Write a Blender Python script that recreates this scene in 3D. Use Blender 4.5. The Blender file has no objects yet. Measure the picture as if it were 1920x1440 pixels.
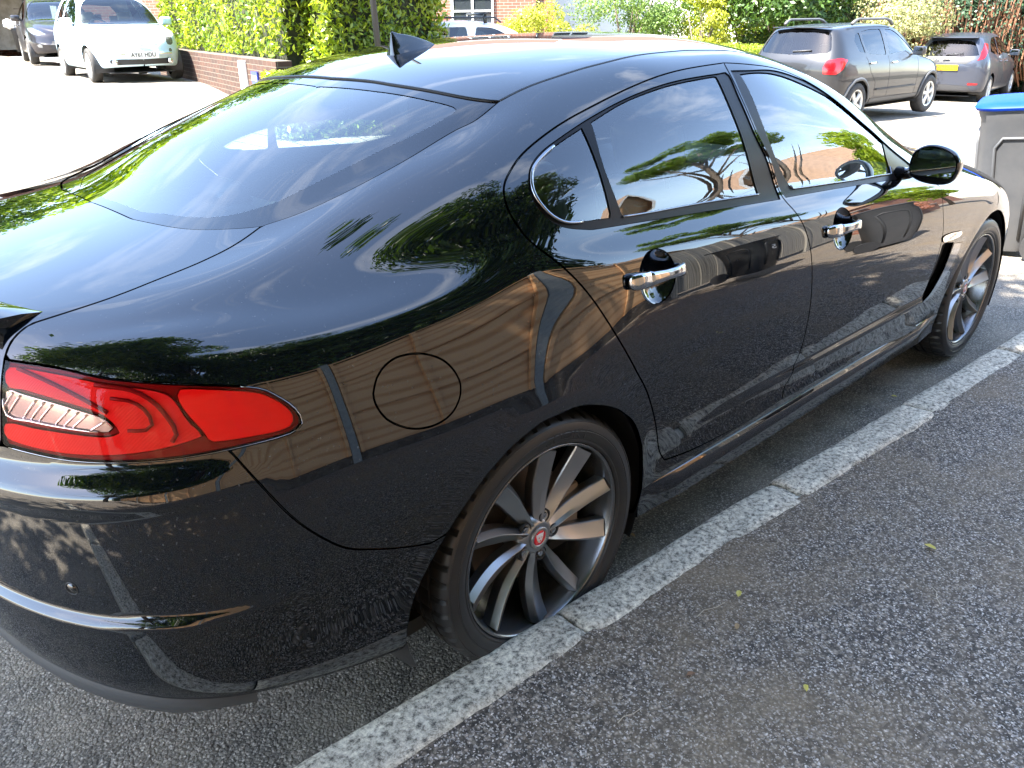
import bpy, bmesh, math, random
import numpy as np
from mathutils import Vector, Matrix, geometry
random.seed(7); RNG = np.random.default_rng(7)
SC = bpy.context.scene
COL = SC.collection
# ---------------------------------------------------------------- camera (car frame: x forward, y left, z up; metres)
cam_d = bpy.data.cameras.new('camera'); cam = bpy.data.objects.new('camera', cam_d); COL.objects.link(cam)
CAM_LOC = (-1.2162, -2.0806, 1.5461)
CAM_ROWS = ((0.725580, -0.688029, -0.012249), (-0.291579, -0.291272, -0.911121), (0.623310, 0.664662, -0.411956))
Rr = Matrix(CAM_ROWS)
M = Matrix.Identity(4)
for i in range(3):
    M[i][0] = Rr[0][i]; M[i][1] = -Rr[1][i]; M[i][2] = -Rr[2][i]; M[i][3] = CAM_LOC[i]
cam.matrix_world = M
cam_d.sensor_fit = 'HORIZONTAL'; cam_d.sensor_width = 36; cam_d.lens = 36*1511.30/1920
cam_d.clip_start = .05; cam_d.clip_end = 600
SC.camera = cam
# ---------------------------------------------------------------- daylight
SUN_EL, SUN_AZ = math.radians(56), math.radians(166)      # azimuth measured from +x towards +y
sun_dir = Vector((math.cos(SUN_EL)*math.cos(SUN_AZ), math.cos(SUN_EL)*math.sin(SUN_AZ), math.sin(SUN_EL)))
world = bpy.data.worlds.new('World'); SC.world = world; world.use_nodes = True
nt = world.node_tree; nt.nodes.clear()
wo = nt.nodes.new('ShaderNodeOutputWorld'); bg = nt.nodes.new('ShaderNodeBackground')
sky = nt.nodes.new('ShaderNodeTexSky'); sky.sky_type = 'NISHITA'; sky.sun_disc = False
sky.sun_elevation = SUN_EL; sky.sun_rotation = math.pi/2-SUN_AZ; sky.air_density = 1.0; sky.dust_density = .6; sky.ozone_density = 2.0
tc = nt.nodes.new('ShaderNodeTexCoord')
# wispy cirrus: stretched, distorted noise on the sky direction
mp = nt.nodes.new('ShaderNodeMapping'); mp.inputs['Scale'].default_value = (.8, 1.9, 2.6); mp.inputs['Rotation'].default_value = (.3, .2, .5)
n1 = nt.nodes.new('ShaderNodeTexNoise'); n1.inputs['Scale'].default_value = 1.7; n1.inputs['Detail'].default_value = 9; n1.inputs['Roughness'].default_value = .62; n1.inputs['Distortion'].default_value = .55
r1 = nt.nodes.new('ShaderNodeValToRGB'); r1.color_ramp.elements[0].position = .52; r1.color_ramp.elements[1].position = .85
mx = nt.nodes.new('ShaderNodeMixRGB'); mx.inputs['Color2'].default_value = (10, 9.8, 9.4, 1)
mu = nt.nodes.new('ShaderNodeMath'); mu.operation = 'MULTIPLY'; mu.inputs[1].default_value = .42
L = nt.links.new
L(tc.outputs['Generated'], mp.inputs['Vector']); L(mp.outputs['Vector'], n1.inputs['Vector']); L(n1.outputs['Fac'], r1.inputs['Fac'])
L(r1.outputs['Color'], mu.inputs[0]); L(mu.outputs[0], mx.inputs['Fac']); tint = nt.nodes.new('ShaderNodeMixRGB'); tint.blend_type = 'MULTIPLY'; tint.inputs['Fac'].default_value = 1; tint.inputs['Color2'].default_value = (1.07, 1.005, .955, 1)
L(sky.outputs['Color'], tint.inputs['Color1']); L(tint.outputs['Color'], mx.inputs['Color1']); L(mx.outputs['Color'], bg.inputs['Color'])
bg.inputs['Strength'].default_value = .15
L(bg.outputs[0], wo.inputs['Surface'])
sd = bpy.data.lights.new('sun', 'SUN'); sd.energy = 5; sd.angle = math.radians(.5); sd.color = (1, .95, .87)
so = bpy.data.objects.new('sun', sd); COL.objects.link(so); so.rotation_euler = sun_dir.to_track_quat('Z', 'Y').to_euler(); so.location = (0, 0, 20)
vs = SC.view_settings; vs.view_transform = 'Standard'; vs.look = 'None'; vs.gamma = 1; vs.use_curve_mapping = False
vs.exposure = 3.05
SC.cycles.max_bounces = 8; SC.cycles.transparent_max_bounces = 16; SC.cycles.glossy_bounces = 5; SC.cycles.diffuse_bounces = 3; SC.cycles.transmission_bounces = 4
SC.cycles.caustics_reflective = False; SC.cycles.caustics_refractive = False; SC.cycles.sample_clamp_indirect = 6
# ---------------------------------------------------------------- object helpers
def tag(o, label=None, cat=None, group=None, kind=None):
    if label: o['label'] = label
    if cat: o['category'] = cat
    if group: o['group'] = group
    if kind: o['kind'] = kind
    return o
def empty(name, loc=(0, 0, 0), rz=0, **k):
    o = bpy.data.objects.new(name, None); COL.objects.link(o); o.location = loc; o.rotation_euler = (0, 0, rz)
    o.empty_display_size = .1
    return tag(o, **k)
def mesh_obj(name, verts, faces, mat, parent=None, normals=None, smooth=True, mats=None, midx=None):
    me = bpy.data.meshes.new(name); me.from_pydata([tuple(map(float, v)) for v in verts], [], [tuple(map(int, f)) for f in faces])
    if mats:
        for m in mats: me.materials.append(m)
        if midx is not None: me.polygons.foreach_set('material_index', np.asarray(midx, dtype=np.int32))
    elif mat: me.materials.append(mat)
    me.polygons.foreach_set('use_smooth', [smooth]*len(me.polygons))
    me.validate(clean_customdata=False); me.update()
    if normals is not None and len(normals) == len(me.vertices):
        me.normals_split_custom_set_from_vertices([tuple(map(float, n)) for n in normals])
    o = bpy.data.objects.new(name, me); COL.objects.link(o)
    if parent: o.parent = parent
    return o
def copy_tree(o, parent=None):
    c = o.copy(); COL.objects.link(c); c.parent = parent
    for ch in [x for x in bpy.data.objects if x.parent == o]: copy_tree(ch, c)
    return c
class MB:
    """collects simple shapes into one mesh"""
    def __init__(s): s.v = []; s.f = []; s.m = []; s.cur = 0; s.T = Matrix.Identity(4)
    def add(s, vs_, fs):
        n = len(s.v); s.v += [tuple(s.T @ Vector(tuple(map(float, p)))) for p in vs_]; s.f += [tuple(i+n for i in f) for f in fs]; s.m += [s.cur]*len(fs); return s
    def box(s, x0, x1, y0, y1, z0, z1, b=0):
        if b <= 0:
            return s.add([(x, y, z) for z in (z0, z1) for y in (y0, y1) for x in (x0, x1)], [(0, 2, 3, 1), (4, 5, 7, 6), (0, 1, 5, 4), (2, 6, 7, 3), (0, 4, 6, 2), (1, 3, 7, 5)])
        bm = bmesh.new(); bmesh.ops.create_cube(bm, size=1)
        for v in bm.verts: v.co = Vector(((x0+x1)/2+v.co.x*(x1-x0), (y0+y1)/2+v.co.y*(y1-y0), (z0+z1)/2+v.co.z*(z1-z0)))
        bmesh.ops.bevel(bm, geom=bm.edges[:], offset=b, segments=2, affect='EDGES', profile=.6)
        bm.verts.ensure_lookup_table(); s.add([v.co[:] for v in bm.verts], [[v.index for v in f.verts] for f in bm.faces]); bm.free(); return s
    def tube(s, pts, r, n=8, cap=True, flat=1.0, up=None):
        pts = [Vector(p) for p in pts]; rs = r if hasattr(r, '__len__') else [r]*len(pts); V = []; F_ = []
        prev = None
        for i, p in enumerate(pts):
            t = (pts[min(i+1, len(pts)-1)]-pts[max(i-1, 0)]).normalized()
            a = Vector(up) if up else (prev if prev is not None else (Vector((0, 0, 1)) if abs(t.z) < .9 else Vector((1, 0, 0))))
            x = (a-t*a.dot(t)).normalized(); y = t.cross(x); prev = x
            for k in range(n):
                q = 2*math.pi*k/n; V.append(p+(x*math.cos(q)*flat+y*math.sin(q))*rs[i])
        for i in range(len(pts)-1):
            for k in range(n): F_.append((i*n+k, i*n+(k+1) % n, (i+1)*n+(k+1) % n, (i+1)*n+k))
        if cap: F_.append(tuple(range(n))[::-1]); F_.append(tuple((len(pts)-1)*n+k for k in range(n)))
        return s.add(V, F_)
    def lathe(s, prof, n=48, axis='y', closed=False, cap=False):
        """prof: (r, h) pairs turned about the axis"""
        V = []; F_ = []; m = len(prof)
        for k in range(n):
            a = 2*math.pi*k/n; c, q = math.cos(a), math.sin(a)
            for r, h in prof: V.append({'y': (r*c, h, r*q), 'z': (r*c, r*q, h), 'x': (h, r*c, r*q)}[axis])
        for k in range(n):
            k2 = (k+1) % n
            for i in range(m-1 if not closed else m):
                j = (i+1) % m; F_.append((k*m+i, k*m+j, k2*m+j, k2*m+i))
        if cap:
            F_.append(tuple(k*m for k in range(n))); F_.append(tuple(k*m+m-1 for k in range(n))[::-1])
        return s.add(V, F_)
    def build(s, name, mat, parent=None, smooth=False, mats=None, auto=None):
        o = mesh_obj(name, s.v, s.f, mat, parent, smooth=smooth or bool(auto), mats=mats, midx=s.m if mats else None)
        bm = bmesh.new(); bm.from_mesh(o.data); bmesh.ops.recalc_face_normals(bm, faces=bm.faces[:])
        bm.to_mesh(o.data); bm.free()
        if auto:
            o.data.set_sharp_from_angle(angle=math.radians(auto))
        return o
# ---------------------------------------------------------------- materials
def mat(name, col=(.5, .5, .5), rough=.5, metal=0, spec=.5, coat=0, emis=None, trans=0, ior=1.5, noise=None, bump=None, alpha=None, sub=None):
    """noise=(scale, (r,g,b) second colour, lo, hi[, detail]); bump=(scale, strength, distance)"""
    m = bpy.data.materials.new(name); m.use_nodes = True; n = m.node_tree.nodes; l = m.node_tree.links
    p = n['Principled BSDF']; p.inputs['Base Color'].default_value = (*col, 1); p.inputs['Roughness'].default_value = rough
    p.inputs['Metallic'].default_value = metal; p.inputs['Specular IOR Level'].default_value = spec; p.inputs['Coat Weight'].default_value = coat
    p.inputs['Coat Roughness'].default_value = .01; p.inputs['IOR'].default_value = ior; p.inputs['Transmission Weight'].default_value = trans
    if emis: p.inputs['Emission Color'].default_value = (*emis[:3], 1); p.inputs['Emission Strength'].default_value = emis[3]
    t = n.new('ShaderNodeTexCoord')
    if noise:
        a = n.new('ShaderNodeTexNoise'); a.inputs['Scale'].default_value = noise[0]; a.inputs['Detail'].default_value = noise[4] if len(noise) > 4 else 6; a.inputs['Roughness'].default_value = .65
        r = n.new('ShaderNodeValToRGB'); r.color_ramp.elements[0].position = noise[2]; r.color_ramp.elements[1].position = noise[3]
        r.color_ramp.elements[0].color = (*col, 1); r.color_ramp.elements[1].color = (*noise[1], 1)
        l.new(t.outputs['Object'], a.inputs['Vector']); l.new(a.outputs['Fac'], r.inputs['Fac']); l.new(r.outputs['Color'], p.inputs['Base Color'])
    if bump:
        a = n.new('ShaderNodeTexNoise'); a.inputs['Scale'].default_value = bump[0]; a.inputs['Detail'].default_value = 5
        b = n.new('ShaderNodeBump'); b.inputs['Strength'].default_value = bump[1]; b.inputs['Distance'].default_value = bump[2]
        l.new(t.outputs['Object'], a.inputs['Vector']); l.new(a.outputs['Fac'], b.inputs['Height']); l.new(b.outputs['Normal'], p.inputs['Normal'])
    return m
def glass_mat(name, tint, refl=1.0, rough=0.0):
    m = bpy.data.materials.new(name); m.use_nodes = True; n = m.node_tree.nodes; l = m.node_tree.links; n.clear()
    o = n.new('ShaderNodeOutputMaterial'); x = n.new('ShaderNodeMixShader'); t = n.new('ShaderNodeBsdfTransparent'); g = n.new('ShaderNodeBsdfGlossy')
    f = n.new('ShaderNodeFresnel'); f.inputs['IOR'].default_value = 1.52; k = n.new('ShaderNodeMath'); k.operation = 'MULTIPLY_ADD'; k.inputs[1].default_value = refl; k.inputs[2].default_value = .02*refl; k.use_clamp = True
    t.inputs['Color'].default_value = (*tint, 1); g.inputs['Roughness'].default_value = rough
    l.new(f.outputs[0], k.inputs[0]); l.new(k.outputs[0], x.inputs['Fac']); l.new(t.outputs[0], x.inputs[1]); l.new(g.outputs[0], x.inputs[2]); l.new(x.outputs[0], o.inputs['Surface'])
    return m
# ---------------------------------------------------------------- smooth body surface of the black saloon
def pchip(xk, yk, x):
    xk = np.asarray(xk, float); yk = np.asarray(yk, float)
    h = np.diff(xk); d = np.diff(yk)/h; m = np.zeros_like(yk)
    for i in range(1, len(xk)-1):
        if d[i-1]*d[i] > 0:
            w1 = 2*h[i]+h[i-1]; w2 = h[i]+2*h[i-1]
            m[i] = (w1+w2)/(w1/d[i-1]+w2/d[i])
    m[0] = d[0]; m[-1] = d[-1]
    i = np.clip(np.searchsorted(xk, x)-1, 0, len(h)-1); t = (x-xk[i])/h[i]
    return ((2*t**3-3*t**2+1)*yk[i]+(t**3-2*t**2+t)*h[i]*m[i]+(-2*t**3+3*t**2)*yk[i+1]+(t**3-t**2)*h[i]*m[i+1])

class Surf:
    """rows: control rows j(x) given at stations; x-const sections, closed by a rounded tail and nose"""
    def __init__(s, X, SEC, XT, XN, nt=2.7, nn=2.6, XJ=-.6, XK=3.25, sig=.055, wtail=None, NU=(60, 260, 40)):
        X = np.array(X, float); SEC = np.array(SEC, float)          # SEC[station][row] = (w,z)
        nr = SEC.shape[1]; dx = .01
        xs = np.arange(X[0]-.3, X[-1]+.3, dx)
        k = np.exp(-.5*(np.arange(-20, 21)*dx/sig)**2); k /= k.sum()
        Wf = []; Zf = []
        for j in range(nr):
            for c, L in ((0, Wf), (1, Zf)):
                y = pchip(X, SEC[:, j, c], np.clip(xs, X[0], X[-1]))
                m0 = (SEC[1, j, c]-SEC[0, j, c])/(X[1]-X[0]); m1 = (SEC[-1, j, c]-SEC[-2, j, c])/(X[-1]-X[-2])
                y = y+np.minimum(xs-X[0], 0)*m0+np.maximum(xs-X[-1], 0)*m1
                yp = np.pad(y, 20, mode='reflect', reflect_type='odd')
                L.append(np.convolve(yp, k, 'valid'))
        s.rows = []
        for j in range(nr):
            wf = lambda x, j=j: np.interp(x, xs, Wf[j]); zf = lambda x, j=j: np.interp(x, xs, Zf[j])
            def cap(xe, xj, n, N):
                th = np.linspace(0, np.pi/2, 1500)
                xi = np.cos(th)**(2/n); g = np.sin(th)**(2/n)
                x = xj+(xe-xj)*xi
                p = np.stack([x, wf(x)*g, zf(x)], 1)
                L = np.r_[0, np.cumsum(np.linalg.norm(np.diff(p, axis=0), axis=1))]
                q = np.linspace(0, L[-1], N+1)
                return np.stack([np.interp(q, L, p[:, c]) for c in range(3)], 1)
            t = cap(XT[j], XJ, nt, NU[0]); n = cap(XN[j], XK, nn, NU[2])[::-1]
            x = np.linspace(XJ, XK, NU[1]+1)
            m = np.stack([x, wf(x), zf(x)], 1)
            s.rows.append(np.concatenate([t, m[1:], n[1:]]))
        s.G = np.array(s.rows)                                       # rows x cols x 3
        s.nr, s.nc = s.G.shape[:2]
        k = np.array([1, 4, 6, 4, 1.])/16                            # smooth along u (hides the joins of the caps)
        for _ in range(6):
            P = np.pad(s.G, ((0, 0), (2, 2), (0, 0)), mode='reflect')
            P[:, :2, 1] *= -1; P[:, -2:, 1] *= -1
            s.G = sum(k[i]*P[:, i:i+s.nc] for i in range(5))
        # pad for b-spline: mirror the last row (centre line) over y, extrapolate the first
        G = s.G
        last = G[-2]*np.array([1, -1, 1])
        s.P = np.concatenate([(2*G[0]-G[1])[None], G, last[None]], 0)
        fl = np.array([1, -1, 1.]); s.P = np.concatenate([s.P[:, 1:2]*fl, s.P, s.P[:, -2:-1]*fl], 1)
        s.umax = s.nc-1; s.vmax = s.nr-1
    def ev(s, u, v):
        u = np.clip(u, 0, s.umax); v = np.clip(v, 0, s.vmax)
        i = np.minimum(v.astype(int), s.nr-2); t = v-i
        B = [(1-t)**3/6, (3*t**3-6*t**2+4)/6, (-3*t**3+3*t**2+3*t+1)/6, t**3/6]
        j = np.minimum(u.astype(int), s.nc-2); q = u-j
        # quadratic-ish smooth (uniform cubic b-spline in u as well: columns are dense)
        Q = [(1-q)**3/6, (3*q**3-6*q**2+4)/6, (-3*q**3+3*q**2+3*q+1)/6, q**3/6]
        out = 0
        for a in range(4):
            for b in range(4):
                out = out+(B[a]*Q[b])[:, None]*s.P[i+a, j+b]
        return s.mod(out) if s.mod else out
    mod = None
    def nrm(s, u, v):
        e = .02
        du = s.ev(np.minimum(u+e, s.umax), v)-s.ev(np.maximum(u-e, 0), v)
        dv = s.ev(u, np.minimum(v+e, s.vmax))-s.ev(u, np.maximum(v-e, 0))
        n = np.cross(dv, du); n[(v > s.vmax-1e-3) | (u < 1e-3) | (u > s.umax-1e-3), 1] = 0; n /= np.linalg.norm(n, axis=1)[:, None]+1e-12
        return n   # outward for +w side

def arch_mod(p):
    p = p.copy()
    for cx in (0, 2.909):
        r = np.hypot(p[:, 0]-cx, p[:, 2]-.343)
        side = 1/(1+np.exp(-(p[:, 1]-.75)/.02))
        p[:, 1] += side*.003*np.exp(-((r-.385)/.04)**2)
    # rear bumper: rounded shoulder under the lamps, tucked band below it, stepped-out foot
    x, y, z = p[:, 0], p[:, 1], p[:, 2]
    def sm(a, b, t):
        q = np.clip((t-a)/(b-a), 0, 1); return q*q*(3-2*q)
    k = sm(-.66, -.92, x)
    d = .030*sm(.885, .835, z)*(1-.55*sm(.822, .785, z))
    d = d+.016*sm(.598, .578, z)
    a = sm(-.75, -1.12, x)*1.5; nx = -np.sin(a); ny = np.cos(a)
    p[:, 0] += k*d*nx; p[:, 1] += k*d*ny*np.clip(np.abs(y)/.1, 0, 1)
    return p
STX = [-1.15, -1.0, -0.8, -0.5, -0.25, 0, 0.3, 0.7, 1.1, 1.4, 1.7, 2.1, 2.5, 2.9, 3.3, 3.7]
STR = [
 [(.78,.42),(.8,.405),(.825,.42),(.845,.46),(.852,.52),(.856,.575),(.85,.63),(.848,.75),(.835,.85),(.805,.925),(.765,.985),(.72,1.02),(.69,1.037),(.66,1.048),(.635,1.056),(.612,1.062),(.592,1.067),(.572,1.071),(.42,1.084),(.21,1.092),(0,1.094)],
 [(.79,.4),(.82,.385),(.85,.4),(.873,.44),(.882,.5),(.887,.575),(.888,.64),(.878,.75),(.858,.855),(.834,.935),(.804,1.0),(.768,1.035),(.73,1.05),(.7,1.063),(.672,1.072),(.645,1.079),(.622,1.085),(.6,1.089),(.44,1.102),(.22,1.11),(0,1.112)],
 [(.8,.36),(.845,.34),(.877,.355),(.895,.41),(.902,.48),(.91,.55),(.915,.64),(.905,.75),(.882,.865),(.86,.95),(.838,1.015),(.808,1.055),(.765,1.076),(.727,1.08),(.695,1.09),(.662,1.097),(.632,1.103),(.602,1.108),(.44,1.126),(.22,1.138),(0,1.141)],
 [(.8,.27),(.865,.26),(.893,.28),(.905,.35),(.912,.43),(.93,.52),(.942,.63),(.93,.76),(.905,.88),(.882,.965),(.857,1.026),(.823,1.048),(.786,1.062),(.75,1.084),(.713,1.111),(.67,1.132),(.62,1.142),(.577,1.144),(.42,1.1694),(.21,1.1834),(0,1.1884)],
 [(.8,.21),(.87,.21),(.895,.25),(.905,.33),(.912,.41),(.932,.51),(.95,.63),(.937,.76),(.908,.885),(.883,.972),(.866,1.026),(.834,1.058),(.8,1.082),(.768,1.127),(.732,1.175),(.686,1.211),(.63,1.231),(.57,1.236),(.415,1.2712),(.205,1.2872),(0,1.2922)],
 [(.8,.215),(.87,.215),(.895,.25),(.905,.33),(.912,.41),(.932,.51),(.951,.63),(.94,.76),(.912,.89),(.889,.98),(.873,1.04),(.856,1.085),(.832,1.128),(.798,1.195),(.742,1.262),(.68,1.3),(.608,1.311),(.567,1.329),(.41,1.3636),(.205,1.3796),(0,1.3846)],
 [(.8,.225),(.87,.225),(.895,.26),(.902,.335),(.905,.41),(.922,.51),(.941,.62),(.939,.76),(.923,.88),(.911,.968),(.892,1.032),(.858,1.075),(.842,1.14),(.812,1.225),(.742,1.315),(.667,1.375),(.613,1.403),(.566,1.418),(.41,1.445),(.205,1.46),(0,1.465)],
 [(.8,.23),(.87,.23),(.895,.265),(.9,.335),(.895,.405),(.912,.5),(.929,.62),(.939,.75),(.928,.875),(.915,.958),(.894,1.02),(.856,1.063),(.838,1.125),(.808,1.225),(.747,1.33),(.675,1.407),(.615,1.441),(.566,1.459),(.41,1.484),(.205,1.498),(0,1.503)],
 [(.8,.23),(.87,.23),(.895,.265),(.9,.335),(.895,.4),(.91,.5),(.928,.62),(.938,.75),(.928,.87),(.915,.948),(.893,1.004),(.853,1.047),(.835,1.108),(.807,1.205),(.753,1.315),(.684,1.4),(.626,1.438),(.577,1.457),(.41,1.488),(.205,1.503),(0,1.508)],
 [(.8,.23),(.87,.23),(.895,.265),(.9,.335),(.895,.4),(.91,.5),(.927,.62),(.937,.745),(.927,.86),(.914,.938),(.892,.993),(.851,1.035),(.834,1.09),(.808,1.175),(.766,1.268),(.7,1.343),(.655,1.385),(.605,1.41),(.44,1.452),(.22,1.475),(0,1.482)],
 [(.8,.23),(.87,.23),(.895,.265),(.9,.335),(.895,.4),(.91,.5),(.927,.61),(.936,.74),(.925,.85),(.91,.925),(.889,.978),(.849,1.018),(.834,1.063),(.814,1.13),(.783,1.195),(.735,1.25),(.7,1.287),(.655,1.315),(.49,1.375),(.26,1.408),(0,1.418)],
 [(.8,.23),(.87,.23),(.895,.265),(.9,.335),(.897,.4),(.912,.5),(.927,.61),(.933,.72),(.925,.83),(.906,.905),(.882,.95),(.845,.98),(.835,1.01),(.815,1.035),(.795,1.06),(.77,1.083),(.745,1.103),(.71,1.123),(.55,1.195),(.3,1.24),(0,1.255)],
 [(.8,.23),(.87,.23),(.895,.265),(.9,.335),(.905,.4),(.918,.5),(.928,.6),(.93,.7),(.92,.8),(.9,.875),(.865,.92),(.83,.945),(.8,.96),(.77,.972),(.74,.982),(.71,.99),(.68,.997),(.64,1.005),(.48,1.025),(.25,1.05),(0,1.06)],
 [(.8,.22),(.87,.22),(.89,.25),(.9,.33),(.91,.4),(.918,.49),(.925,.59),(.922,.69),(.912,.77),(.888,.83),(.845,.87),(.8,.892),(.755,.91),(.71,.925),(.66,.937),(.61,.948),(.57,.957),(.53,.965),(.4,.98),(.2,.993),(0,.997)],
 [(.78,.2),(.85,.2),(.87,.24),(.88,.32),(.885,.39),(.89,.48),(.89,.57),(.88,.65),(.86,.72),(.83,.765),(.79,.795),(.74,.815),(.7,.832),(.65,.845),(.6,.857),(.55,.867),(.5,.877),(.45,.885),(.34,.903),(.17,.915),(0,.918)],
 [(.76,.19),(.82,.19),(.83,.23),(.84,.31),(.845,.38),(.85,.46),(.845,.54),(.82,.61),(.78,.66),(.74,.69),(.69,.71),(.64,.725),(.6,.735),(.55,.745),(.5,.755),(.45,.762),(.4,.768),(.36,.773),(.26,.783),(.13,.79),(0,.793)]]
def _rows(): return np.array(STR)
#      tail x per row                                                              nose x per row
XT = [-1.055,-1.07,-1.085,-1.10,-1.11,-1.12,-1.12,-1.125,-1.125,-1.125,-1.125]+[-1.125]*10
XN = [3.72,3.74,3.76,3.77,3.78,3.79,3.79,3.785,3.77,3.75,3.73]+[3.72]*10
def make_body_surf():
    S = Surf(STX, _rows(), XT, XN); S.mod = arch_mod
    return S
def pip(P, poly):
    """points in polygon"""
    x, y = P[:, 0], P[:, 1]; c = np.zeros(len(P), bool); n = len(poly)
    for i in range(n):
        x0, y0 = poly[i]; x1, y1 = poly[(i+1) % n]
        if y0 == y1: continue
        m = ((y0 > y) != (y1 > y)) & (x < (x1-x0)*(y-y0)/(y1-y0)+x0)
        c ^= m
    return c
US, VS = .0148, .075      # rough metres per column / per row
def area(P): x, y = P[:, 0], P[:, 1]; return .5*np.sum(x*np.roll(y, -1)-np.roll(x, -1)*y)
def offs(S, P, d, closed=True):
    """move a uv loop sideways by d metres (positive = outwards for a closed loop)"""
    P = np.asarray(P, float); nx = np.roll(P, -1, 0); pv = np.roll(P, 1, 0)
    if not closed: nx[-1] = P[-1]; pv[0] = P[0]
    def t(a, b):
        A = S.ev(a[:, 0], a[:, 1]); B = S.ev(b[:, 0], b[:, 1]); q = B-A; return q/(np.linalg.norm(q, axis=1)[:, None]+1e-9)
    T = t(P, nx)+t(pv, P); T /= np.linalg.norm(T, axis=1)[:, None]+1e-9
    n = S.nrm(P[:, 0], P[:, 1]); b = np.cross(T, n)
    sg = 1 if area(P) > 0 else -1
    e = .05; u, v = P[:, 0], P[:, 1]
    Su = (S.ev(u+e, v)-S.ev(u-e, v))/(2*e); Sv = (S.ev(u, v+e)-S.ev(u, v-e))/(2*e)
    # pick the sign of b that points out of the loop in uv
    out = []
    for k in range(len(P)):
        A = np.stack([Su[k], Sv[k]], 1); D = np.linalg.lstsq(A, b[k], rcond=None)[0]
        tu = nx[k]-pv[k]; cr = tu[0]*D[1]-tu[1]*D[0]          # >0: left of travel
        s_ = -1 if (cr*sg) > 0 else 1                          # left of travel is inside for a ccw loop
        D = D*s_*d
        out.append(P[k]+np.clip(D, -2, 2))
    return np.array(out)
def resample(S, P, step, closed=True):
    P = np.asarray(P, float); Q = np.concatenate([P, P[:1]]) if closed else P
    q = np.linspace(0, 1, 9)[:-1]
    Q = np.concatenate([(Q[:-1, None]*(1-q)[None, :, None]+Q[1:, None]*q[None, :, None]).reshape(-1, 2), Q[-1:]])
    X = S.ev(Q[:, 0], Q[:, 1]); L = np.r_[0, np.cumsum(np.linalg.norm(np.diff(X, axis=0), axis=1))]
    n = max(3, int(round(L[-1]/step))); s_ = np.linspace(0, L[-1], n+1)
    R_ = np.stack([np.interp(s_, L, Q[:, c]) for c in (0, 1)], 1)
    return R_[:-1] if closed else R_
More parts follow.
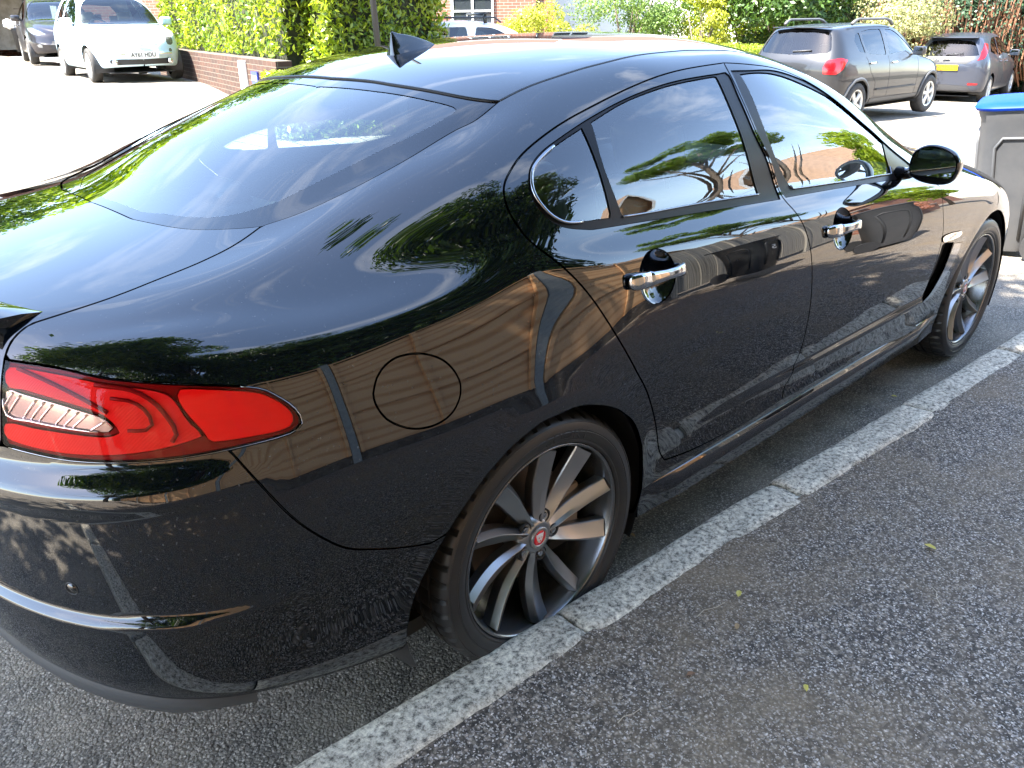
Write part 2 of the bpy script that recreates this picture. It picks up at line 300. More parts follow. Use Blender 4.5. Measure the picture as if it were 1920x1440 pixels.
def panel(S, name, outer, holes, material, parent, side=-1, off=0, du=1.0, dv=.22, flange=.012, centre=False, gap=.0, hole_gap=.0, crown=0, flange_holes=True, both=False, disp=None):
    """cut a piece of the body surface; outer / holes are uv loops. centre=True mirrors it over y=0 into one mesh"""
    loops = [offs(S, outer, -gap) if gap else np.asarray(outer, float)]+[(offs(S, h, hole_gap) if hole_gap else np.asarray(h, float)) for h in holes]
    for l, o_ in zip(loops, [outer]+list(holes)):          # points on the centre line stay on it
        o_ = np.asarray(o_, float); l[o_[:, 1] > S.vmax-1e-3, 1] = S.vmax; l[o_[:, 0] < 1e-3, 0] = 0; l[o_[:, 0] > S.umax-1e-3, 0] = S.umax
    loops = [np.stack([np.clip(l[:, 0], 0, S.umax), np.clip(l[:, 1], 0, S.vmax)], 1) for l in loops]
    u0, v0 = loops[0].min(0); u1, v1 = loops[0].max(0)
    gu, gv = np.meshgrid(np.arange(math.floor(u0/du)*du+du/2, u1, du), np.arange(v0+dv/2, v1, dv))
    gu = gu+((np.arange(gu.shape[0]) % 2)*du/2)[:, None]
    G = np.stack([gu.ravel(), gv.ravel()], 1)
    m = pip(G, loops[0])
    for h in loops[1:]: m &= ~pip(G, h)
    G = G[m]
    B = np.concatenate(loops)*[US, VS]; Gs = G*[US, VS]
    keep = np.ones(len(G), bool); lim = .42*min(du*US, dv*VS*1.2)
    for i in range(0, len(B), 64):
        d = np.abs(Gs[:, None]-B[None, i:i+64]); keep &= ((d[..., 0]**2+d[..., 1]**2).min(1) > lim*lim)
    G = G[keep]
    pts = [Vector(p) for p in (np.concatenate(loops+[G])*[US, VS]).tolist()]
    edges = []; k = 0
    for l in loops:
        n = len(l); edges += [(k+i, k+(i+1) % n) for i in range(n)]; k += n
    vo, eo, fo, _, _, _ = geometry.delaunay_2d_cdt(pts, edges, [], 0, 1e-7)
    V = np.array([tuple(p) for p in vo])/[US, VS]; Fc = np.array([f for f in fo if len(f) == 3])
    c = V[Fc].mean(1); m = pip(c, loops[0])
    for h in loops[1:]: m &= ~pip(c, h)
    Fc = Fc[m]
    a = V[Fc]; ar = (a[:, 1, 0]-a[:, 0, 0])*(a[:, 2, 1]-a[:, 0, 1])-(a[:, 1, 1]-a[:, 0, 1])*(a[:, 2, 0]-a[:, 0, 0])
    Fc = Fc[np.abs(ar) > 1e-6]; ar = ar[np.abs(ar) > 1e-6]
    Fc[ar < 0] = Fc[ar < 0][:, ::-1]
    X = S.ev(V[:, 0], V[:, 1]); N = S.nrm(V[:, 0], V[:, 1])
    def dpos(u, v):
        x_ = S.ev(u, v); return x_+S.nrm(u, v)*(off+disp(None, x_))[:, None]
    def dnrm(u, v, e=.04):
        a = dpos(np.minimum(u+e, S.umax), v)-dpos(np.maximum(u-e, 0), v); b_ = dpos(u, np.minimum(v+e, S.vmax))-dpos(u, np.maximum(v-e, 0)); q = np.cross(b_, a); return q/(np.linalg.norm(q, axis=1)[:, None]+1e-12)
    if disp is not None: X = dpos(V[:, 0], V[:, 1]); N = dnrm(V[:, 0], V[:, 1])
    else: X = X+N*off
    # faces run (u, v) ccw; N = dv x du points outwards for +y, so flip
    faces = [tuple(f) for f in Fc[:, ::-1]]
    verts = list(X); norms = list(N)
    if flange:
        for li, l in enumerate(loops):
            if li and not flange_holes: continue
            n = len(l); P = S.ev(l[:, 0], l[:, 1]); nn = S.nrm(l[:, 0], l[:, 1])
            lo = offs(S, l, .002*(1 if li == 0 else -1)); b = S.ev(lo[:, 0], lo[:, 1])-P; b /= np.linalg.norm(b, axis=1)[:, None]+1e-9
            P = P+nn*off
            if disp is not None: P = P+nn*disp(l, P)[:, None]
            rings = [(P, nn), (P+b*.0008-nn*.0002, nn*.88+b*.48), (P+b*.0014-nn*.0008, nn*.5+b*.87), (P+b*.0017-nn*.0018, b), (P+b*.0017-nn*flange, b)]
            base = len(verts)
            for p_, q_ in rings: verts += list(p_); norms += list(q_/np.linalg.norm(q_, axis=1)[:, None])
            onc = (l[:, 1] > S.vmax-1e-3) | ((l[:, 0] < 1e-3) | (l[:, 0] > S.umax-1e-3))
            for r_ in range(4):
                for i in range(n):
                    j = (i+1) % n
                    if onc[i] and onc[j]: continue
                    q = (base+r_*n+i, base+r_*n+j, base+(r_+1)*n+j, base+(r_+1)*n+i)
                    faces.append(q[::-1] if (area(l) > 0) == (li == 0) else q)
    verts = np.array(verts); norms = np.array(norms)
    if centre:
        nv = len(verts); mv = verts*[1, -1, 1]; mn = norms*[1, -1, 1]
        verts = np.concatenate([verts, mv]); norms = np.concatenate([norms, mn]); faces = faces+[tuple(i+nv for i in f[::-1]) for f in faces]
    elif side < 0:
        verts = verts*[1, -1, 1]; norms = norms*[1, -1, 1]; faces = [f[::-1] for f in faces]
    return mesh_obj(name, verts, faces, material, parent, normals=norms)
VENT = [(2.47, .735), (2.30, .715), (2.285, .70), (2.25, .62), (2.20, .52), (2.17, .47), (2.19, .465), (2.25, .52), (2.31, .60), (2.36, .68), (2.40, .71)]
UV = {
 'B': [[168.24,15.551],[167.76,15.364],[167.33,15.187],[167.01,15.015],[166.75,14.852],[166.53,14.697],[166.33,14.549],[166.18,14.406],[166.08,14.266],[166.04,14.13],[166.05,13.998],[166.09,13.867],[166.17,13.739],[166.27,13.612],[166.41,13.486],[166.59,13.361],[166.81,13.237],[167.11,13.114],[167.49,12.994],[167.94,12.877],[168.43,12.759],[168.92,12.638],[169.38,12.51],[169.75,12.371],[170.07,12.221],[170.34,12.06],[170.6,11.886],[170.87,11.696],[171.17,11.493],[171.51,11.278],[171.86,11.051],[172.27,10.823],[172.75,10.601],[173.27,10.385],[173.82,10.171],[174.36,9.959],[174.89,9.746],[175.4,9.534],[175.9,9.328],[176.38,9.128],[176.83,8.935],[177.26,8.75],[177.67,8.573],[178.04,8.405],[178.38,8.244],[178.69,8.09],[178.96,7.944],[179.19,7.804],[179.4,7.669],[179.59,7.539],[179.77,7.411],[179.95,7.287],[180.12,7.165],[180.3,7.044],[180.49,6.925],[180.68,6.808],[180.88,6.691],[181.08,6.574],[181.26,6.458],[181.44,6.342],[181.6,6.224],[181.73,6.107],[181.86,5.988],[181.99,5.868],[182.12,5.748],[182.24,5.625],[182.34,5.501],[182.4,5.375],[182.42,5.246],[182.36,5.116],[182.18,4.984],[181.84,4.855],[181.39,4.729],[180.86,4.605],[180.3,4.48],[179.74,4.35],[179.06,4.229],[178.36,4.106],[177.82,3.955],[177.62,3.767],[177.64,3.562],[177.65,3.346]],
 'dlo': [[168.24,15.551],[167.23,15.533],[166.21,15.515],[165.2,15.498],[164.19,15.48],[163.18,15.463],[162.17,15.446],[161.15,15.429],[160.14,15.411],[159.13,15.394],[158.12,15.375],[157.11,15.357],[156.1,15.338],[155.09,15.318],[154.08,15.297],[153.07,15.275],[152.06,15.253],[151.06,15.23],[150.05,15.205],[149.05,15.181],[148.04,15.155],[147.04,15.129],[146.03,15.103],[145.03,15.077],[144.03,15.05],[143.03,15.023],[142.03,14.996],[141.03,14.969],[140.04,14.942],[139.04,14.915],[138.05,14.888],[137.05,14.862],[136.06,14.835],[135.06,14.809],[134.07,14.782],[133.08,14.755],[132.09,14.728],[131.1,14.7],[130.12,14.673],[129.13,14.646],[128.14,14.619],[127.16,14.592],[126.17,14.565],[125.18,14.539],[124.2,14.513],[123.21,14.487],[122.23,14.462],[121.25,14.438],[120.26,14.414],[119.28,14.39],[118.3,14.366],[117.32,14.341],[116.35,14.316],[115.38,14.29],[114.41,14.263],[113.45,14.234],[112.49,14.205],[111.53,14.175],[110.58,14.144],[109.63,14.112],[108.68,14.077],[107.74,14.04],[106.81,14.0],[105.89,13.954],[105.0,13.901],[104.12,13.839],[103.27,13.769],[102.44,13.691],[101.63,13.61],[100.84,13.52],[100.14,13.41],[99.57,13.275],[99.2,13.113],[99.02,12.93],[98.95,12.736],[99.07,12.531],[99.32,12.32],[99.62,12.097],[99.97,11.861],[100.43,11.617],[100.99,11.375],[101.65,11.145],[102.35,10.925],[103.07,10.713],[103.79,10.508],[104.51,10.308],[105.22,10.113],[105.91,9.923],[106.58,9.739],[107.24,9.562],[107.88,9.393],[108.51,9.231],[109.13,9.075],[109.73,8.926],[110.31,8.782],[110.89,8.643],[111.45,8.509],[112.0,8.379],[112.55,8.254],[113.09,8.133],[113.64,8.016],[114.17,7.902],[114.71,7.792],[115.25,7.684],[115.79,7.578],[116.32,7.474],[116.86,7.372],[117.4,7.271],[117.93,7.171],[118.47,7.073],[119.0,6.976],[119.54,6.879],[120.09,6.785],[120.66,6.693],[121.25,6.602],[121.83,6.51],[122.39,6.417],[122.93,6.322],[123.44,6.223],[123.93,6.123],[124.42,6.02],[124.9,5.914],[125.38,5.807],[125.86,5.697],[126.34,5.585],[126.82,5.471],[127.29,5.354],[127.75,5.236],[128.21,5.115],[128.64,4.99],[129.06,4.863],[129.46,4.732],[129.87,4.598],[130.28,4.46],[130.72,4.32],[131.2,4.179],[131.74,4.038],[132.34,3.898],[132.99,3.759],[133.64,3.615]],
 'sill_r': [[133.64,3.615],[134.63,3.587],[135.62,3.557],[136.61,3.527],[137.6,3.496],[138.59,3.466],[139.58,3.437],[140.58,3.41],[141.57,3.385],[142.57,3.363],[143.57,3.345],[144.57,3.329],[145.57,3.314],[146.57,3.301],[147.57,3.289],[148.57,3.279],[149.57,3.269],[150.58,3.261],[151.58,3.254],[152.58,3.247],[153.58,3.242],[154.59,3.237],[155.59,3.233],[156.59,3.229],[157.6,3.227],[158.6,3.226],[159.6,3.226],[160.61,3.227],[161.61,3.228],[162.61,3.23],[163.62,3.232],[164.62,3.235],[165.62,3.239],[166.63,3.242],[167.63,3.247],[168.63,3.251],[169.64,3.256],[170.64,3.262],[171.64,3.27],[172.65,3.28],[173.65,3.292],[174.65,3.305],[175.65,3.32],[176.65,3.334],[177.65,3.346]],
 'sill_f': [[177.65,3.346],[178.66,3.34],[179.67,3.332],[180.68,3.325],[181.69,3.319],[182.7,3.314],[183.71,3.311],[184.72,3.308],[185.72,3.307],[186.73,3.306],[187.74,3.306],[188.75,3.306],[189.76,3.306],[190.77,3.306],[191.78,3.307],[192.79,3.307],[193.8,3.307],[194.81,3.307],[195.82,3.307],[196.83,3.307],[197.83,3.306],[198.84,3.305],[199.85,3.303],[200.86,3.301],[201.87,3.299],[202.88,3.296],[203.89,3.294],[204.9,3.292],[205.91,3.29],[206.92,3.288],[207.93,3.286],[208.93,3.283],[209.94,3.28],[210.95,3.277],[211.96,3.273],[212.97,3.268],[213.98,3.263],[214.99,3.257],[216.0,3.25],[217.01,3.242],[218.01,3.234],[219.02,3.224],[220.03,3.213],[221.04,3.201],[222.04,3.187],[223.05,3.172],[224.06,3.156],[225.06,3.14],[226.07,3.122],[227.08,3.104],[228.08,3.085],[229.09,3.066],[230.09,3.046],[231.1,3.027],[232.1,3.007],[233.11,2.987],[234.11,2.967],[235.12,2.948],[236.12,2.929],[237.13,2.91],[238.13,2.891],[239.14,2.874],[240.15,2.857],[241.15,2.842],[242.16,2.829],[243.17,2.818],[244.18,2.809],[245.19,2.803],[246.19,2.799],[247.2,2.797],[248.21,2.799],[249.22,2.802],[250.23,2.806],[251.24,2.81],[252.25,2.813],[253.26,2.812]],
 'fd_front': [[253.26,2.812],[252.57,2.971],[251.85,3.126],[251.13,3.278],[250.41,3.43],[249.72,3.583],[249.07,3.738],[248.51,3.898],[248.24,4.07],[248.85,4.191],[249.81,4.237],[250.77,4.285],[251.59,4.374],[252.07,4.509],[252.4,4.65],[252.67,4.791],[252.89,4.932],[253.07,5.071],[253.24,5.21],[253.39,5.349],[253.53,5.487],[253.66,5.626],[253.79,5.765],[253.9,5.904],[254.01,6.044],[254.11,6.185],[254.19,6.326],[254.26,6.468],[254.31,6.61],[254.35,6.752],[254.36,6.894],[254.34,7.035],[254.27,7.175],[254.15,7.314],[253.96,7.452],[253.73,7.591],[253.48,7.731],[253.21,7.875],[252.95,8.025],[252.74,8.185],[252.62,8.357],[252.6,8.544],[252.68,8.745],[252.85,8.961],[253.05,9.196],[253.24,9.454]],
 'fd_top': [[253.24,9.454],[252.39,9.594],[251.53,9.732],[250.65,9.869],[249.77,10.009],[248.9,10.156],[248.03,10.312],[247.18,10.479],[246.34,10.658],[245.52,10.858],[244.71,11.076],[243.9,11.305],[243.08,11.537],[242.26,11.765],[241.42,11.982],[240.58,12.184],[239.73,12.368],[238.86,12.532],[237.98,12.674],[237.08,12.795],[236.18,12.902],[235.28,12.998],[234.37,13.085],[233.47,13.167],[232.56,13.242],[231.66,13.313],[230.76,13.38],[229.86,13.445],[228.97,13.508],[228.08,13.569],[227.19,13.628],[226.3,13.688],[225.43,13.748],[224.55,13.809],[223.69,13.872],[222.83,13.933],[221.95,13.988],[221.08,14.038],[220.19,14.083],[219.3,14.127],[218.42,14.173],[217.55,14.222],[216.69,14.276],[215.84,14.335],[215.0,14.397],[214.17,14.462],[213.34,14.528],[212.52,14.595],[211.71,14.663],[210.89,14.73],[210.07,14.797],[209.25,14.863],[208.42,14.928],[207.59,14.99],[206.75,15.051],[205.9,15.108],[205.04,15.162],[204.17,15.212],[203.29,15.259],[202.4,15.305],[201.51,15.349],[200.61,15.391],[199.71,15.43],[198.8,15.467],[197.87,15.501],[196.95,15.531],[196.01,15.558],[195.06,15.581],[194.11,15.601],[193.15,15.616],[192.19,15.627],[191.22,15.632],[190.24,15.631],[189.25,15.625],[188.27,15.615],[187.27,15.602],[186.28,15.587],[185.28,15.57],[184.28,15.552],[183.28,15.534],[182.28,15.516],[181.28,15.5],[180.28,15.485],[179.27,15.474],[178.27,15.467],[177.26,15.466],[176.26,15.468],[175.26,15.473],[174.26,15.48],[173.25,15.491],[172.25,15.503],[171.25,15.517],[170.25,15.53],[169.24,15.541],[168.24,15.551]],
 'gl_rear': [[122.26,14.115],[123.24,14.148],[124.21,14.182],[125.18,14.216],[126.16,14.25],[127.13,14.285],[128.11,14.318],[129.09,14.351],[130.08,14.382],[131.06,14.411],[132.05,14.438],[133.05,14.464],[134.04,14.488],[135.04,14.511],[136.04,14.532],[137.04,14.553],[138.05,14.573],[139.05,14.592],[140.05,14.611],[141.06,14.63],[142.07,14.649],[143.08,14.667],[144.09,14.684],[145.1,14.701],[146.11,14.717],[147.12,14.733],[148.13,14.748],[149.14,14.763],[150.16,14.778],[151.17,14.792],[152.18,14.806],[153.2,14.82],[154.21,14.833],[155.23,14.846],[156.24,14.859],[157.26,14.872],[158.27,14.884],[159.29,14.897],[160.3,14.91],[161.32,14.923],[162.33,14.936],[162.18,14.776],[161.99,14.626],[161.79,14.482],[161.61,14.342],[161.47,14.206],[161.38,14.073],[161.34,13.942],[161.34,13.813],[161.37,13.686],[161.43,13.559],[161.51,13.434],[161.61,13.308],[161.73,13.182],[161.85,13.054],[161.99,12.924],[162.13,12.792],[162.29,12.657],[162.45,12.517],[162.62,12.372],[162.81,12.221],[163.0,12.06],[163.21,11.888],[163.43,11.702],[163.67,11.5],[163.91,11.282],[162.91,11.287],[161.9,11.293],[160.9,11.299],[159.9,11.304],[158.9,11.31],[157.9,11.315],[156.9,11.321],[155.9,11.327],[154.9,11.332],[153.89,11.338],[152.89,11.343],[151.89,11.349],[150.89,11.355],[149.89,11.36],[148.89,11.366],[147.89,11.371],[146.88,11.376],[145.88,11.381],[144.88,11.386],[143.88,11.391],[142.88,11.396],[141.88,11.4],[140.87,11.405],[139.87,11.408],[138.87,11.412],[137.87,11.415],[136.87,11.417],[135.86,11.42],[134.86,11.422],[133.86,11.424],[132.86,11.426],[131.85,11.429],[130.85,11.432],[129.85,11.435],[128.85,11.439],[127.85,11.444],[126.84,11.451],[125.84,11.458],[124.84,11.466],[123.84,11.475],[122.84,11.483],[121.84,11.491],[121.59,11.697],[121.32,11.891],[121.06,12.075],[120.81,12.25],[120.6,12.42],[120.42,12.583],[120.29,12.742],[120.23,12.896],[120.25,13.045],[120.36,13.188],[120.54,13.326],[120.79,13.46],[121.07,13.59],[121.38,13.719],[121.69,13.848],[121.99,13.979]],
 'gl_quarter': [[119.73,14.043],[118.75,14.015],[117.76,13.987],[116.78,13.959],[115.8,13.931],[114.83,13.901],[113.85,13.871],[112.88,13.842],[111.91,13.811],[110.95,13.778],[110.0,13.739],[109.06,13.694],[108.14,13.643],[107.25,13.583],[106.4,13.51],[105.65,13.413],[105.08,13.285],[104.64,13.138],[104.39,12.973],[104.42,12.792],[104.7,12.609],[105.13,12.427],[105.69,12.251],[106.38,12.09],[107.19,11.949],[108.08,11.829],[109.04,11.749],[110.05,11.702],[111.06,11.672],[112.08,11.65],[113.1,11.631],[114.12,11.611],[115.13,11.593],[116.15,11.578],[117.17,11.564],[118.19,11.551],[119.21,11.537],[119.17,11.76],[119.12,11.968],[119.07,12.164],[119.03,12.35],[119.0,12.527],[118.99,12.697],[119.0,12.861],[119.03,13.018],[119.09,13.17],[119.18,13.318],[119.28,13.463],[119.39,13.607],[119.51,13.75],[119.63,13.895]],
 'gl_front': [[170.66,14.968],[171.66,14.985],[172.67,15.002],[173.68,15.019],[174.69,15.037],[175.7,15.055],[176.71,15.073],[177.72,15.091],[178.72,15.109],[179.73,15.126],[180.74,15.143],[181.74,15.159],[182.75,15.174],[183.75,15.189],[184.75,15.201],[185.75,15.212],[186.74,15.22],[187.73,15.226],[188.71,15.229],[189.7,15.229],[190.67,15.225],[191.65,15.219],[192.61,15.209],[193.58,15.198],[194.54,15.186],[195.5,15.174],[196.46,15.162],[197.41,15.15],[198.37,15.136],[199.32,15.122],[200.26,15.107],[201.21,15.091],[202.15,15.075],[203.09,15.058],[204.02,15.04],[204.96,15.023],[205.89,15.005],[206.82,14.986],[207.74,14.968],[208.67,14.948],[209.6,14.929],[210.52,14.908],[211.44,14.887],[212.36,14.865],[213.28,14.843],[214.19,14.82],[215.11,14.797],[216.02,14.773],[216.93,14.75],[217.84,14.726],[218.74,14.701],[219.65,14.676],[220.55,14.65],[221.45,14.624],[222.35,14.597],[223.25,14.57],[224.15,14.543],[225.05,14.516],[225.95,14.489],[226.85,14.462],[226.67,14.163],[226.47,13.866],[226.27,13.571],[226.1,13.279],[225.99,12.991],[225.98,12.708],[226.1,12.427],[226.34,12.145],[226.66,11.853],[227.04,11.547],[227.39,11.227],[226.38,11.22],[225.38,11.212],[224.37,11.205],[223.37,11.197],[222.36,11.188],[221.36,11.18],[220.35,11.172],[219.35,11.164],[218.34,11.156],[217.34,11.148],[216.33,11.14],[215.33,11.133],[214.32,11.125],[213.31,11.119],[212.31,11.112],[211.3,11.107],[210.3,11.102],[209.29,11.097],[208.28,11.094],[207.28,11.092],[206.27,11.09],[205.27,11.09],[204.26,11.09],[203.25,11.09],[202.25,11.092],[201.24,11.094],[200.24,11.097],[199.23,11.1],[198.23,11.104],[197.22,11.108],[196.21,11.113],[195.21,11.117],[194.2,11.122],[193.2,11.127],[192.19,11.131],[191.19,11.136],[190.18,11.141],[189.18,11.146],[188.17,11.152],[187.16,11.159],[186.16,11.165],[185.15,11.172],[184.15,11.179],[183.14,11.186],[182.14,11.193],[181.13,11.201],[180.13,11.208],[179.12,11.215],[178.12,11.222],[177.11,11.228],[176.45,11.4],[175.8,11.564],[175.17,11.722],[174.57,11.875],[174.02,12.024],[173.53,12.17],[173.09,12.312],[172.67,12.45],[172.27,12.583],[171.89,12.713],[171.54,12.84],[171.24,12.966],[170.97,13.091],[170.74,13.216],[170.56,13.34],[170.42,13.464],[170.33,13.589],[170.28,13.715],[170.27,13.842],[170.29,13.97],[170.32,14.101],[170.37,14.233],[170.43,14.369],[170.49,14.51],[170.56,14.655],[170.62,14.807]],
 'gh_rear': [[163.95,15.015],[162.94,15.003],[161.92,14.991],[160.91,14.979],[159.89,14.968],[158.88,14.956],[157.86,14.945],[156.84,14.933],[155.83,14.921],[154.81,14.909],[153.8,14.897],[152.78,14.885],[151.77,14.872],[150.75,14.858],[149.74,14.843],[148.73,14.828],[147.72,14.812],[146.7,14.795],[145.69,14.778],[144.68,14.76],[143.67,14.741],[142.67,14.722],[141.66,14.703],[140.65,14.684],[139.65,14.664],[138.64,14.644],[137.64,14.624],[136.64,14.603],[135.64,14.582],[134.64,14.56],[133.64,14.537],[132.64,14.514],[131.65,14.489],[130.65,14.464],[129.66,14.438],[128.67,14.41],[127.68,14.383],[126.7,14.354],[125.71,14.326],[124.73,14.297],[123.74,14.268],[122.76,14.239],[121.78,14.21],[120.8,14.18],[119.82,14.15],[118.85,14.119],[117.88,14.089],[116.91,14.058],[115.94,14.028],[114.97,13.997],[114.0,13.968],[113.03,13.939],[112.07,13.911],[111.1,13.881],[110.15,13.847],[109.21,13.807],[108.29,13.759],[107.4,13.702],[106.54,13.632],[105.74,13.547],[105.05,13.44],[104.51,13.309],[104.06,13.163],[103.74,13.003],[103.63,12.826],[103.8,12.639],[104.15,12.452],[104.61,12.265],[105.19,12.084],[105.9,11.917],[106.72,11.772],[107.61,11.653],[108.56,11.561],[109.53,11.488],[110.52,11.427],[111.51,11.376],[112.51,11.331],[113.48,11.271],[114.49,11.256],[115.5,11.244],[116.52,11.233],[117.53,11.223],[118.55,11.213],[119.56,11.203],[120.58,11.193],[121.59,11.184],[122.61,11.175],[123.62,11.166],[124.64,11.157],[125.65,11.148],[126.66,11.139],[127.68,11.13],[128.69,11.121],[129.71,11.112],[130.72,11.104],[131.74,11.095],[132.75,11.087],[133.77,11.078],[134.78,11.07],[135.8,11.061],[136.81,11.053],[137.82,11.044],[138.84,11.036],[139.85,11.028],[140.87,11.019],[141.88,11.011],[142.9,11.003],[143.91,10.995],[144.93,10.987],[145.94,10.979],[146.95,10.971],[147.97,10.963],[148.98,10.955],[150.0,10.948],[151.01,10.94],[152.03,10.933],[153.04,10.926],[154.06,10.919],[155.07,10.912],[156.09,10.905],[157.1,10.898],[158.12,10.891],[159.13,10.885],[160.14,10.878],[161.16,10.872],[162.17,10.865],[163.19,10.859],[164.2,10.852],[165.22,10.846],[166.23,10.839],[167.25,10.833],[168.26,10.826],[169.28,10.82],[170.29,10.813],[171.3,10.806],[171.07,11.048],[170.82,11.28],[170.53,11.497],[170.25,11.699],[169.99,11.886],[169.72,12.058],[169.44,12.217],[169.14,12.365],[168.77,12.503],[168.34,12.631],[167.86,12.751],[167.39,12.868],[166.94,12.985],[166.56,13.104],[166.27,13.225],[166.04,13.348],[165.86,13.472],[165.72,13.596],[165.61,13.721],[165.54,13.848],[165.49,13.977],[165.49,14.108],[165.55,14.242],[165.72,14.378],[165.96,14.517],[166.22,14.66],[166.48,14.81],[166.61,14.971],[165.94,15.068],[164.95,15.04]],
 'gh_front': [[168.1,15.118],[169.11,15.122],[170.13,15.122],[171.14,15.122],[172.15,15.123],[173.17,15.125],[174.18,15.131],[175.19,15.14],[176.21,15.154],[177.22,15.172],[178.23,15.196],[179.25,15.223],[180.26,15.252],[181.27,15.282],[182.28,15.312],[183.29,15.343],[184.3,15.372],[185.31,15.399],[186.32,15.424],[187.32,15.445],[188.32,15.461],[189.32,15.473],[190.31,15.482],[191.3,15.488],[192.28,15.491],[193.27,15.492],[194.24,15.491],[195.22,15.488],[196.19,15.483],[197.16,15.478],[198.13,15.473],[199.1,15.467],[200.06,15.458],[201.01,15.449],[201.97,15.438],[202.91,15.426],[203.86,15.414],[204.81,15.401],[205.75,15.389],[206.69,15.376],[207.63,15.363],[208.56,15.351],[209.5,15.339],[210.44,15.329],[211.38,15.32],[212.32,15.312],[213.26,15.305],[214.2,15.298],[215.13,15.291],[216.06,15.284],[216.99,15.275],[217.92,15.265],[218.84,15.253],[219.75,15.238],[220.66,15.22],[221.56,15.201],[222.46,15.183],[223.37,15.165],[224.27,15.147],[225.17,15.127],[226.06,15.104],[226.95,15.076],[227.84,15.044],[228.71,15.004],[229.58,14.954],[230.43,14.891],[231.27,14.811],[232.08,14.716],[232.88,14.602],[233.65,14.47],[234.41,14.32],[235.14,14.154],[235.87,13.973],[236.6,13.781],[237.32,13.574],[238.03,13.348],[238.72,13.102],[239.38,12.83],[239.97,12.522],[240.41,12.149],[240.37,11.701],[240.04,11.275],[239.8,10.888],[238.79,10.871],[237.78,10.851],[236.77,10.829],[235.76,10.807],[234.75,10.785],[233.74,10.765],[232.73,10.746],[231.72,10.731],[230.71,10.717],[229.7,10.707],[228.69,10.698],[227.68,10.692],[226.67,10.686],[225.67,10.682],[224.66,10.679],[223.65,10.676],[222.64,10.675],[221.63,10.673],[220.62,10.673],[219.61,10.673],[218.6,10.673],[217.59,10.674],[216.58,10.675],[215.57,10.676],[214.56,10.678],[213.56,10.68],[212.55,10.682],[211.54,10.684],[210.53,10.686],[209.52,10.689],[208.51,10.691],[207.5,10.694],[206.49,10.697],[205.48,10.7],[204.47,10.703],[203.46,10.706],[202.45,10.71],[201.44,10.714],[200.42,10.718],[199.41,10.722],[198.4,10.726],[197.39,10.73],[196.38,10.735],[195.37,10.739],[194.36,10.743],[193.35,10.748],[192.34,10.753],[191.33,10.757],[190.32,10.762],[189.31,10.767],[188.3,10.771],[187.29,10.776],[186.28,10.781],[185.27,10.786],[184.26,10.79],[183.25,10.795],[182.24,10.8],[181.22,10.805],[180.21,10.809],[179.2,10.814],[178.19,10.819],[177.18,10.824],[176.17,10.828],[175.16,10.833],[174.15,10.837],[173.14,10.842],[172.62,11.052],[172.12,11.26],[171.72,11.468],[171.43,11.672],[171.19,11.863],[170.96,12.04],[170.71,12.203],[170.42,12.354],[170.06,12.493],[169.62,12.621],[169.13,12.742],[168.64,12.858],[168.17,12.973],[167.76,13.091],[167.44,13.212],[167.2,13.335],[167.0,13.458],[166.84,13.582],[166.71,13.707],[166.63,13.833],[166.58,13.962],[166.59,14.093],[166.65,14.227],[166.79,14.363],[167.0,14.503],[167.25,14.646],[167.52,14.794],[167.82,14.951]],
 'lamp': [[35.3,11.52],[36.06,11.436],[36.82,11.354],[37.57,11.273],[38.33,11.19],[39.07,11.104],[39.82,11.013],[40.55,10.913],[41.27,10.803],[41.98,10.689],[42.69,10.577],[43.41,10.474],[44.15,10.385],[44.9,10.306],[45.66,10.235],[46.42,10.167],[47.18,10.099],[47.94,10.033],[48.71,9.969],[49.47,9.906],[50.24,9.843],[51.01,9.78],[51.77,9.716],[52.53,9.65],[53.29,9.583],[54.05,9.515],[54.8,9.444],[55.55,9.369],[56.28,9.282],[56.96,9.171],[57.54,9.032],[58.12,8.893],[58.67,8.752],[59.13,8.601],[59.47,8.444],[59.52,8.286],[58.84,8.203],[58.03,8.175],[57.23,8.174],[56.44,8.18],[55.65,8.189],[54.88,8.199],[54.1,8.209],[53.33,8.219],[52.55,8.228],[51.78,8.237],[51.0,8.245],[50.23,8.254],[49.45,8.262],[48.68,8.271],[47.9,8.28],[47.13,8.29],[46.35,8.3],[45.58,8.31],[44.8,8.321],[44.03,8.332],[43.26,8.344],[42.48,8.356],[41.71,8.369],[40.94,8.382],[40.17,8.397],[39.4,8.413],[38.64,8.433],[37.87,8.454],[37.11,8.478],[36.35,8.502],[35.59,8.526],[34.82,8.549],[34.06,8.572],[33.29,8.595],[32.53,8.618],[32.77,8.809],[33.02,9.008],[33.28,9.214],[33.53,9.433],[33.76,9.669],[34.0,9.928],[34.25,10.224],[34.53,10.572],[34.88,10.996]],
 'flap': [[69.13,8.339],[69.56,8.486],[70.14,8.625],[70.89,8.743],[71.77,8.834],[72.73,8.896],[73.74,8.923],[74.76,8.917],[75.78,8.891],[76.78,8.848],[77.75,8.788],[78.69,8.711],[79.58,8.62],[80.42,8.518],[81.15,8.402],[81.75,8.273],[82.23,8.14],[82.57,8.005],[82.66,7.87],[82.41,7.744],[81.91,7.634],[81.23,7.541],[80.4,7.47],[79.46,7.423],[78.47,7.396],[77.45,7.387],[76.43,7.392],[75.41,7.41],[74.42,7.439],[73.46,7.484],[72.56,7.544],[71.71,7.616],[70.91,7.697],[70.2,7.793],[69.65,7.909],[69.27,8.041],[69.01,8.186]],
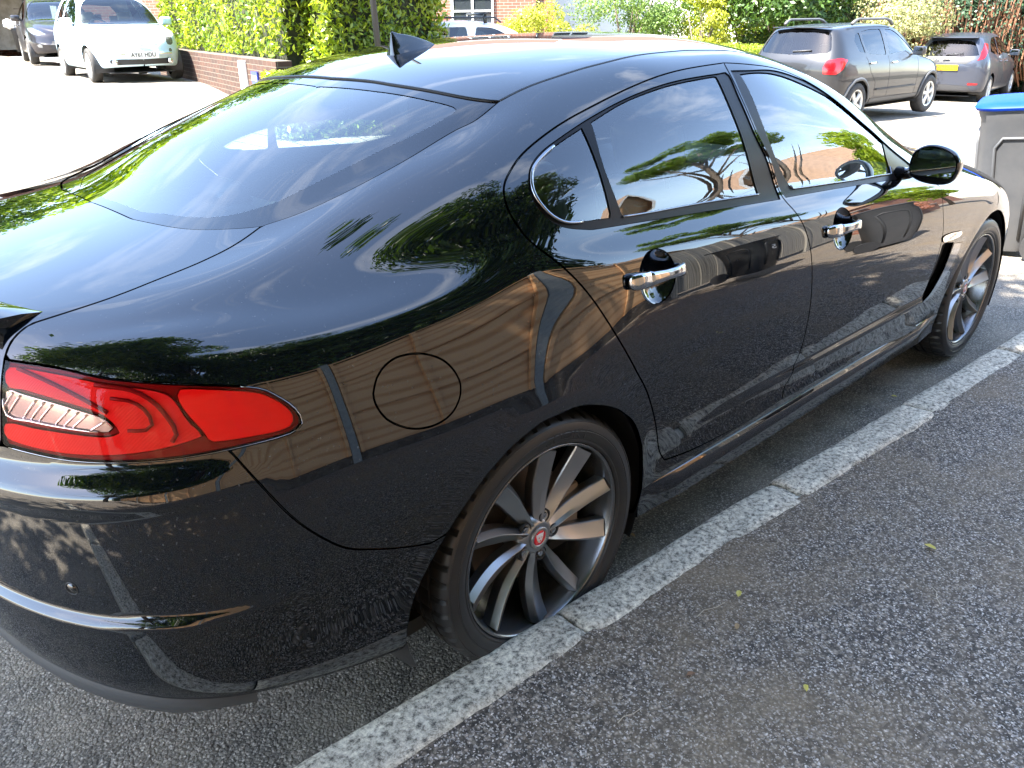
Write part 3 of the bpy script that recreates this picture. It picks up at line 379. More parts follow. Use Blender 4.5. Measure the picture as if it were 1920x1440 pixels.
 'bump': [[52.52,8.211],[52.85,8.077],[53.16,7.949],[53.48,7.824],[53.82,7.7],[54.18,7.578],[54.53,7.458],[54.87,7.339],[55.22,7.224],[55.57,7.109],[55.94,6.997],[56.32,6.887],[56.74,6.779],[57.18,6.675],[57.65,6.574],[58.15,6.476],[58.67,6.379],[59.22,6.285],[59.8,6.193],[60.41,6.105],[61.08,6.02],[61.81,5.944],[62.62,5.878],[63.49,5.822],[64.39,5.77],[65.3,5.717],[66.21,5.663],[67.14,5.612],[68.07,5.563],[69.01,5.515],[69.96,5.469],[70.9,5.424],[71.86,5.381],[72.81,5.34],[73.77,5.3],[74.74,5.262],[75.72,5.229],[76.72,5.208],[77.72,5.19]],
 'boot': [[69.31,17.249],[68.39,17.214],[67.47,17.18],[66.54,17.144],[65.61,17.109],[64.67,17.075],[63.72,17.042],[62.76,17.013],[61.79,16.988],[60.81,16.968],[59.84,16.946],[58.87,16.921],[57.91,16.901],[56.94,16.882],[55.98,16.864],[55.02,16.844],[54.06,16.82],[53.11,16.791],[52.16,16.755],[51.22,16.708],[50.29,16.65],[49.36,16.585],[48.42,16.511],[47.48,16.428],[46.53,16.332],[45.58,16.224],[44.63,16.101],[43.66,15.955],[42.69,15.786],[41.72,15.598],[40.73,15.392],[39.74,15.167],[38.73,14.906],[37.85,14.333],[37.04,13.659],[36.31,12.937],[35.75,12.227],[35.27,11.594]],
 'lampb': [[32.57,8.643],[33.45,8.617],[34.33,8.59],[35.2,8.563]],
 'ditch': [[110.9,16.43],[111.87,16.431],[112.84,16.433],[113.81,16.434],[114.79,16.435],[115.77,16.435],[116.75,16.434],[117.74,16.43],[118.73,16.423],[119.72,16.415],[120.72,16.407],[121.71,16.401],[122.71,16.397],[123.71,16.397],[124.71,16.4],[125.71,16.406],[126.71,16.414],[127.71,16.423],[128.71,16.432],[129.72,16.439],[130.72,16.445],[131.72,16.449],[132.73,16.451],[133.74,16.453],[134.74,16.457],[135.75,16.464],[136.76,16.474],[137.76,16.487],[138.77,16.504],[139.77,16.522],[140.78,16.542],[141.78,16.563],[142.79,16.584],[143.79,16.604],[144.8,16.625],[145.8,16.645],[146.81,16.664],[147.82,16.681],[148.83,16.697],[149.84,16.712],[150.85,16.726],[151.86,16.738],[152.87,16.75],[153.88,16.762],[154.89,16.773],[155.91,16.784],[156.92,16.795],[157.93,16.806],[158.94,16.817],[159.95,16.828],[160.96,16.839],[161.98,16.851]],
 'bl_side': [[69.31,17.249],[70.23,17.213],[71.13,17.16],[72.04,17.106],[72.94,17.051],[73.85,16.996],[74.76,16.942],[75.68,16.889],[76.6,16.838],[77.52,16.789],[78.45,16.742],[79.38,16.695],[80.31,16.65],[81.24,16.607],[82.19,16.567],[83.13,16.53],[84.08,16.495],[85.04,16.463],[85.99,16.431],[86.95,16.402],[87.92,16.375],[88.88,16.35],[89.84,16.328],[90.81,16.309],[91.78,16.294],[92.74,16.283],[93.71,16.277],[94.67,16.273],[95.63,16.271],[96.6,16.27],[97.56,16.268],[98.53,16.267],[99.49,16.263],[100.46,16.255],[101.43,16.235],[102.4,16.195],[103.37,16.149],[104.33,16.133],[105.29,16.15],[106.24,16.185],[107.17,16.229],[108.1,16.279],[109.03,16.331],[109.97,16.382],[110.9,16.43]],
 'bl_bot': [[69.31,17.249],[68.59,17.329],[67.88,17.408],[67.19,17.484],[66.51,17.559],[65.84,17.632],[65.16,17.703],[64.5,17.772],[63.85,17.841],[63.25,17.911],[62.7,17.982],[62.21,18.054],[61.77,18.127],[61.35,18.199],[60.95,18.271],[60.54,18.341]],
 'bl_top': [[110.68,16.433],[110.1,16.631],[109.58,16.805],[109.12,16.957],[108.73,17.092],[108.38,17.213],[108.08,17.325],[107.82,17.429],[107.59,17.529],[107.38,17.624],[107.2,17.715],[107.02,17.803],[106.87,17.889],[106.72,17.973],[106.58,18.054],[106.45,18.135],[106.33,18.214],[106.22,18.292],[106.11,18.369],[106.01,18.445],[105.92,18.52],[105.84,18.595],[105.79,18.669],[105.75,18.743],[105.74,18.817],[105.74,18.891],[105.75,18.964],[105.74,19.037],[105.73,19.111]],
 'bl_in': [[62.8,18.695],[63.12,18.626],[63.43,18.556],[63.75,18.486],[64.11,18.416],[64.54,18.347],[65.0,18.279],[65.5,18.211],[66.04,18.143],[66.63,18.078],[67.3,18.016],[68.03,17.958],[68.82,17.905],[69.63,17.855],[70.46,17.807],[71.31,17.76],[72.17,17.716],[73.04,17.674],[73.92,17.636],[74.82,17.602],[75.75,17.581],[76.68,17.561],[77.6,17.537],[78.52,17.513],[79.45,17.488],[80.37,17.464],[81.29,17.439],[82.22,17.415],[83.15,17.392],[84.08,17.369],[85.02,17.348],[85.95,17.328],[86.89,17.308],[87.84,17.289],[88.78,17.27],[89.72,17.25],[90.67,17.23],[91.61,17.209],[92.56,17.185],[93.5,17.16],[94.45,17.134],[95.4,17.109],[96.35,17.086],[97.3,17.068],[98.26,17.056],[99.22,17.047],[100.17,17.041],[101.13,17.039],[102.08,17.039],[103.04,17.039],[103.98,17.048],[104.82,17.101],[105.08,17.215],[105.03,17.329],[104.89,17.435],[104.73,17.534],[104.55,17.628],[104.39,17.719],[104.23,17.806],[104.09,17.891],[103.96,17.974],[103.84,18.056],[103.73,18.136],[103.61,18.214],[103.5,18.291],[103.39,18.368],[103.29,18.443],[103.18,18.518],[103.08,18.592],[102.97,18.665],[102.87,18.739],[102.76,18.811]],
 'seg_r': [[49.88,9.723],[50.65,9.687],[51.4,9.626],[52.14,9.561],[52.89,9.496],[53.63,9.431],[54.37,9.364],[55.1,9.293],[55.82,9.214],[56.51,9.118],[57.13,8.997],[57.7,8.864],[58.22,8.723],[58.63,8.572],[58.82,8.413],[58.29,8.308],[57.51,8.285],[56.73,8.292],[55.95,8.308],[55.19,8.328],[54.43,8.347],[53.67,8.367],[52.91,8.388],[52.16,8.411],[51.4,8.439],[51.07,8.514],[50.86,8.671],[50.51,8.829],[50.15,8.993],[49.84,9.169],[49.58,9.36],[49.47,9.571]],
 'seg_l': [[35.35,11.074],[36.17,11.07],[36.94,11.011],[37.69,10.935],[38.44,10.851],[39.18,10.766],[39.93,10.685],[40.66,10.599],[41.39,10.505],[42.12,10.407],[42.84,10.313],[43.58,10.228],[44.32,10.152],[45.07,10.081],[45.83,10.011],[46.58,9.94],[47.32,9.862],[48.04,9.771],[48.7,9.65],[49.15,9.471],[49.39,9.27],[49.58,9.075],[49.88,8.899],[50.33,8.749],[50.65,8.593],[49.9,8.56],[49.13,8.539],[48.35,8.522],[47.58,8.508],[46.8,8.497],[46.02,8.49],[45.24,8.487],[44.47,8.486],[43.69,8.487],[42.91,8.49],[42.14,8.496],[41.36,8.506],[40.59,8.518],[39.82,8.53],[39.05,8.544],[38.28,8.561],[37.52,8.582],[36.75,8.607],[35.99,8.633],[35.24,8.66],[34.48,8.691],[33.73,8.73],[33.03,8.795],[32.83,8.968],[33.36,9.129],[34.14,9.164],[34.91,9.141],[35.67,9.108],[36.43,9.08],[37.2,9.057],[37.97,9.033],[38.74,9.007],[39.51,8.98],[40.27,8.949],[41.04,8.917],[41.8,8.887],[42.57,8.865],[43.35,8.865],[44.1,8.923],[43.96,9.098],[43.51,9.259],[42.97,9.403],[42.3,9.508],[41.59,9.59],[40.88,9.673],[40.15,9.751],[39.43,9.828],[38.7,9.903],[37.96,9.978],[37.23,10.052],[36.48,10.122],[35.71,10.162],[34.91,10.164],[34.54,10.389],[34.65,10.763]],
 'rev': [[34.42,10.08],[35.2,10.078],[35.93,9.991],[36.69,9.929],[37.44,9.866],[38.19,9.801],[38.94,9.734],[39.68,9.664],[40.41,9.588],[41.14,9.51],[41.87,9.434],[42.59,9.352],[43.2,9.227],[43.65,9.067],[43.13,8.974],[42.34,8.991],[41.57,9.022],[40.8,9.058],[40.03,9.094],[39.26,9.129],[38.48,9.163],[37.71,9.197],[36.94,9.231],[36.17,9.262],[35.38,9.275],[34.59,9.294],[33.88,9.368],[33.73,9.583],[33.94,9.833]],
 'guide': [[43.01,10.211],[43.77,10.147],[44.52,10.085],[45.27,10.016],[45.98,9.92],[46.62,9.788],[47.17,9.631],[47.65,9.46],[48.01,9.277],[48.31,9.093],[48.57,8.913],[48.63,8.733],[48.14,8.597]],
 'guide2': [[44.05,9.772],[44.77,9.717],[45.48,9.655],[46.1,9.543],[46.57,9.387],[46.86,9.208],[46.89,9.021],[46.29,8.924],[45.55,8.935],[44.82,8.963]],
 'guide3': [[36.22,11.019],[36.92,10.866],[37.61,10.713],[38.3,10.562],[38.98,10.414],[39.65,10.267],[40.32,10.122],[40.98,9.979],[41.63,9.837],[42.28,9.696],[42.91,9.557],[43.53,9.419]],
 'vent': [[255.74,6.683],[256.63,6.748],[257.62,6.754],[258.6,6.742],[259.58,6.726],[260.55,6.708],[261.53,6.689],[262.5,6.67],[263.48,6.651],[264.46,6.633],[264.13,6.494],[263.81,6.356],[263.48,6.217],[263.16,6.079],[262.87,5.941],[262.62,5.802],[262.36,5.663],[262.06,5.527],[261.69,5.394],[261.24,5.267],[260.73,5.144],[260.18,5.025],[259.6,4.908],[258.98,4.796],[258.31,4.689],[257.57,4.591],[256.73,4.512],[255.82,4.452],[254.89,4.4],[253.97,4.341],[252.97,4.367],[251.96,4.392],[251.95,4.552],[251.92,4.706],[251.97,4.856],[252.16,5.001],[252.53,5.138],[253.0,5.269],[253.47,5.399],[253.89,5.533],[254.22,5.671],[254.51,5.811],[254.76,5.953],[255.0,6.097],[255.21,6.242],[255.39,6.388],[255.56,6.535]],
 'blade': [[265.01,6.598],[265.99,6.58],[266.97,6.561],[267.95,6.543],[268.93,6.525],[269.91,6.506],[270.9,6.488],[270.64,6.343],[270.41,6.197],[270.13,6.053],[269.72,5.916],[269.2,5.787],[268.63,5.664],[268.03,5.544],[267.4,5.428],[266.76,5.314],[266.1,5.202],[265.43,5.092],[264.76,4.982],[264.08,4.874],[263.38,4.767],[262.65,4.665],[261.88,4.568],[261.05,4.482],[260.15,4.412],[259.21,4.359],[258.24,4.318],[257.25,4.283],[256.27,4.248],[255.3,4.208],[254.85,4.266],[254.41,4.324],[255.37,4.385],[256.35,4.441],[257.29,4.506],[258.16,4.591],[258.92,4.697],[259.61,4.811],[260.24,4.93],[260.84,5.053],[261.39,5.18],[261.91,5.31],[262.34,5.447],[262.68,5.589],[262.96,5.733],[263.22,5.879],[263.52,6.025],[263.87,6.168],[264.25,6.312],[264.63,6.455]],
 'vbadge': [[254.95,6.911],[254.42,7.024],[255.32,7.073],[256.32,7.088],[257.33,7.096],[258.34,7.101],[259.34,7.104],[260.35,7.105],[261.35,7.104],[262.35,7.099],[263.35,7.092],[264.35,7.084],[265.35,7.075],[266.35,7.066],[267.35,7.057],[268.35,7.05],[269.2,6.99],[269.3,6.905],[268.39,6.86],[267.47,6.818],[266.48,6.815],[265.5,6.811],[264.52,6.807],[263.54,6.803],[262.55,6.801],[261.57,6.801],[260.59,6.802],[259.61,6.804],[258.63,6.807],[257.65,6.812],[256.67,6.819],[255.7,6.834]]}
# ---------------------------------------------------------------- the black saloon
UV = {k: np.array(v) for k, v in UV.items()}
BS = make_body_surf()
paint = mat('black_paint', (.002, .003, .005), .5, spec=.0, coat=1.0)
_t = paint.node_tree; _d = _t.nodes.new('ShaderNodeTexNoise'); _d.inputs['Scale'].default_value = 170; _d.inputs['Detail'].default_value = 3; _c = _t.nodes.new('ShaderNodeTexCoord')
_r = _t.nodes.new('ShaderNodeValToRGB'); _r.color_ramp.elements[0].position = .67; _r.color_ramp.elements[1].position = .74; _r.color_ramp.elements[0].color = (.002, .003, .005, 1); _r.color_ramp.elements[1].color = (.07, .068, .062, 1)
_t.links.new(_c.outputs['Object'], _d.inputs['Vector']); _t.links.new(_d.outputs['Fac'], _r.inputs['Fac']); _t.links.new(_r.outputs['Color'], _t.nodes['Principled BSDF'].inputs['Base Color'])      # fine dust
paint.node_tree.nodes['Principled BSDF'].inputs['Coat IOR'].default_value = 1.74
gloss_black = mat('gloss_black_trim', (.006, .006, .007), .08, coat=.6)
satin_trim = mat('satin_trim', (.010, .009, .009), .30, coat=0, spec=.14)
rubber = mat('black_rubber', (.012, .012, .012), .6, bump=(60, .15, .002))
liner = mat('wheel_liner', (.010, .010, .011), .85, bump=(25, .4, .004))
chrome = mat('chrome', (.80, .81, .82), .05, metal=1)
handle_chrome = mat('handle_chrome', (.38, .39, .41), .06, metal=1)
dark_chrome = mat('dark_chrome', (.25, .26, .28), .08, metal=1)
valance_grey = mat('valance_grey', (.045, .048, .052), .5)
car_glass = glass_mat('car_glass', (.80, .90, .86), 1.8)
rear_glass = glass_mat('rear_glass', (.66, .80, .78), 1.25)
far_side_glass = glass_mat('door_glass', (.80, .88, .84), 1.0)
frit = mat('glass_frit', (.004, .004, .006), .5, spec=0, coat=.9)
leather = mat('charcoal_leather', (.035, .034, .034), .45, noise=(30, (.028, .027, .027), .4, .6), bump=(120, .2, .001))
cabin_grey = mat('cabin_lining', (.10, .10, .095), .8)
cabin_dark = mat('cabin_dark', (.02, .02, .02), .7)
car = empty('saloon_car', (0, 0, 0), label='large glossy black four-door saloon with grey multi-spoke wheels, parked nearest beside the granite kerb', cat='car')
def uvx(x, v):            # column index for a given x on the side
    return 60+(x+.6)/3.85*260
def loop(*segs):
    out = []
    for s_ in segs:
        s_ = np.asarray(s_, float).reshape(-1, 2)
        for p in s_:
            if not out or np.hypot((p[0]-out[-1][0])*US, (p[1]-out[-1][1])*VS) > .0022: out.append(p)
    if np.hypot((out[0][0]-out[-1][0])*US, (out[0][1]-out[-1][1])*VS) < .0022: out.pop()
    return np.array(out)
rsp = lambda L_, st=.02: resample(BS, L_, st, closed=False)
U_ = UV
dlo, Bl, sr, sf, ff, ft = (U_[k] for k in ('dlo', 'B', 'sill_r', 'sill_f', 'fd_front', 'fd_top'))
RD = loop(dlo, sr, Bl[::-1])
FD = loop(Bl, sf, ff, ft)
DO = loop(dlo, sr, sf, ff, ft)
um = BS.umax; vm = BS.vmax
ditch = U_['ditch']; d_end = ditch[-1]
cowl_u = uvx(2.42, 0); head_u = uvx(1.50, 0)
# roof side line carries on down the windscreen pillar
wsl = rsp([tuple(d_end), (uvx(1.1, 0), 16.75), (uvx(1.3, 0), 16.6), (head_u, 16.45)])
pil = rsp([(head_u, 16.45), (uvx(1.8, 0), 16.1), (uvx(2.1, 0), 15.9), (cowl_u-6, 15.7)])
head = rsp([(head_u, 16.45), (head_u+1.5, 17.3), (head_u+3.5, 18.5), (head_u+4.5, vm)])
cowl = rsp([(cowl_u-6, 15.7), (cowl_u-1, 16.3), (cowl_u+5, 17.5), (cowl_u+11, 19), (cowl_u+12, vm)])
bs_, bt, bb, boot = U_['bl_side'], U_['bl_top'], U_['bl_bot'], U_['boot']
bt = rsp(np.concatenate([bt[::2], [(bt[-1][0]-.6, vm)]])); bb = rsp(np.concatenate([bb[::2], [(bb[-1][0]-2.3, 18.9), (bb[-1][0]-3.2, vm)]]))
lamp = U_['lamp']; il = int(np.argmin(lamp[:, 0]+lamp[:, 1]*.3)); 
lc_top = lamp[0]; ib = int(np.argmin(np.hypot((lamp[:, 0]-U_['lampb'][0][0])*US, (lamp[:, 1]-U_['lampb'][0][1])*VS)))
it = int(np.argmin(np.hypot((lamp[:, 0]-U_['bump'][0][0])*US, (lamp[:, 1]-U_['bump'][0][1])*VS)))
lamp_low = lamp[it:ib+1]                       # under edge, from the bumper seam back to the boot
bump_top = rsp([tuple(lamp[ib]), (lamp[ib][0]*.6, lamp[ib][1]-.3), (lamp[ib][0]*.3, lamp[ib][1]-.45), (0, lamp[ib][1]-.5)])
def arch(cx, ang, rr):
    out = []
    for a in np.radians(ang):
        r = np.interp(math.degrees(a), rr[0], rr[1]); x = cx+r*math.cos(a); z = .343+r*math.sin(a)
        u = uvx(x, 0); vs_ = np.linspace(0, 9, 400); X = BS.ev(np.full(400, u), vs_)
        i = np.argmin(np.abs(X[:, 2]-z)); out.append((u, vs_[i]))
    return np.array(out)
ra = arch(0, np.arange(-22, 206, 5.5), ([-25, 0, 30, 90, 125, 150, 165, 180, 205], [.40, .385, .378, .376, .385, .40, .417, .435, .45]))
fa = arch(2.909, np.arange(-22, 203, 5.5), ([-25, 0, 30, 90, 120, 150, 180, 205], [.42, .40, .385, .376, .378, .388, .405, .42]))
bump_f = U_['bump']
ka = int(np.argmin(np.hypot((ra[:, 0]-bump_f[-1][0])*US, (ra[:, 1]-bump_f[-1][1])*VS)))
bump_side = loop(bump_f[:-3], ra[ka:ka+1])
UPPER = loop([(0, vm), (cowl[-1][0], vm)], cowl[::-1], pil[::-1], wsl[::-1], ditch[::-1], bs_[::-1], boot, [lamp[0]], lamp[::-1][:len(lamp)-ib], bump_top)
BUMP = loop(bump_top[::-1], lamp_low[::-1], bump_side, ra[ka:], [(ra[-1][0], 0), (0, 0)])
BODY = loop([(0, 0), (um, 0), (um, vm), (0, vm)])
rs = lambda l, st=.016: resample(BS, l, st)
RAr = loop(ra, [(ra[-1][0], -.5), (ra[0][0], -.5)]); FAr = loop(fa, [(fa[-1][0], -.5), (fa[0][0], -.5)])
# outer boundary of the painted side: one big loop along everything that is cut away at the rim
SIDE = loop(cowl[::-1], pil[::-1], wsl[::-1], ditch[::-1], bs_[::-1], boot, lamp[:it+1], bump_side, ra[:ka+1][::-1], [(ra[0][0], 0), (fa[-1][0], 0)], fa[::-1], [(fa[0][0], 0), (um, 0), (um, vm), (cowl[-1][0], vm)])
flap = U_['flap']
# side vent behind the front wheel
def uvxz(x, z):
    u = uvx(x, 0); v = np.linspace(0, 14, 800); X = BS.ev(np.full(800, u), v); return (u, v[np.argmin(np.abs(X[:, 2]-z))])
vent = UV['vent']
door_gap = .0027
def strake(V, X):         # sill strake pressed into the door bottoms
    z, x = X[:, 2], X[:, 0]
    zt = .45+.012*np.sin(x*2)+.03*np.clip((x-.6)/1.6, 0, 1)
    t = np.clip((zt-z)/.022, 0, 1); t = t*t*(3-2*t); f = np.clip((x-.62)/.7, 0, 1)
    return .012*t*f
def scoop(cx, cz, rx=.0745, rz=.0685, dep=.024):
    def f(V, X):
        r = np.hypot((X[:, 0]-cx)/rx, (X[:, 2]-cz)/rz); t = np.clip(1-r*r, 0, 1)
        return -dep*t**.75
    return f
HR = (.385, .955); HF = (1.375, .905)          # door scoops (x, z)
disp_r = disp_f = strake
def ring_uv(cx, cz, rx=.074, rz=.068): return np.array([uvxz(cx+rx*math.cos(a), cz+rz*math.sin(a)) for a in np.linspace(0, 2*math.pi, 56, endpoint=False)])
RHR, RHF = ring_uv(*HR), ring_uv(*HF)
HQ = dict(du=1.0, dv=.22)
def strip_loop(line, w):                       # a thin closed loop round an open uv line
    a = offs(BS, line, w/2, closed=False); b = offs(BS, line, -w/2, closed=False)
    return np.concatenate([a, b[::-1]])
for side in (-1, 1):
    body = panel(BS, 'body_side', rs(SIDE), [rs(DO), rs(lamp), rs(flap, .01), rs(vent, .012)], paint, car, side, gap=.0024, hole_gap=.0024, **HQ)
    sh = panel(BS, 'fuel_flap', rs(flap, .01), [], paint, car, side, gap=.0021, **HQ) if side < 0 else None
    # rear door
    gh = U_['gh_rear']; rd = panel(BS, 'rear_door', rs(RD), [rs(gh), RHR], paint, car, side, gap=door_gap, disp=disp_r, du=.6, dv=.14)
    g1, g2 = U_['gl_rear'], U_['gl_quarter']
    panel(BS, 'window_trim', rs(gh), [rs(g1), rs(g2)], satin_trim, rd, side, off=-.003, gap=.0006, flange=.008, **HQ)
    panel(BS, 'door_window', rs(g1), [], car_glass if side < 0 else far_side_glass, rd, side, off=-.006, flange=0, gap=-.003, **HQ)
    panel(BS, 'quarter_window', rs(g2), [], car_glass if side < 0 else far_side_glass, rd, side, off=-.006, flange=0, gap=-.003, **HQ)
    gh = U_['gh_front']; fd = panel(BS, 'front_door', rs(FD), [rs(gh), RHF], paint, car, side, gap=door_gap, disp=disp_f, du=.6, dv=.14)
    g3 = U_['gl_front']
    panel(BS, 'window_trim', rs(gh), [rs(g3)], satin_trim, fd, side, off=-.003, gap=.0006, flange=.008, **HQ)
    panel(BS, 'door_window', rs(g3), [], car_glass if side < 0 else far_side_glass, fd, side, off=-.006, flange=0, gap=-.003, **HQ)
    for gl_, dr_ in ((g1, rd), (g3, fd), (g2, rd)):
        X = BS.ev(gl_[:, 0], gl_[:, 1]); lowz = X[:, 2] < np.interp(X[:, 0], [-.1, 2.0], [1.128, 1.04]); ii = np.where(lowz)[0]
        ii = ii[np.argsort(X[ii, 0])]
        if len(ii) > 4: Q_ = X[ii]+BS.nrm(gl_[ii, 0], gl_[ii, 1])*.0005; Q_[:, 1] *= side; MB().tube(Q_, .0028, 6).build('belt_strip', dark_chrome, dr_, smooth=True)
    # bright bead round the back of the side windows
    q = U_['gl_quarter']; X = BS.ev(q[:, 0], q[:, 1])+BS.nrm(q[:, 0], q[:, 1])*.001; X[:, 1] *= side
    k0 = len(q)*0.08; kk = range(int(len(q)*.16), int(len(q)*.60))
    MB().tube([X[i] for i in kk], .0042, 8).build('window_bead', dark_chrome, rd, smooth=True)
    for dr, hx, hz in ((rd, *HR), (fd, *HF)):
        u, v = uvxz(hx, hz); c = BS.ev(np.array([u]), np.array([v]))[0]; n = BS.nrm(np.array([u]), np.array([v]))[0]
        panel(BS, 'handle_recess', RHR if hx == HR[0] else RHF, [], paint, dr, side, disp=scoop(hx, hz), du=.35, dv=.07, flange=0)
        # chrome pull handle: squarish rear pad with a seam, slimmer bar, rounded nose
        m = MB(); V = []; NS = 20
        st_ = [(-.128, .006, .002, .004), (-.125, .017, .006, .006), (-.116, .0225, .010, .010), (-.104, .0245, .0115, .013), (-.066, .0240, .0115, .018), (-.0655, .0222, .0100, .018), (-.0645, .0222, .0100, .018), (-.064, .0236, .0110, .018), (-.052, .0200, .0095, .021), (0, .0160, .0085, .025), (.05, .0155, .0085, .024), (.082, .0185, .0095, .018), (.100, .0195, .0095, .011), (.109, .0150, .007, .006), (.112, .005, .003, .002)]
        tz = -.035
        for t, h_, d_, o_ in [(q0*.93, q1*.86, q2, q3) for q0, q1, q2, q3 in st_]:
            for k in range(NS):
                a = 2*math.pi*k/NS; ca, sa = math.cos(a), math.sin(a); e_ = 2/2.9
                zz = h_*abs(sa)**e_*(1 if sa > 0 else -1); yy = d_*abs(ca)**e_*(1 if ca > 0 else -1)
                yo = c[1]+n[1]*o_+yy*n[1]+zz*-n[2]*.8; zo = c[2]+.004+n[2]*o_+t*tz+zz*n[1]+yy*n[2]
                V.append((c[0]+t, side*yo, zo))
        q_ = len(st_); m.add(V, [(i*NS+k, i*NS+(k+1) % NS, (i+1)*NS+(k+1) % NS, (i+1)*NS+k) for i in range(q_-1) for k in range(NS)]+[tuple(range(NS)), tuple((q_-1)*NS+k for k in range(NS))])
        m.build('door_handle', handle_chrome, dr, smooth=True)
    # roof groove
    gl = np.concatenate([ditch, wsl[1:]])
    gp = rsp(gl, .02); X = BS.ev(gp[:, 0], gp[:, 1])-BS.nrm(gp[:, 0], gp[:, 1])*.004; X[:, 1] *= side
    MB().tube(X, .0058, 6).build('roof_groove', rubber, car, smooth=True)
    # wheel housings
    for cx in (0, 2.909):
        m = MB(); th = np.radians(np.arange(-25, 206, 7)); V = []; F_ = []
        prof = [(1.0, .895), (1.02, .88), (1.04, .80), (1.04, .52)]
        for a in th:
            r = .39+.05*max(0, -math.cos(a))*(1 if cx == 0 else .5)
            V += [(cx+r*k*math.cos(a), side*w, .343+r*k*math.sin(a)) for k, w in prof]
        for i in range(len(th)-1):
            for j in range(3): F_.append((i*4+j, i*4+j+1, i*4+j+5, i*4+j+4))
        m.add(V, F_); n0 = len(m.v)
        m.box(cx-.45, cx+.45, side*.50 if side > 0 else -.52, side*.52 if side > 0 else -.50, .2, .8)
        m.build('wheel_housing', liner, car, smooth=True)
roof_l = loop(ditch, wsl, head, [(bt[-1][0], vm)], bt[::-1])
panel(BS, 'roof', rs(roof_l), [], paint, car, centre=True, gap=.004, du=1.2, dv=.25)
bl_l = loop(bb[::-1], bs_, bt, [(bb[-1][0], vm)])
bin_ = U_['bl_in']; bin_l = loop([(bin_[0][0]-2.6, vm)], [(bin_[0][0]-1.8, 19)], bin_, [(bin_[-1][0]-1.2, vm)])
rw = panel(BS, 'rear_window', rs(bin_l), [], rear_glass, car, centre=True, off=-.0035, flange=0, gap=-.002, du=1.2, dv=.25)
panel(BS, 'window_border', rs(bl_l), [rs(bin_l)], frit, rw, centre=True, off=-.002, gap=.003, flange=.006, flange_holes=False, du=1.2, dv=.25)
seam = MB()
X = BS.ev(bt[:, 0], bt[:, 1])-BS.nrm(bt[:, 0], bt[:, 1])*.002
seam.tube(np.concatenate([X, (X*[1, -1, 1])[::-1][1:]]), .0048, 8).build('roof_seal', satin_trim, rw, smooth=True)
# heater wires printed on the rear glass
hw = MB()
for x_ in np.linspace(-.50, -.02, 13):
    vv = np.linspace(15.5, vm, 80); m_ = pip(np.stack([np.full(80, uvx(x_, 0)), np.minimum(vv, vm-.02)], 1), bin_l)
    if m_.sum() < 8: continue
    vv = vv[m_][1:]; vv[-1] = vm; us = uvx(x_, 0)-2.6*np.clip((vv-16)/5, 0, 1)**1.5*(-x_*2+.1)
    X = BS.ev(us, vv)-BS.nrm(us, vv)*.0042
    for X_ in (X, X*[1, -1, 1]): hw.tube(X_, .0006, 4)
hw.build('heater_wires', satin_trim, rw)
ws_l = loop(pil, cowl, [(head[-1][0], vm)], head[::-1])
panel(BS, 'windscreen', rs(ws_l), [], car_glass, car, centre=True, off=-.003, flange=0, gap=0, du=1.5, dv=.3)
# boot lid with its rear face
boot_l = loop([(0, vm), (bb[-1][0], vm)], bb[::-1], boot, [lamp[0]], lamp[::-1][:len(lamp)-ib], bump_top)
bl_ = panel(BS, 'boot_lid', rs(boot_l), [], paint, car, centre=True, gap=.0026, du=1.0, dv=.22)
bumper = panel(BS, 'rear_bumper', rs(BUMP), [], paint, car, centre=True, gap=.0020, du=.7, dv=.12)
# ---------------------------------------------------------------- lamps, wheels, mirrors and small parts of the saloon
red_dark = mat('lamp_maroon', (.20, .001, .002), .4, spec=.1)
red_lamp = mat('lamp_red', (1.0, .003, .002), .6, coat=0, spec=.2, noise=(26, (.95, .003, .003), .45, .62))
red_rib = mat('lamp_red_ribbed', (.85, .002, .002), .5, coat=0, spec=.2)
_n = red_rib.node_tree.nodes; _w = _n.new('ShaderNodeTexWave'); _w.inputs['Scale'].default_value = 190; _w.bands_direction = 'X'; _t = _n.new('ShaderNodeTexCoord'); _b = _n.new('ShaderNodeBump'); _b.inputs['Distance'].default_value = .0005
red_rib.node_tree.links.new(_t.outputs['Object'], _w.inputs['Vector']); red_rib.node_tree.links.new(_w.outputs['Fac'], _b.inputs['Height']); red_rib.node_tree.links.new(_b.outputs['Normal'], _n['Principled BSDF'].inputs['Normal'])
clear_refl = mat('lamp_reflector', (.34, .34, .35), .16, metal=.7)
lens_red = glass_mat('lamp_lens', (1.0, .80, .78), .28)
def on_surf(line, off, side):
    X = BS.ev(line[:, 0], line[:, 1])+BS.nrm(line[:, 0], line[:, 1])*off
    return X*[1, side, 1]
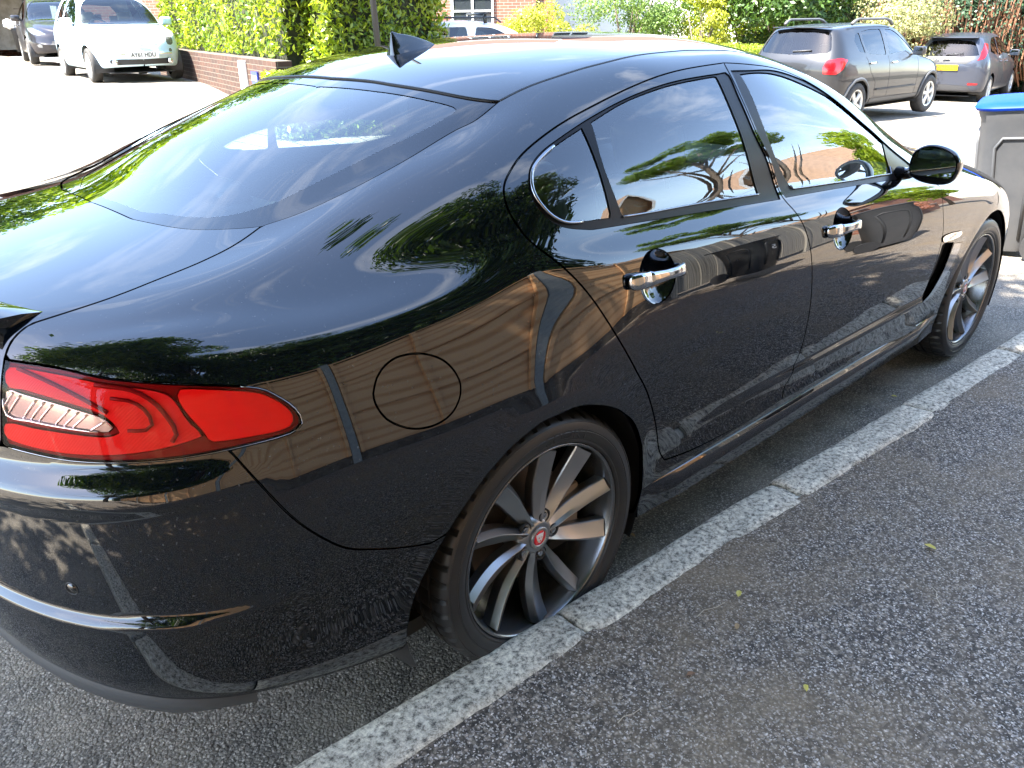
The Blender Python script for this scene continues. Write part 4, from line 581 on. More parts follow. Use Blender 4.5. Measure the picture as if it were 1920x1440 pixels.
for side in (-1, 1):
    tl = panel(BS, 'tail_light', rs(lamp, .012), [], red_dark, car, side, gap=.0022, off=-.0085, flange=.03, du=.6, dv=.12)
    panel(BS, 'brake_lens', rs(UV['seg_r'], .01), [], red_lamp, tl, side, off=-.0035, flange=.004, du=.6, dv=.12)
    panel(BS, 'tail_lens', rs(UV['seg_l'], .01), [], red_rib, tl, side, off=-.0045, flange=.004, du=.6, dv=.12)
    rv = panel(BS, 'reversing_lens', rs(UV['rev'], .01), [], clear_refl, tl, side, off=-.0055, flange=.003, du=.6, dv=.12)
    m = MB()
    lo = UV['rev']; n_ = len(lo)
    top = lo[:int(n_*.49)]; bot = lo[int(n_*.53):][::-1]
    for k in range(1, 10):
        a = top[int(len(top)*k/10.5)]; b = bot[min(len(bot)-1, int(len(bot)*k/10.5))]
        q = np.linspace(.08, .92, 6)[:, None]; m.tube(on_surf(a+(b-a)*q, -.0045, side), .0021, 6)
    m.build('bulb_rib', chrome, rv, smooth=True)
    m = MB(); m.tube(on_surf(bot, -.003, side), .0022, 6); m.tube(on_surf(top, -.003, side), .0014, 6)
    m.build('lens_bead', chrome, rv, smooth=True)
    m = MB()
    for g_, r_ in ((UV['guide'], .0042), (UV['guide2'], .0034), (UV['guide3'], .0038)): m.tube(on_surf(g_, -.0042, side), r_, 6)
    m.build('light_guide', red_dark, tl, smooth=True)
    panel(BS, 'outer_lens', rs(lamp, .012), [], lens_red, tl, side, gap=.002, off=.0005, flange=.0, du=.8, dv=.15)
    m = MB().tube(on_surf(lamp[int(len(lamp)*.33):ib], .0, side), .0012, 6).build('lamp_edge_glint', dark_chrome, tl, smooth=True)  # thin chrome line added for the reflection along the lamp's lower edge
def text_mesh_simple(s_, size):
    cu = bpy.data.curves.new('t', 'FONT'); cu.body = s_; cu.size = size; cu.align_x = 'CENTER'; cu.align_y = 'CENTER'
    o = bpy.data.objects.new('t', cu); COL.objects.link(o); me = bpy.data.meshes.new_from_object(o.evaluated_get(bpy.context.evaluated_depsgraph_get()))
    v = [(c.co.x*1.25, c.co.y) for c in me.vertices]; f = [list(p.vertices) for p in me.polygons]; bpy.data.objects.remove(o); bpy.data.curves.remove(cu); return v, f
# ---- wheels
rim_m = mat('gunmetal_alloy', (.34, .345, .355), .30, metal=.95, coat=.25)
rim_m.node_tree.nodes['Principled BSDF'].inputs['Coat Roughness'].default_value = .15
rim_in = mat('rim_barrel', (.20, .203, .21), .27, metal=.9)
steel = mat('brake_steel', (.18, .14, .11), .4, metal=.9)
caliper_m = mat('brake_caliper', (.22, .17, .13), .55)
nut_m = mat('wheel_nut', (.42, .42, .43), .25, metal=1)
tyre_m = mat('tyre_rubber', (.018, .018, .019), .42, noise=(9, (.030, .028, .026), .42, .7), bump=(150, .12, .001))
cap_red = mat('badge_red', (.80, .010, .03), .25, coat=1)
cap_ring = mat('badge_ring', (.38, .38, .38), .3, metal=.6)
cap_face = mat('badge_face', (.75, .68, .68), .3)
def spokes():
    """ten blades in five pairs, outward is -y"""
    m = MB(); N = 18
    for k in range(5):
        for fam in (0, 1):
            V = []; F_ = []
            for i in range(N+1):
                t = i/N; r = .040+(.2505-.040)*t
                if fam == 0: a = 82+3*t; wd = float(np.interp(t, [0, .12, .5, 1], [.024, .030, .044, .042]))
                else: a = 48.5+4.5*t-1.5*math.sin(math.pi*t); wd = float(np.interp(t, [0, .12, .5, 1], [.026, .032, .050, .060]))
                a = math.radians(a+72*k)
                ht = .872-.005*math.sin(math.pi*min(1, t*1.05))+.022*t*t      # face height (distance from the car's middle)
                er = np.array([math.cos(a), math.sin(a)]); et = np.array([-er[1], er[0]])
                # section from ccw edge to cw edge, ridge near the cw edge
                sec = [(.50, -.034), (.50, -.0125), (.46, -.0090), (0, -.0005), (-.24, .0068), (-.27, .0072), (-.30, .0066), (-.50, -.010), (-.50, -.034), (.0, -.038)]
                if fam == 0: sec = [(q, h*1.15) for q, h in sec]
                for q, h in sec:
                    p = er*r+et*q*wd; V.append((p[0], -(ht+h*(1 if t > .12 else .35+.65*t/.12)), p[1]))
            M_ = 10
            for i in range(N):
                for j in range(M_): F_.append((i*M_+j, i*M_+(j+1) % M_, (i+1)*M_+(j+1) % M_, (i+1)*M_+j))
            F_.append(tuple(range(M_))); m.add(V, F_)
    return m
def make_wheel(name, label_part=True):
    w = empty(name); w.parent = car
    rim = MB().lathe([(.2655, -.9005), (.2665, -.9045), (.2635, -.9068), (.2595, -.905), (.2565, -.899), (.254, -.885), (.249, -.86), (.243, -.835), (.238, -.80), (.236, -.70), (.25, -.665), (.262, -.66)], 96).build('rim', rim_in, w, smooth=True)
    sp = spokes().build('spoke', rim_m, rim, auto=13)
    hub = MB().lathe([(.0, -.872), (.030, -.873), (.034, -.8765), (.041, -.8755), (.050, -.868), (.058, -.858), (.062, -.84), (.060, -.80)], 60).build('hub', rim_m, rim, smooth=True)
    cp = MB().lathe([(0, -.8800), (.0215, -.8795), (.0225, -.8785)], 40).build('centre_cap', cap_red, rim, smooth=True)
    rg = MB().lathe([(.0215, -.8795), (.0225, -.8812), (.0285, -.8812), (.0300, -.8790), (.0300, -.874)], 48); rg.build('cap_ring', cap_ring, cp, smooth=True)
    # embossed animal head (face on), and the ring of lettering
    fm = MB(); P_ = [(-.009, .012), (-.013, .015), (-.0125, .006), (-.010, -.003), (-.006, -.011), (0, -.0145), (.006, -.011), (.010, -.003), (.0125, .006), (.013, .015), (.009, .012), (.004, .0135), (-.004, .0135)]
    n_ = len(P_); fm.add([(x, -.8803, z) for x, z in P_]+[(x*.7, -.8818, z*.7) for x, z in P_]+[(0, -.8822, -.002)], [(i, (i+1) % n_, n_+(i+1) % n_, n_+i) for i in range(n_)]+[(n_+i, n_+(i+1) % n_, 2*n_) for i in range(n_)])
    fm.build('cap_emblem', cap_face, cp)
    fe = MB()
    for x_ in (-.0045, .0045): fe.add([(x_-.0025, -.8822, .003), (x_+.0025, -.8822, .0045 if x_ < 0 else .003), (x_+.0015, -.8824, .001), (x_-.0015, -.8824, .001)], [(0, 1, 2, 3)])
    fe.add([(-.003, -.8822, -.006), (.003, -.8822, -.006), (0, -.8824, -.010)], [(0, 1, 2)]); fe.build('emblem_mark', cap_red, cp)
    lt = MB()
    for k in range(26):
        a = math.radians(k*360/26); r0 = .0235; r1 = .0272; da = .035
        if k in (6, 19): continue
        for (ra_, rb_, d0, d1) in ((r0, r1, -da, -da*.3), (r0, r0+.001, -da, da*.8)) if k % 3 else ((r0, r1, -da*.5, da*.2), (r1-.001, r1, -da, da)):
            lt.add([(q*math.cos(a+d), -.8815, q*math.sin(a+d)) for q, d in ((ra_, d0), (rb_, d0), (rb_, d1), (ra_, d1))], [(0, 1, 2, 3)])
    lt.build('cap_lettering', cabin_dark, cp)
    holes = MB(); nuts = MB()
    for k in range(5):
        a = math.radians(65+72*k); x, z = .0575*math.cos(a), .0575*math.sin(a)
        holes = MB(); holes.T = Matrix.Translation((x, 0, z)); holes.lathe([(.0185, -.8645), (.0182, -.8740), (.0165, -.8740), (.0145, -.861), (0, -.860)], 24); holes.build('nut_recess', cabin_dark, rim, smooth=True)
        nuts = MB(); nuts.T = Matrix.Translation((x, 0, z)); nuts.lathe([(.0098, -.857), (.0098, -.8705), (.0085, -.8735), (.004, -.8745), (0, -.8747)], 12); nuts.build('wheel_nut', nut_m, rim, auto=30)
    # tyre: sidewall, shoulder blocks and grooves
    prof = [(.2645, -.895), (.2685, -.9085), (.273, -.9115), (.277, -.9110), (.279, -.9128), (.290, -.9165), (.300, -.9172), (.3015, -.9160), (.303, -.9172), (.315, -.9150), (.323, -.9110), (.3245, -.9122), (.330, -.9080), (.3355, -.9010), (.339, -.8930), (.3405, -.8850), (.3415, -.8780), (.3422, -.8640), (.3360, -.8630), (.3360, -.8570), (.3426, -.8560), (.3432, -.8260), (.3355, -.8250), (.3355, -.8150), (.3432, -.8140), (.3435, -.7900), (.3355, -.7890), (.3355, -.7780), (.3435, -.7770), (.3430, -.7440), (.3360, -.7430), (.3360, -.7350), (.3425, -.7340), (.3415, -.6920), (.335, -.670), (.318, -.655), (.29, -.652), (.262, -.665)]
    tn = 240; V = []; F_ = []; m_ = len(prof)
    for k in range(tn):
        a = 2*math.pi*k/tn
        for i, (r, h) in enumerate(prof):
            if 13 <= i <= 17 and k % 5 == 0: r -= .007
            if i in (20, 21, 24, 25, 28, 29) and k % 6 == (i//4) % 6: r -= .003
            if r > .30: r = r
            V.append((r*math.cos(a), h, r*math.sin(a)))
    for k in range(tn):
        for i in range(m_-1): F_.append((k*m_+i, k*m_+i+1, ((k+1) % tn)*m_+i+1, ((k+1) % tn)*m_+i))
    MB().add(V, F_).build('tyre', tyre_m, w, auto=28)
    # raised sidewall lettering
    cu = bpy.data.curves.new('txt', 'FONT'); cu.body = 'SPORT'; cu.size = .036; cu.extrude = .0006; cu.align_x = 'CENTER'
    to = bpy.data.objects.new('txt', cu); COL.objects.link(to); dg = bpy.context.evaluated_depsgraph_get(); me = bpy.data.meshes.new_from_object(to.evaluated_get(dg))
    tv = [v.co.copy() for v in me.vertices]; tf = [list(p.vertices) for p in me.polygons]; bpy.data.objects.remove(to); bpy.data.curves.remove(cu)
    for base in (78, 258):
        tm = MB(); vv = []
        for c in tv:
            r = .283+c.y*.95; a = math.radians(base)-c.x*1.5/.295; vv.append((r*math.cos(a), -(.9166+c.z*.8), r*math.sin(a)))
        tm.add(vv, tf); tm.build('tyre_lettering', tyre_m, w)
    MB().lathe([(.06, -.80), (.165, -.80), (.168, -.795), (.168, -.775), (.06, -.775)], 64).build('brake_disc', steel, w, smooth=False)
    c_ = MB(); c_.box(.085, .185, -.845, -.755, -.06, .075, .012); c_.build('brake_caliper', caliper_m, w, auto=40)
    return w
wheel = make_wheel('wheel'); wheel.location = (0, 0, .343)
for x, y, rz, ry in ((2.909, .008, 0, -22), (0, 0, math.pi, 30), (2.909, -.008, math.pi, 80)):
    w = copy_tree(wheel, car); w.location = (x, y, .343); w.rotation_euler = (0, 0, rz) if rz else (0, math.radians(ry), 0)
# ---- door mirrors
def mirror(side):
    out = np.array([(-.895, 1.040), (-.897, 1.075), (-.905, 1.098), (-.925, 1.116), (-.955, 1.128), (-.99, 1.129), (-1.025, 1.122), (-1.055, 1.108), (-1.072, 1.088), (-1.078, 1.063), (-1.075, 1.035), (-1.062, 1.008), (-1.04, .995), (-1.0, .990), (-.96, .992), (-.925, 1.0), (-.903, 1.015)])
    c = out.mean(0); V = []; F_ = []
    yaw = -.13
    prof = [(0.0, .93), (.004, .985), (.012, 1.0), (.045, .97), (.080, .86), (.105, .66), (.118, .40), (.122, .12)]
    n_ = len(out)
    ft = lambda y: 1.865+(y-c[0])*-yaw
    for dx, k in prof:
        for y, z in out: V.append((ft(y)+dx, side*-(c[0]+(y-c[0])*k), c[1]+(z-c[1])*k))
    for i in range(len(prof)-1):
        for j in range(n_): F_.append((i*n_+j, i*n_+(j+1) % n_, (i+1)*n_+(j+1) % n_, (i+1)*n_+j))
    F_.append(tuple((len(prof)-1)*n_+j for j in range(n_)))
    mm = MB().add(V, F_).build('wing_mirror', paint, car, smooth=True)
    s_ = mm.modifiers.new('s', 'SUBSURF'); s_.levels = 2; s_.render_levels = 2
    V = [(ft(y)-.001+.005, side*-(c[0]+(y-c[0])*.94), c[1]+(z-c[1])*.94) for y, z in out]; MB().add(V+[(v[0]+.01, v[1], v[2]) for v in V], [tuple(range(n_))]+[(i, (i+1) % n_, n_+(i+1) % n_, n_+i) for i in range(n_)]).build('mirror_bezel', gloss_black, mm)
    inner = out[:]; V = []
    for y, z in out:
        z_ = max(z, 1.012); V.append((ft(c[0])-.0025+(y-c[0])*.86*.085+(z_-c[1])*.84*.05, side*-(c[0]+(y-c[0])*.86), c[1]+(z_-c[1])*.84))
    n0 = len(V); G_ = [(ft(c[0])-.0025, side*-c[0], c[1])]
    MB().add(V+G_, [(i, (i+1) % n0, n0) for i in range(n0)]).build('mirror_glass', mat('mirror_glass', (.85, .87, .88), .0, metal=1), mm).data.shade_flat()
    arm = MB().tube([(1.93, side*.845, 1.005), (1.925, side*.885, 1.012), (1.915, side*.925, 1.035)], [.034, .026, .026], 12, flat=.8); arm.build('mirror_arm', gloss_black, mm, smooth=True)
for side in (-1, 1): mirror(side)
# ---- shark fin
fin = MB(); V = []; F_ = []
xs_ = [.262, .275, .30, .33, .37, .41, .445]
hh = [.060, .066, .065, .058, .042, .024, .004]; wb = [.024, .030, .034, .034, .030, .020, .004]
for x, h, w_ in zip(xs_, hh, wb):
    z0 = 1.4505+(x-.30)*.16-.0015; top = z0+h+(.012 if x < .30 else 0); xt = x+(.008 if x < .27 else .0)
    for q, kz in ((-1, -.02), (-.92, .10), (-.42, .45), (-.13, .93), (0, 1), (.13, .93), (.42, .45), (.92, .10), (1, -.02)):
        V.append((x+(.012*kz if x < .27 else 0), q*w_, z0+(top-z0)*kz))
for i in range(len(xs_)-1):
    for j in range(8): F_.append((i*9+j, i*9+j+1, (i+1)*9+j+1, (i+1)*9+j))
F_.append(tuple(range(9)))
fin.add(V, F_); fo_ = fin.build('roof_antenna', gloss_black, car, smooth=True); q_ = fo_.modifiers.new('s', 'SUBSURF'); q_.levels = 2; q_.render_levels = 2
# ---- lower grey valance of the rear bumper, sensors, exhaust tips
lo = np.stack([np.linspace(0, uvx(-.74, 0), 60), np.full(60, .75)], 1)
V = []; F_ = []
X0 = BS.ev(lo[:, 0], np.full(60, 1.75)); X1 = BS.ev(lo[:, 0], np.full(60, .9)); 
for i in range(60):
    a, b = X0[i], X1[i]; f = np.clip((-.74-a[0])/.12, 0, 1)
    o_ = np.array([-.5, .85, 0]) if 0 else (lambda t: np.array([-np.sin(t), np.cos(t), 0]))(np.clip((-.75-a[0])/.37, 0, 1)*1.5)
    dz = .040*np.clip((-.80-a[0])/.10, 0, 1)*np.clip((np.abs(a[1])-.0)/.3+.6, 0, 1)
    for p in (a+o_*.003+[0, 0, .012], a+o_*.007*f, a+o_*(.006*f)+[0, 0, -.02], a*.35+b*.65+o_*.0+[0, 0, -.030-dz*.4], b+[0, 0, -.02-dz]-o_*.03): V.append(p)
for i in range(59):
    for j in range(4): F_.append((i*5+j, i*5+j+1, (i+1)*5+j+1, (i+1)*5+j))
n_ = len(V); V = V+[np.array(p)*[1, -1, 1] for p in V]; F_ = F_+[tuple(i+n_ for i in f[::-1]) for f in F_]
MB().add(V, F_).build('bumper_valance', valance_grey, bumper, smooth=True)
for (px_x, px_w, z) in ((-1.0, None, .645), (-1.165, .25, .64)):
    for side in (-1, 1):
        us = np.linspace(5, 60, 400); vv = np.full(400, 6.6)
        X = BS.ev(us, vv); i = int(np.argmin(np.abs(X[:, 0]-px_x) if px_w is None else np.abs(X[:, 1]-px_w)))
        vs_ = np.linspace(4, 9, 300); Xv = BS.ev(np.full(300, us[i]), vs_); j = int(np.argmin(np.abs(Xv[:, 2]-z)))
        c = Xv[j]; n = BS.nrm(us[i:i+1], vs_[j:j+1])[0]; c = Vector(c*[1, side, 1]); n = Vector(n*[1, side, 1])
        mm = MB(); mm.T = Matrix.Translation(c) @ n.to_track_quat('Z', 'Y').to_matrix().to_4x4()
        mm.lathe([(.0, .0018), (.0095, .0012), (.0108, -.002)], 24, 'z').build('parking_sensor', gloss_black, bumper, smooth=True)
        mm.v, mm.f, mm.m = [], [], []; mm.lathe([(.0112, -.001), (.0118, .0012), (.013, .0010), (.0135, -.002)], 24, 'z').build('sensor_ring', rubber, bumper, smooth=True)
for side in (-1, 1):
    pass
    # sill blade under the doors
    us = np.linspace(ra[0][0]+1, fa[-1][0]-1, 80); V = []; F_ = []
    for u in us:
        p0, p1, p2 = (BS.ev(np.array([u]), np.array([v]))[0] for v in (2.9, 2.0, .6))
        e = min(1, (u-us[0])/12, (us[-1]-u)/12); 
        for p in (p0+[0, .0005, .0], p0+[0, .004*e+.001, -.004], p1+[0, .016*e, -.004], p1+[0, .016*e, -.035], p2+[0, 0, -.02]): V.append(np.array(p)*[1, side, 1])
    for i in range(79):
        for j in range(4): F_.append((i*5+j, i*5+j+1, (i+1)*5+j+1, (i+1)*5+j))
    MB().add(V, F_).build('sill_skirt', paint, car, auto=50)
    # vent: dark recess, bright blade and badge behind the front wheel
    vc = BS.ev(vent[:, 0], vent[:, 1]); vc[:, 1] -= .03; vc[:, 1] *= side
    MB().add(list(vc), [tuple(range(len(vc)))]).build('side_vent', cabin_dark, car)
    panel(BS, 'vent_blade', rs(UV['blade'], .01), [], dark_chrome, car, side, gap=.0004, off=.0012, flange=.006, du=.5, dv=.1)
    bdo = panel(BS, 'vent_badge', rs(UV['vbadge'], .006), [], chrome, car, side, off=.004, flange=.005, du=.4, dv=.08)
    q_ = UV['vbadge'].mean(0); v, f = text_mesh_simple('JAGUAR', .017)
    P0 = BS.ev(*[np.array([t]) for t in q_])[0]; N0 = BS.nrm(*[np.array([t]) for t in q_])[0]
    ex = Vector((1, 0, .17)).normalized(); ez = Vector((-.17, 0, 1)).normalized(); o0 = Vector(P0*[1, side, 1])+Vector(N0*[1, side, 1])*.0062
    MB().add([o0+(ex*x_ if side < 0 else -ex*x_)+ez*y_ for x_, y_ in v], f).build('badge_lettering', cabin_dark, bdo)
# ---- boot spoiler
sp = MB(); V = []; F_ = []; ws_ = np.linspace(-.56, .56, 41)
for w_ in ws_:
    a = abs(w_); xe = -.985-.115*(1-(a/.60)**2.4) if a < .6 else -.985; e = np.clip((.56-a)/.05, 0, 1)
    zt = 1.0985+.012*(1-(a/.6)**2)
    for dx, dz in ((.105, -.0045), (.07, .004*e), (.02, .014*e), (-.004, .018*e), (-.012, .012*e), (-.006, .001), (.03, -.016), (.06, -.02)): V.append((xe+dx, w_, zt+dz))
for i in range(40):
    for j in range(7): F_.append((i*8+j, i*8+j+1, (i+1)*8+j+1, (i+1)*8+j))
F_ += [tuple(range(8)), tuple(320+j for j in range(8))]
sp.add(V, F_).build('boot_spoiler', paint, bl_, auto=50)
# ---- cabin
def cush(m, x0, x1, y0, y1, z0, z1, b=.05): return m.box(x0, x1, y0, y1, z0, z1, b)
def seat(cx, cy, rear=False):
    m = MB(); m.T = Matrix.Translation((cx, cy, 0)); cush(m, -.05, .46, -.25, .25, .32, .52, .06)
    m.T = Matrix.Translation((cx-.02, cy, .46)) @ Matrix.Rotation(math.radians(-20), 4, 'Y'); cush(m, -.07, .08, -.25, .25, 0, .60, .06)
    cush(m, -.045, .055, -.13, .13, .645, .83, .045); m.box(-.005, .005, -.07, -.055, .58, .66); m.box(-.005, .005, .055, .07, .58, .66)
    return m.build('front_seat', leather, car, auto=60)
seat(1.28, .38); seat(1.28, -.38)
m = MB(); cush(m, .10, .62, -.66, .66, .34, .58, .06); m.T = Matrix.Translation((.10, 0, .50)) @ Matrix.Rotation(math.radians(-24), 4, 'Y'); cush(m, -.08, .08, -.64, .64, 0, .56, .06)
for y in (-.36, .36, 0): cush(m, -.05, .05, y-.12, y+.12, .56, .66 if y else .62, .03)
m.build('rear_seat', leather, car, auto=60)
m = MB(); m.box(-.42, -.06, -.62, .62, 1.03, 1.055, .01); m.build('parcel_shelf', cabin_dark, car)
m = MB(); m.box(1.95, 2.45, -.74, .74, .72, .965, .06); m.box(1.88, 2.1, -.60, -.18, .86, 1.0, .04); m.build('dashboard', cabin_dark, car, auto=60)
m = MB(); m.box(-.40, 2.5, -.80, .80, .20, .24); m.box(-.40, -.36, -.7, .7, .2, 1.05)
for y in (-.80, .80): m.box(.45, 2.3, y-.02, y+.02, .24, .96, .01)
m.build('cabin_floor', cabin_dark, car)
m = MB(); m.T = Matrix.Translation((1.78, -.38, .93)) @ Matrix.Rotation(math.radians(65), 4, 'Y')
m.lathe([(.175, 0), (.187, .012), (.199, 0), (.187, -.012)], 40, 'z', closed=True); m.box(-.02, .02, -.18, .18, -.01, .01); m.box(0, .18, -.015, .015, -.01, .01); m.build('steering_wheel', cabin_dark, car, auto=50)
# headlining under the roof and pillars
hl_uv = rs(roof_l, .05); panel(BS, 'headlining', hl_uv, [], cabin_grey, car, centre=True, off=-.03, flange=0, gap=.01, du=3, dv=.5)
MB().tube([(1.70, 0, 1.40), (1.74, 0, 1.34)], .008, 6).tube([(1.735, -.12, 1.315), (1.735, .12, 1.315)], .03, 8, flat=.4).build('rear_view_mirror', cabin_dark, car, smooth=True)
# underside so that no light comes up through the body
MB().box(-.40, 3.5, -.62, .62, .17, .19).build('underbody', cabin_dark, car)
m = MB(); m.box(.45, 2.45, -.80, -.62, .17, .185); m.box(.45, 2.45, .62, .80, .17, .185); m.box(-.95, -.38, -.62, .62, .52, .53); m.build('floor_pan', cabin_dark, car)
# ---------------------------------------------------------------- ground, kerb, roads
def sstep(t): t = np.clip(t, 0, 1); return t*t*(3-2*t)
def terrain(x, y):
    x = np.asarray(x, float); y = np.asarray(y, float)
    return .60*sstep((y-5)/9)*sstep((10-x)/5)+.012*np.clip(y-14, 0, 20)*sstep((10-x)/5)-.10*sstep((x-6)/6)-.030*np.clip(x-13, 0, 14)
def node(nt_, typ, **k):
    n = nt_.nodes.new(typ)
    for a, b in k.items():
        if a.startswith('i_'): n.inputs[a[2:].replace('_', ' ')].default_value = b
        else: setattr(n, a, b)
    return n
def asphalt_mat(name, lo, hi, chip, chip_fac, patch, scale=95, bump_d=.004, rough=.82):
    """coarse aggregate: voronoi stones of mixed grey with a few pale chips and stained patches"""
    m = bpy.data.materials.new(name); m.use_nodes = True; t = m.node_tree; l = t.links.new; p = t.nodes['Principled BSDF']; p.inputs['Roughness'].default_value = rough
    tc_ = node(t, 'ShaderNodeTexCoord'); v = node(t, 'ShaderNodeTexVoronoi', i_Scale=scale); v2 = node(t, 'ShaderNodeTexVoronoi', i_Scale=scale*2.3)
    dn = node(t, 'ShaderNodeTexNoise', i_Scale=scale*.8, i_Detail=2); l(tc_.outputs['Object'], dn.inputs['Vector']); dm = node(t, 'ShaderNodeVectorMath', operation='MULTIPLY_ADD'); dm.inputs[1].default_value = (.009,)*3; l(dn.outputs['Color'], dm.inputs[0]); l(tc_.outputs['Object'], dm.inputs[2])
    for q in (v, v2): l(dm.outputs[0], q.inputs['Vector'])
    sp_ = node(t, 'ShaderNodeSeparateColor'); l(v.outputs['Color'], sp_.inputs['Color'])
    r = node(t, 'ShaderNodeValToRGB'); r.color_ramp.elements[0].color = (*lo, 1); r.color_ramp.elements[1].color = (*hi, 1); l(sp_.outputs[0], r.inputs['Fac'])
    e = r.color_ramp.elements.new(.62); e.color = tuple((a*.68+b*.32) for a, b in zip(lo, hi))+(1,)
    sp2 = node(t, 'ShaderNodeSeparateColor'); l(v2.outputs['Color'], sp2.inputs['Color'])
    gt = node(t, 'ShaderNodeMath', operation='GREATER_THAN'); gt.inputs[1].default_value = 1-chip_fac; l(sp2.outputs[1], gt.inputs[0])
    mx1 = node(t, 'ShaderNodeMixRGB'); mx1.inputs['Color2'].default_value = (*chip, 1); l(gt.outputs[0], mx1.inputs['Fac']); l(r.outputs['Color'], mx1.inputs['Color1'])
    # dark crevices between stones
    cr_ = node(t, 'ShaderNodeMapRange'); cr_.inputs['From Min'].default_value = 0; cr_.inputs['From Max'].default_value = .55; cr_.inputs['To Min'].default_value = 1; cr_.inputs['To Max'].default_value = .45
    l(v.outputs['Distance'], cr_.inputs['Value']); ml = node(t, 'ShaderNodeMixRGB', blend_type='MULTIPLY'); ml.inputs['Fac'].default_value = 1; l(mx1.outputs[0], ml.inputs['Color1']); l(cr_.outputs[0], ml.inputs['Color2'])
    n_ = node(t, 'ShaderNodeTexNoise', i_Scale=2.3, i_Detail=8, i_Roughness=.7); l(tc_.outputs['Object'], n_.inputs['Vector'])
    r2 = node(t, 'ShaderNodeValToRGB'); r2.color_ramp.elements[0].position = .44; r2.color_ramp.elements[1].position = .72; r2.color_ramp.elements[0].color = (0, 0, 0, 1); r2.color_ramp.elements[1].color = (.75, .75, .75, 1); l(n_.outputs['Fac'], r2.inputs['Fac'])
    mx2 = node(t, 'ShaderNodeMixRGB'); mx2.inputs['Color2'].default_value = (*patch, 1); l(r2.outputs['Color'], mx2.inputs['Fac']); l(ml.outputs[0], mx2.inputs['Color1'])
    ms = node(t, 'ShaderNodeMixRGB', blend_type='MULTIPLY'); ms.inputs['Fac'].default_value = .55; l(mx2.outputs[0], ms.inputs['Color1']); l(cr_.outputs[0], ms.inputs['Color2'])
    l(ms.outputs[0], p.inputs['Base Color'])
    b = node(t, 'ShaderNodeBump', i_Strength=.7, i_Distance=bump_d*.8, invert=True); l(v.outputs['Distance'], b.inputs['Height']); l(b.outputs['Normal'], p.inputs['Normal'])
    return m
road_m = asphalt_mat('worn_asphalt', (.175, .150, .120), (.64, .56, .455), (.88, .79, .66), .08, (.44, .365, .265), 130, .005)
pave_m = asphalt_mat('dark_tarmac', (.090, .070, .052), (.66, .535, .41), (1.0, .88, .76), .18, (.30, .215, .125), 118, .006)
far_m = mat('sunlit_asphalt', (.30, .29, .27), .85, noise=(14, (.37, .36, .335), .35, .7), bump=(60, .4, .004))
def grid(xs, ys, zf):
    X, Y = np.meshgrid(xs, ys); Z = zf(X, Y); n = len(xs); V = np.stack([X, Y, Z], -1).reshape(-1, 3)
    F_ = [(j*n+i, j*n+i+1, (j+1)*n+i+1, (j+1)*n+i) for j in range(len(ys)-1) for i in range(n-1)]
    return V, F_
V, F_ = grid(np.r_[-120, -60, -30, np.arange(-16, 34, 1.0), 45, 70, 130], np.r_[-120, -60, -30, np.arange(-14, 40, 1.0), 60, 130], lambda x, y: terrain(x, y)-.0)
tag(mesh_obj('road', V, F_, road_m), kind='structure')
# kerb line: inner (car side) and outer edge as y(x), top at .12
KX = [-9, -.75, -.26, .03, .3, .95, 1.45, 2.15, 3.1, 3.7, 5.2, 12]
KI = [-.914-.0577*x+(-.05*max(0, x-3.7)) for x in KX]
KO = [-1.052-.0590*x+(-.05*max(0, x-3.7)) for x in KX]
ki = lambda x: np.interp(x, KX, KI); ko = lambda x: np.interp(x, KX, KO)
def pz(x, y):     # level of the drive on the near side: kerb height, dying away beyond the kerb's end
    return .118*(1-sstep((np.asarray(x)-3.6)/1.8))+terrain(x, y)*0+.004
xs = np.r_[-100, -40, np.arange(-9, 14.01, .25), 25, 60, 110]; ts = np.r_[0, .02, .1, .3, .7, 1.5, 3, 6, 12, 30, 100]
V = []; F_ = []
for x in xs:
    for t in ts: V.append((x, ko(x)+.02-t, float(pz(x, 0))+.003*math.sin(x*3.1+t*2)))
for i in range(len(xs)-1):
    for j in range(len(ts)-1): n = len(ts); F_.append((i*n+j, i*n+j+1, (i+1)*n+j+1, (i+1)*n+j))
tag(mesh_obj('pavement', V, [f[::-1] for f in F_], pave_m), kind='structure')
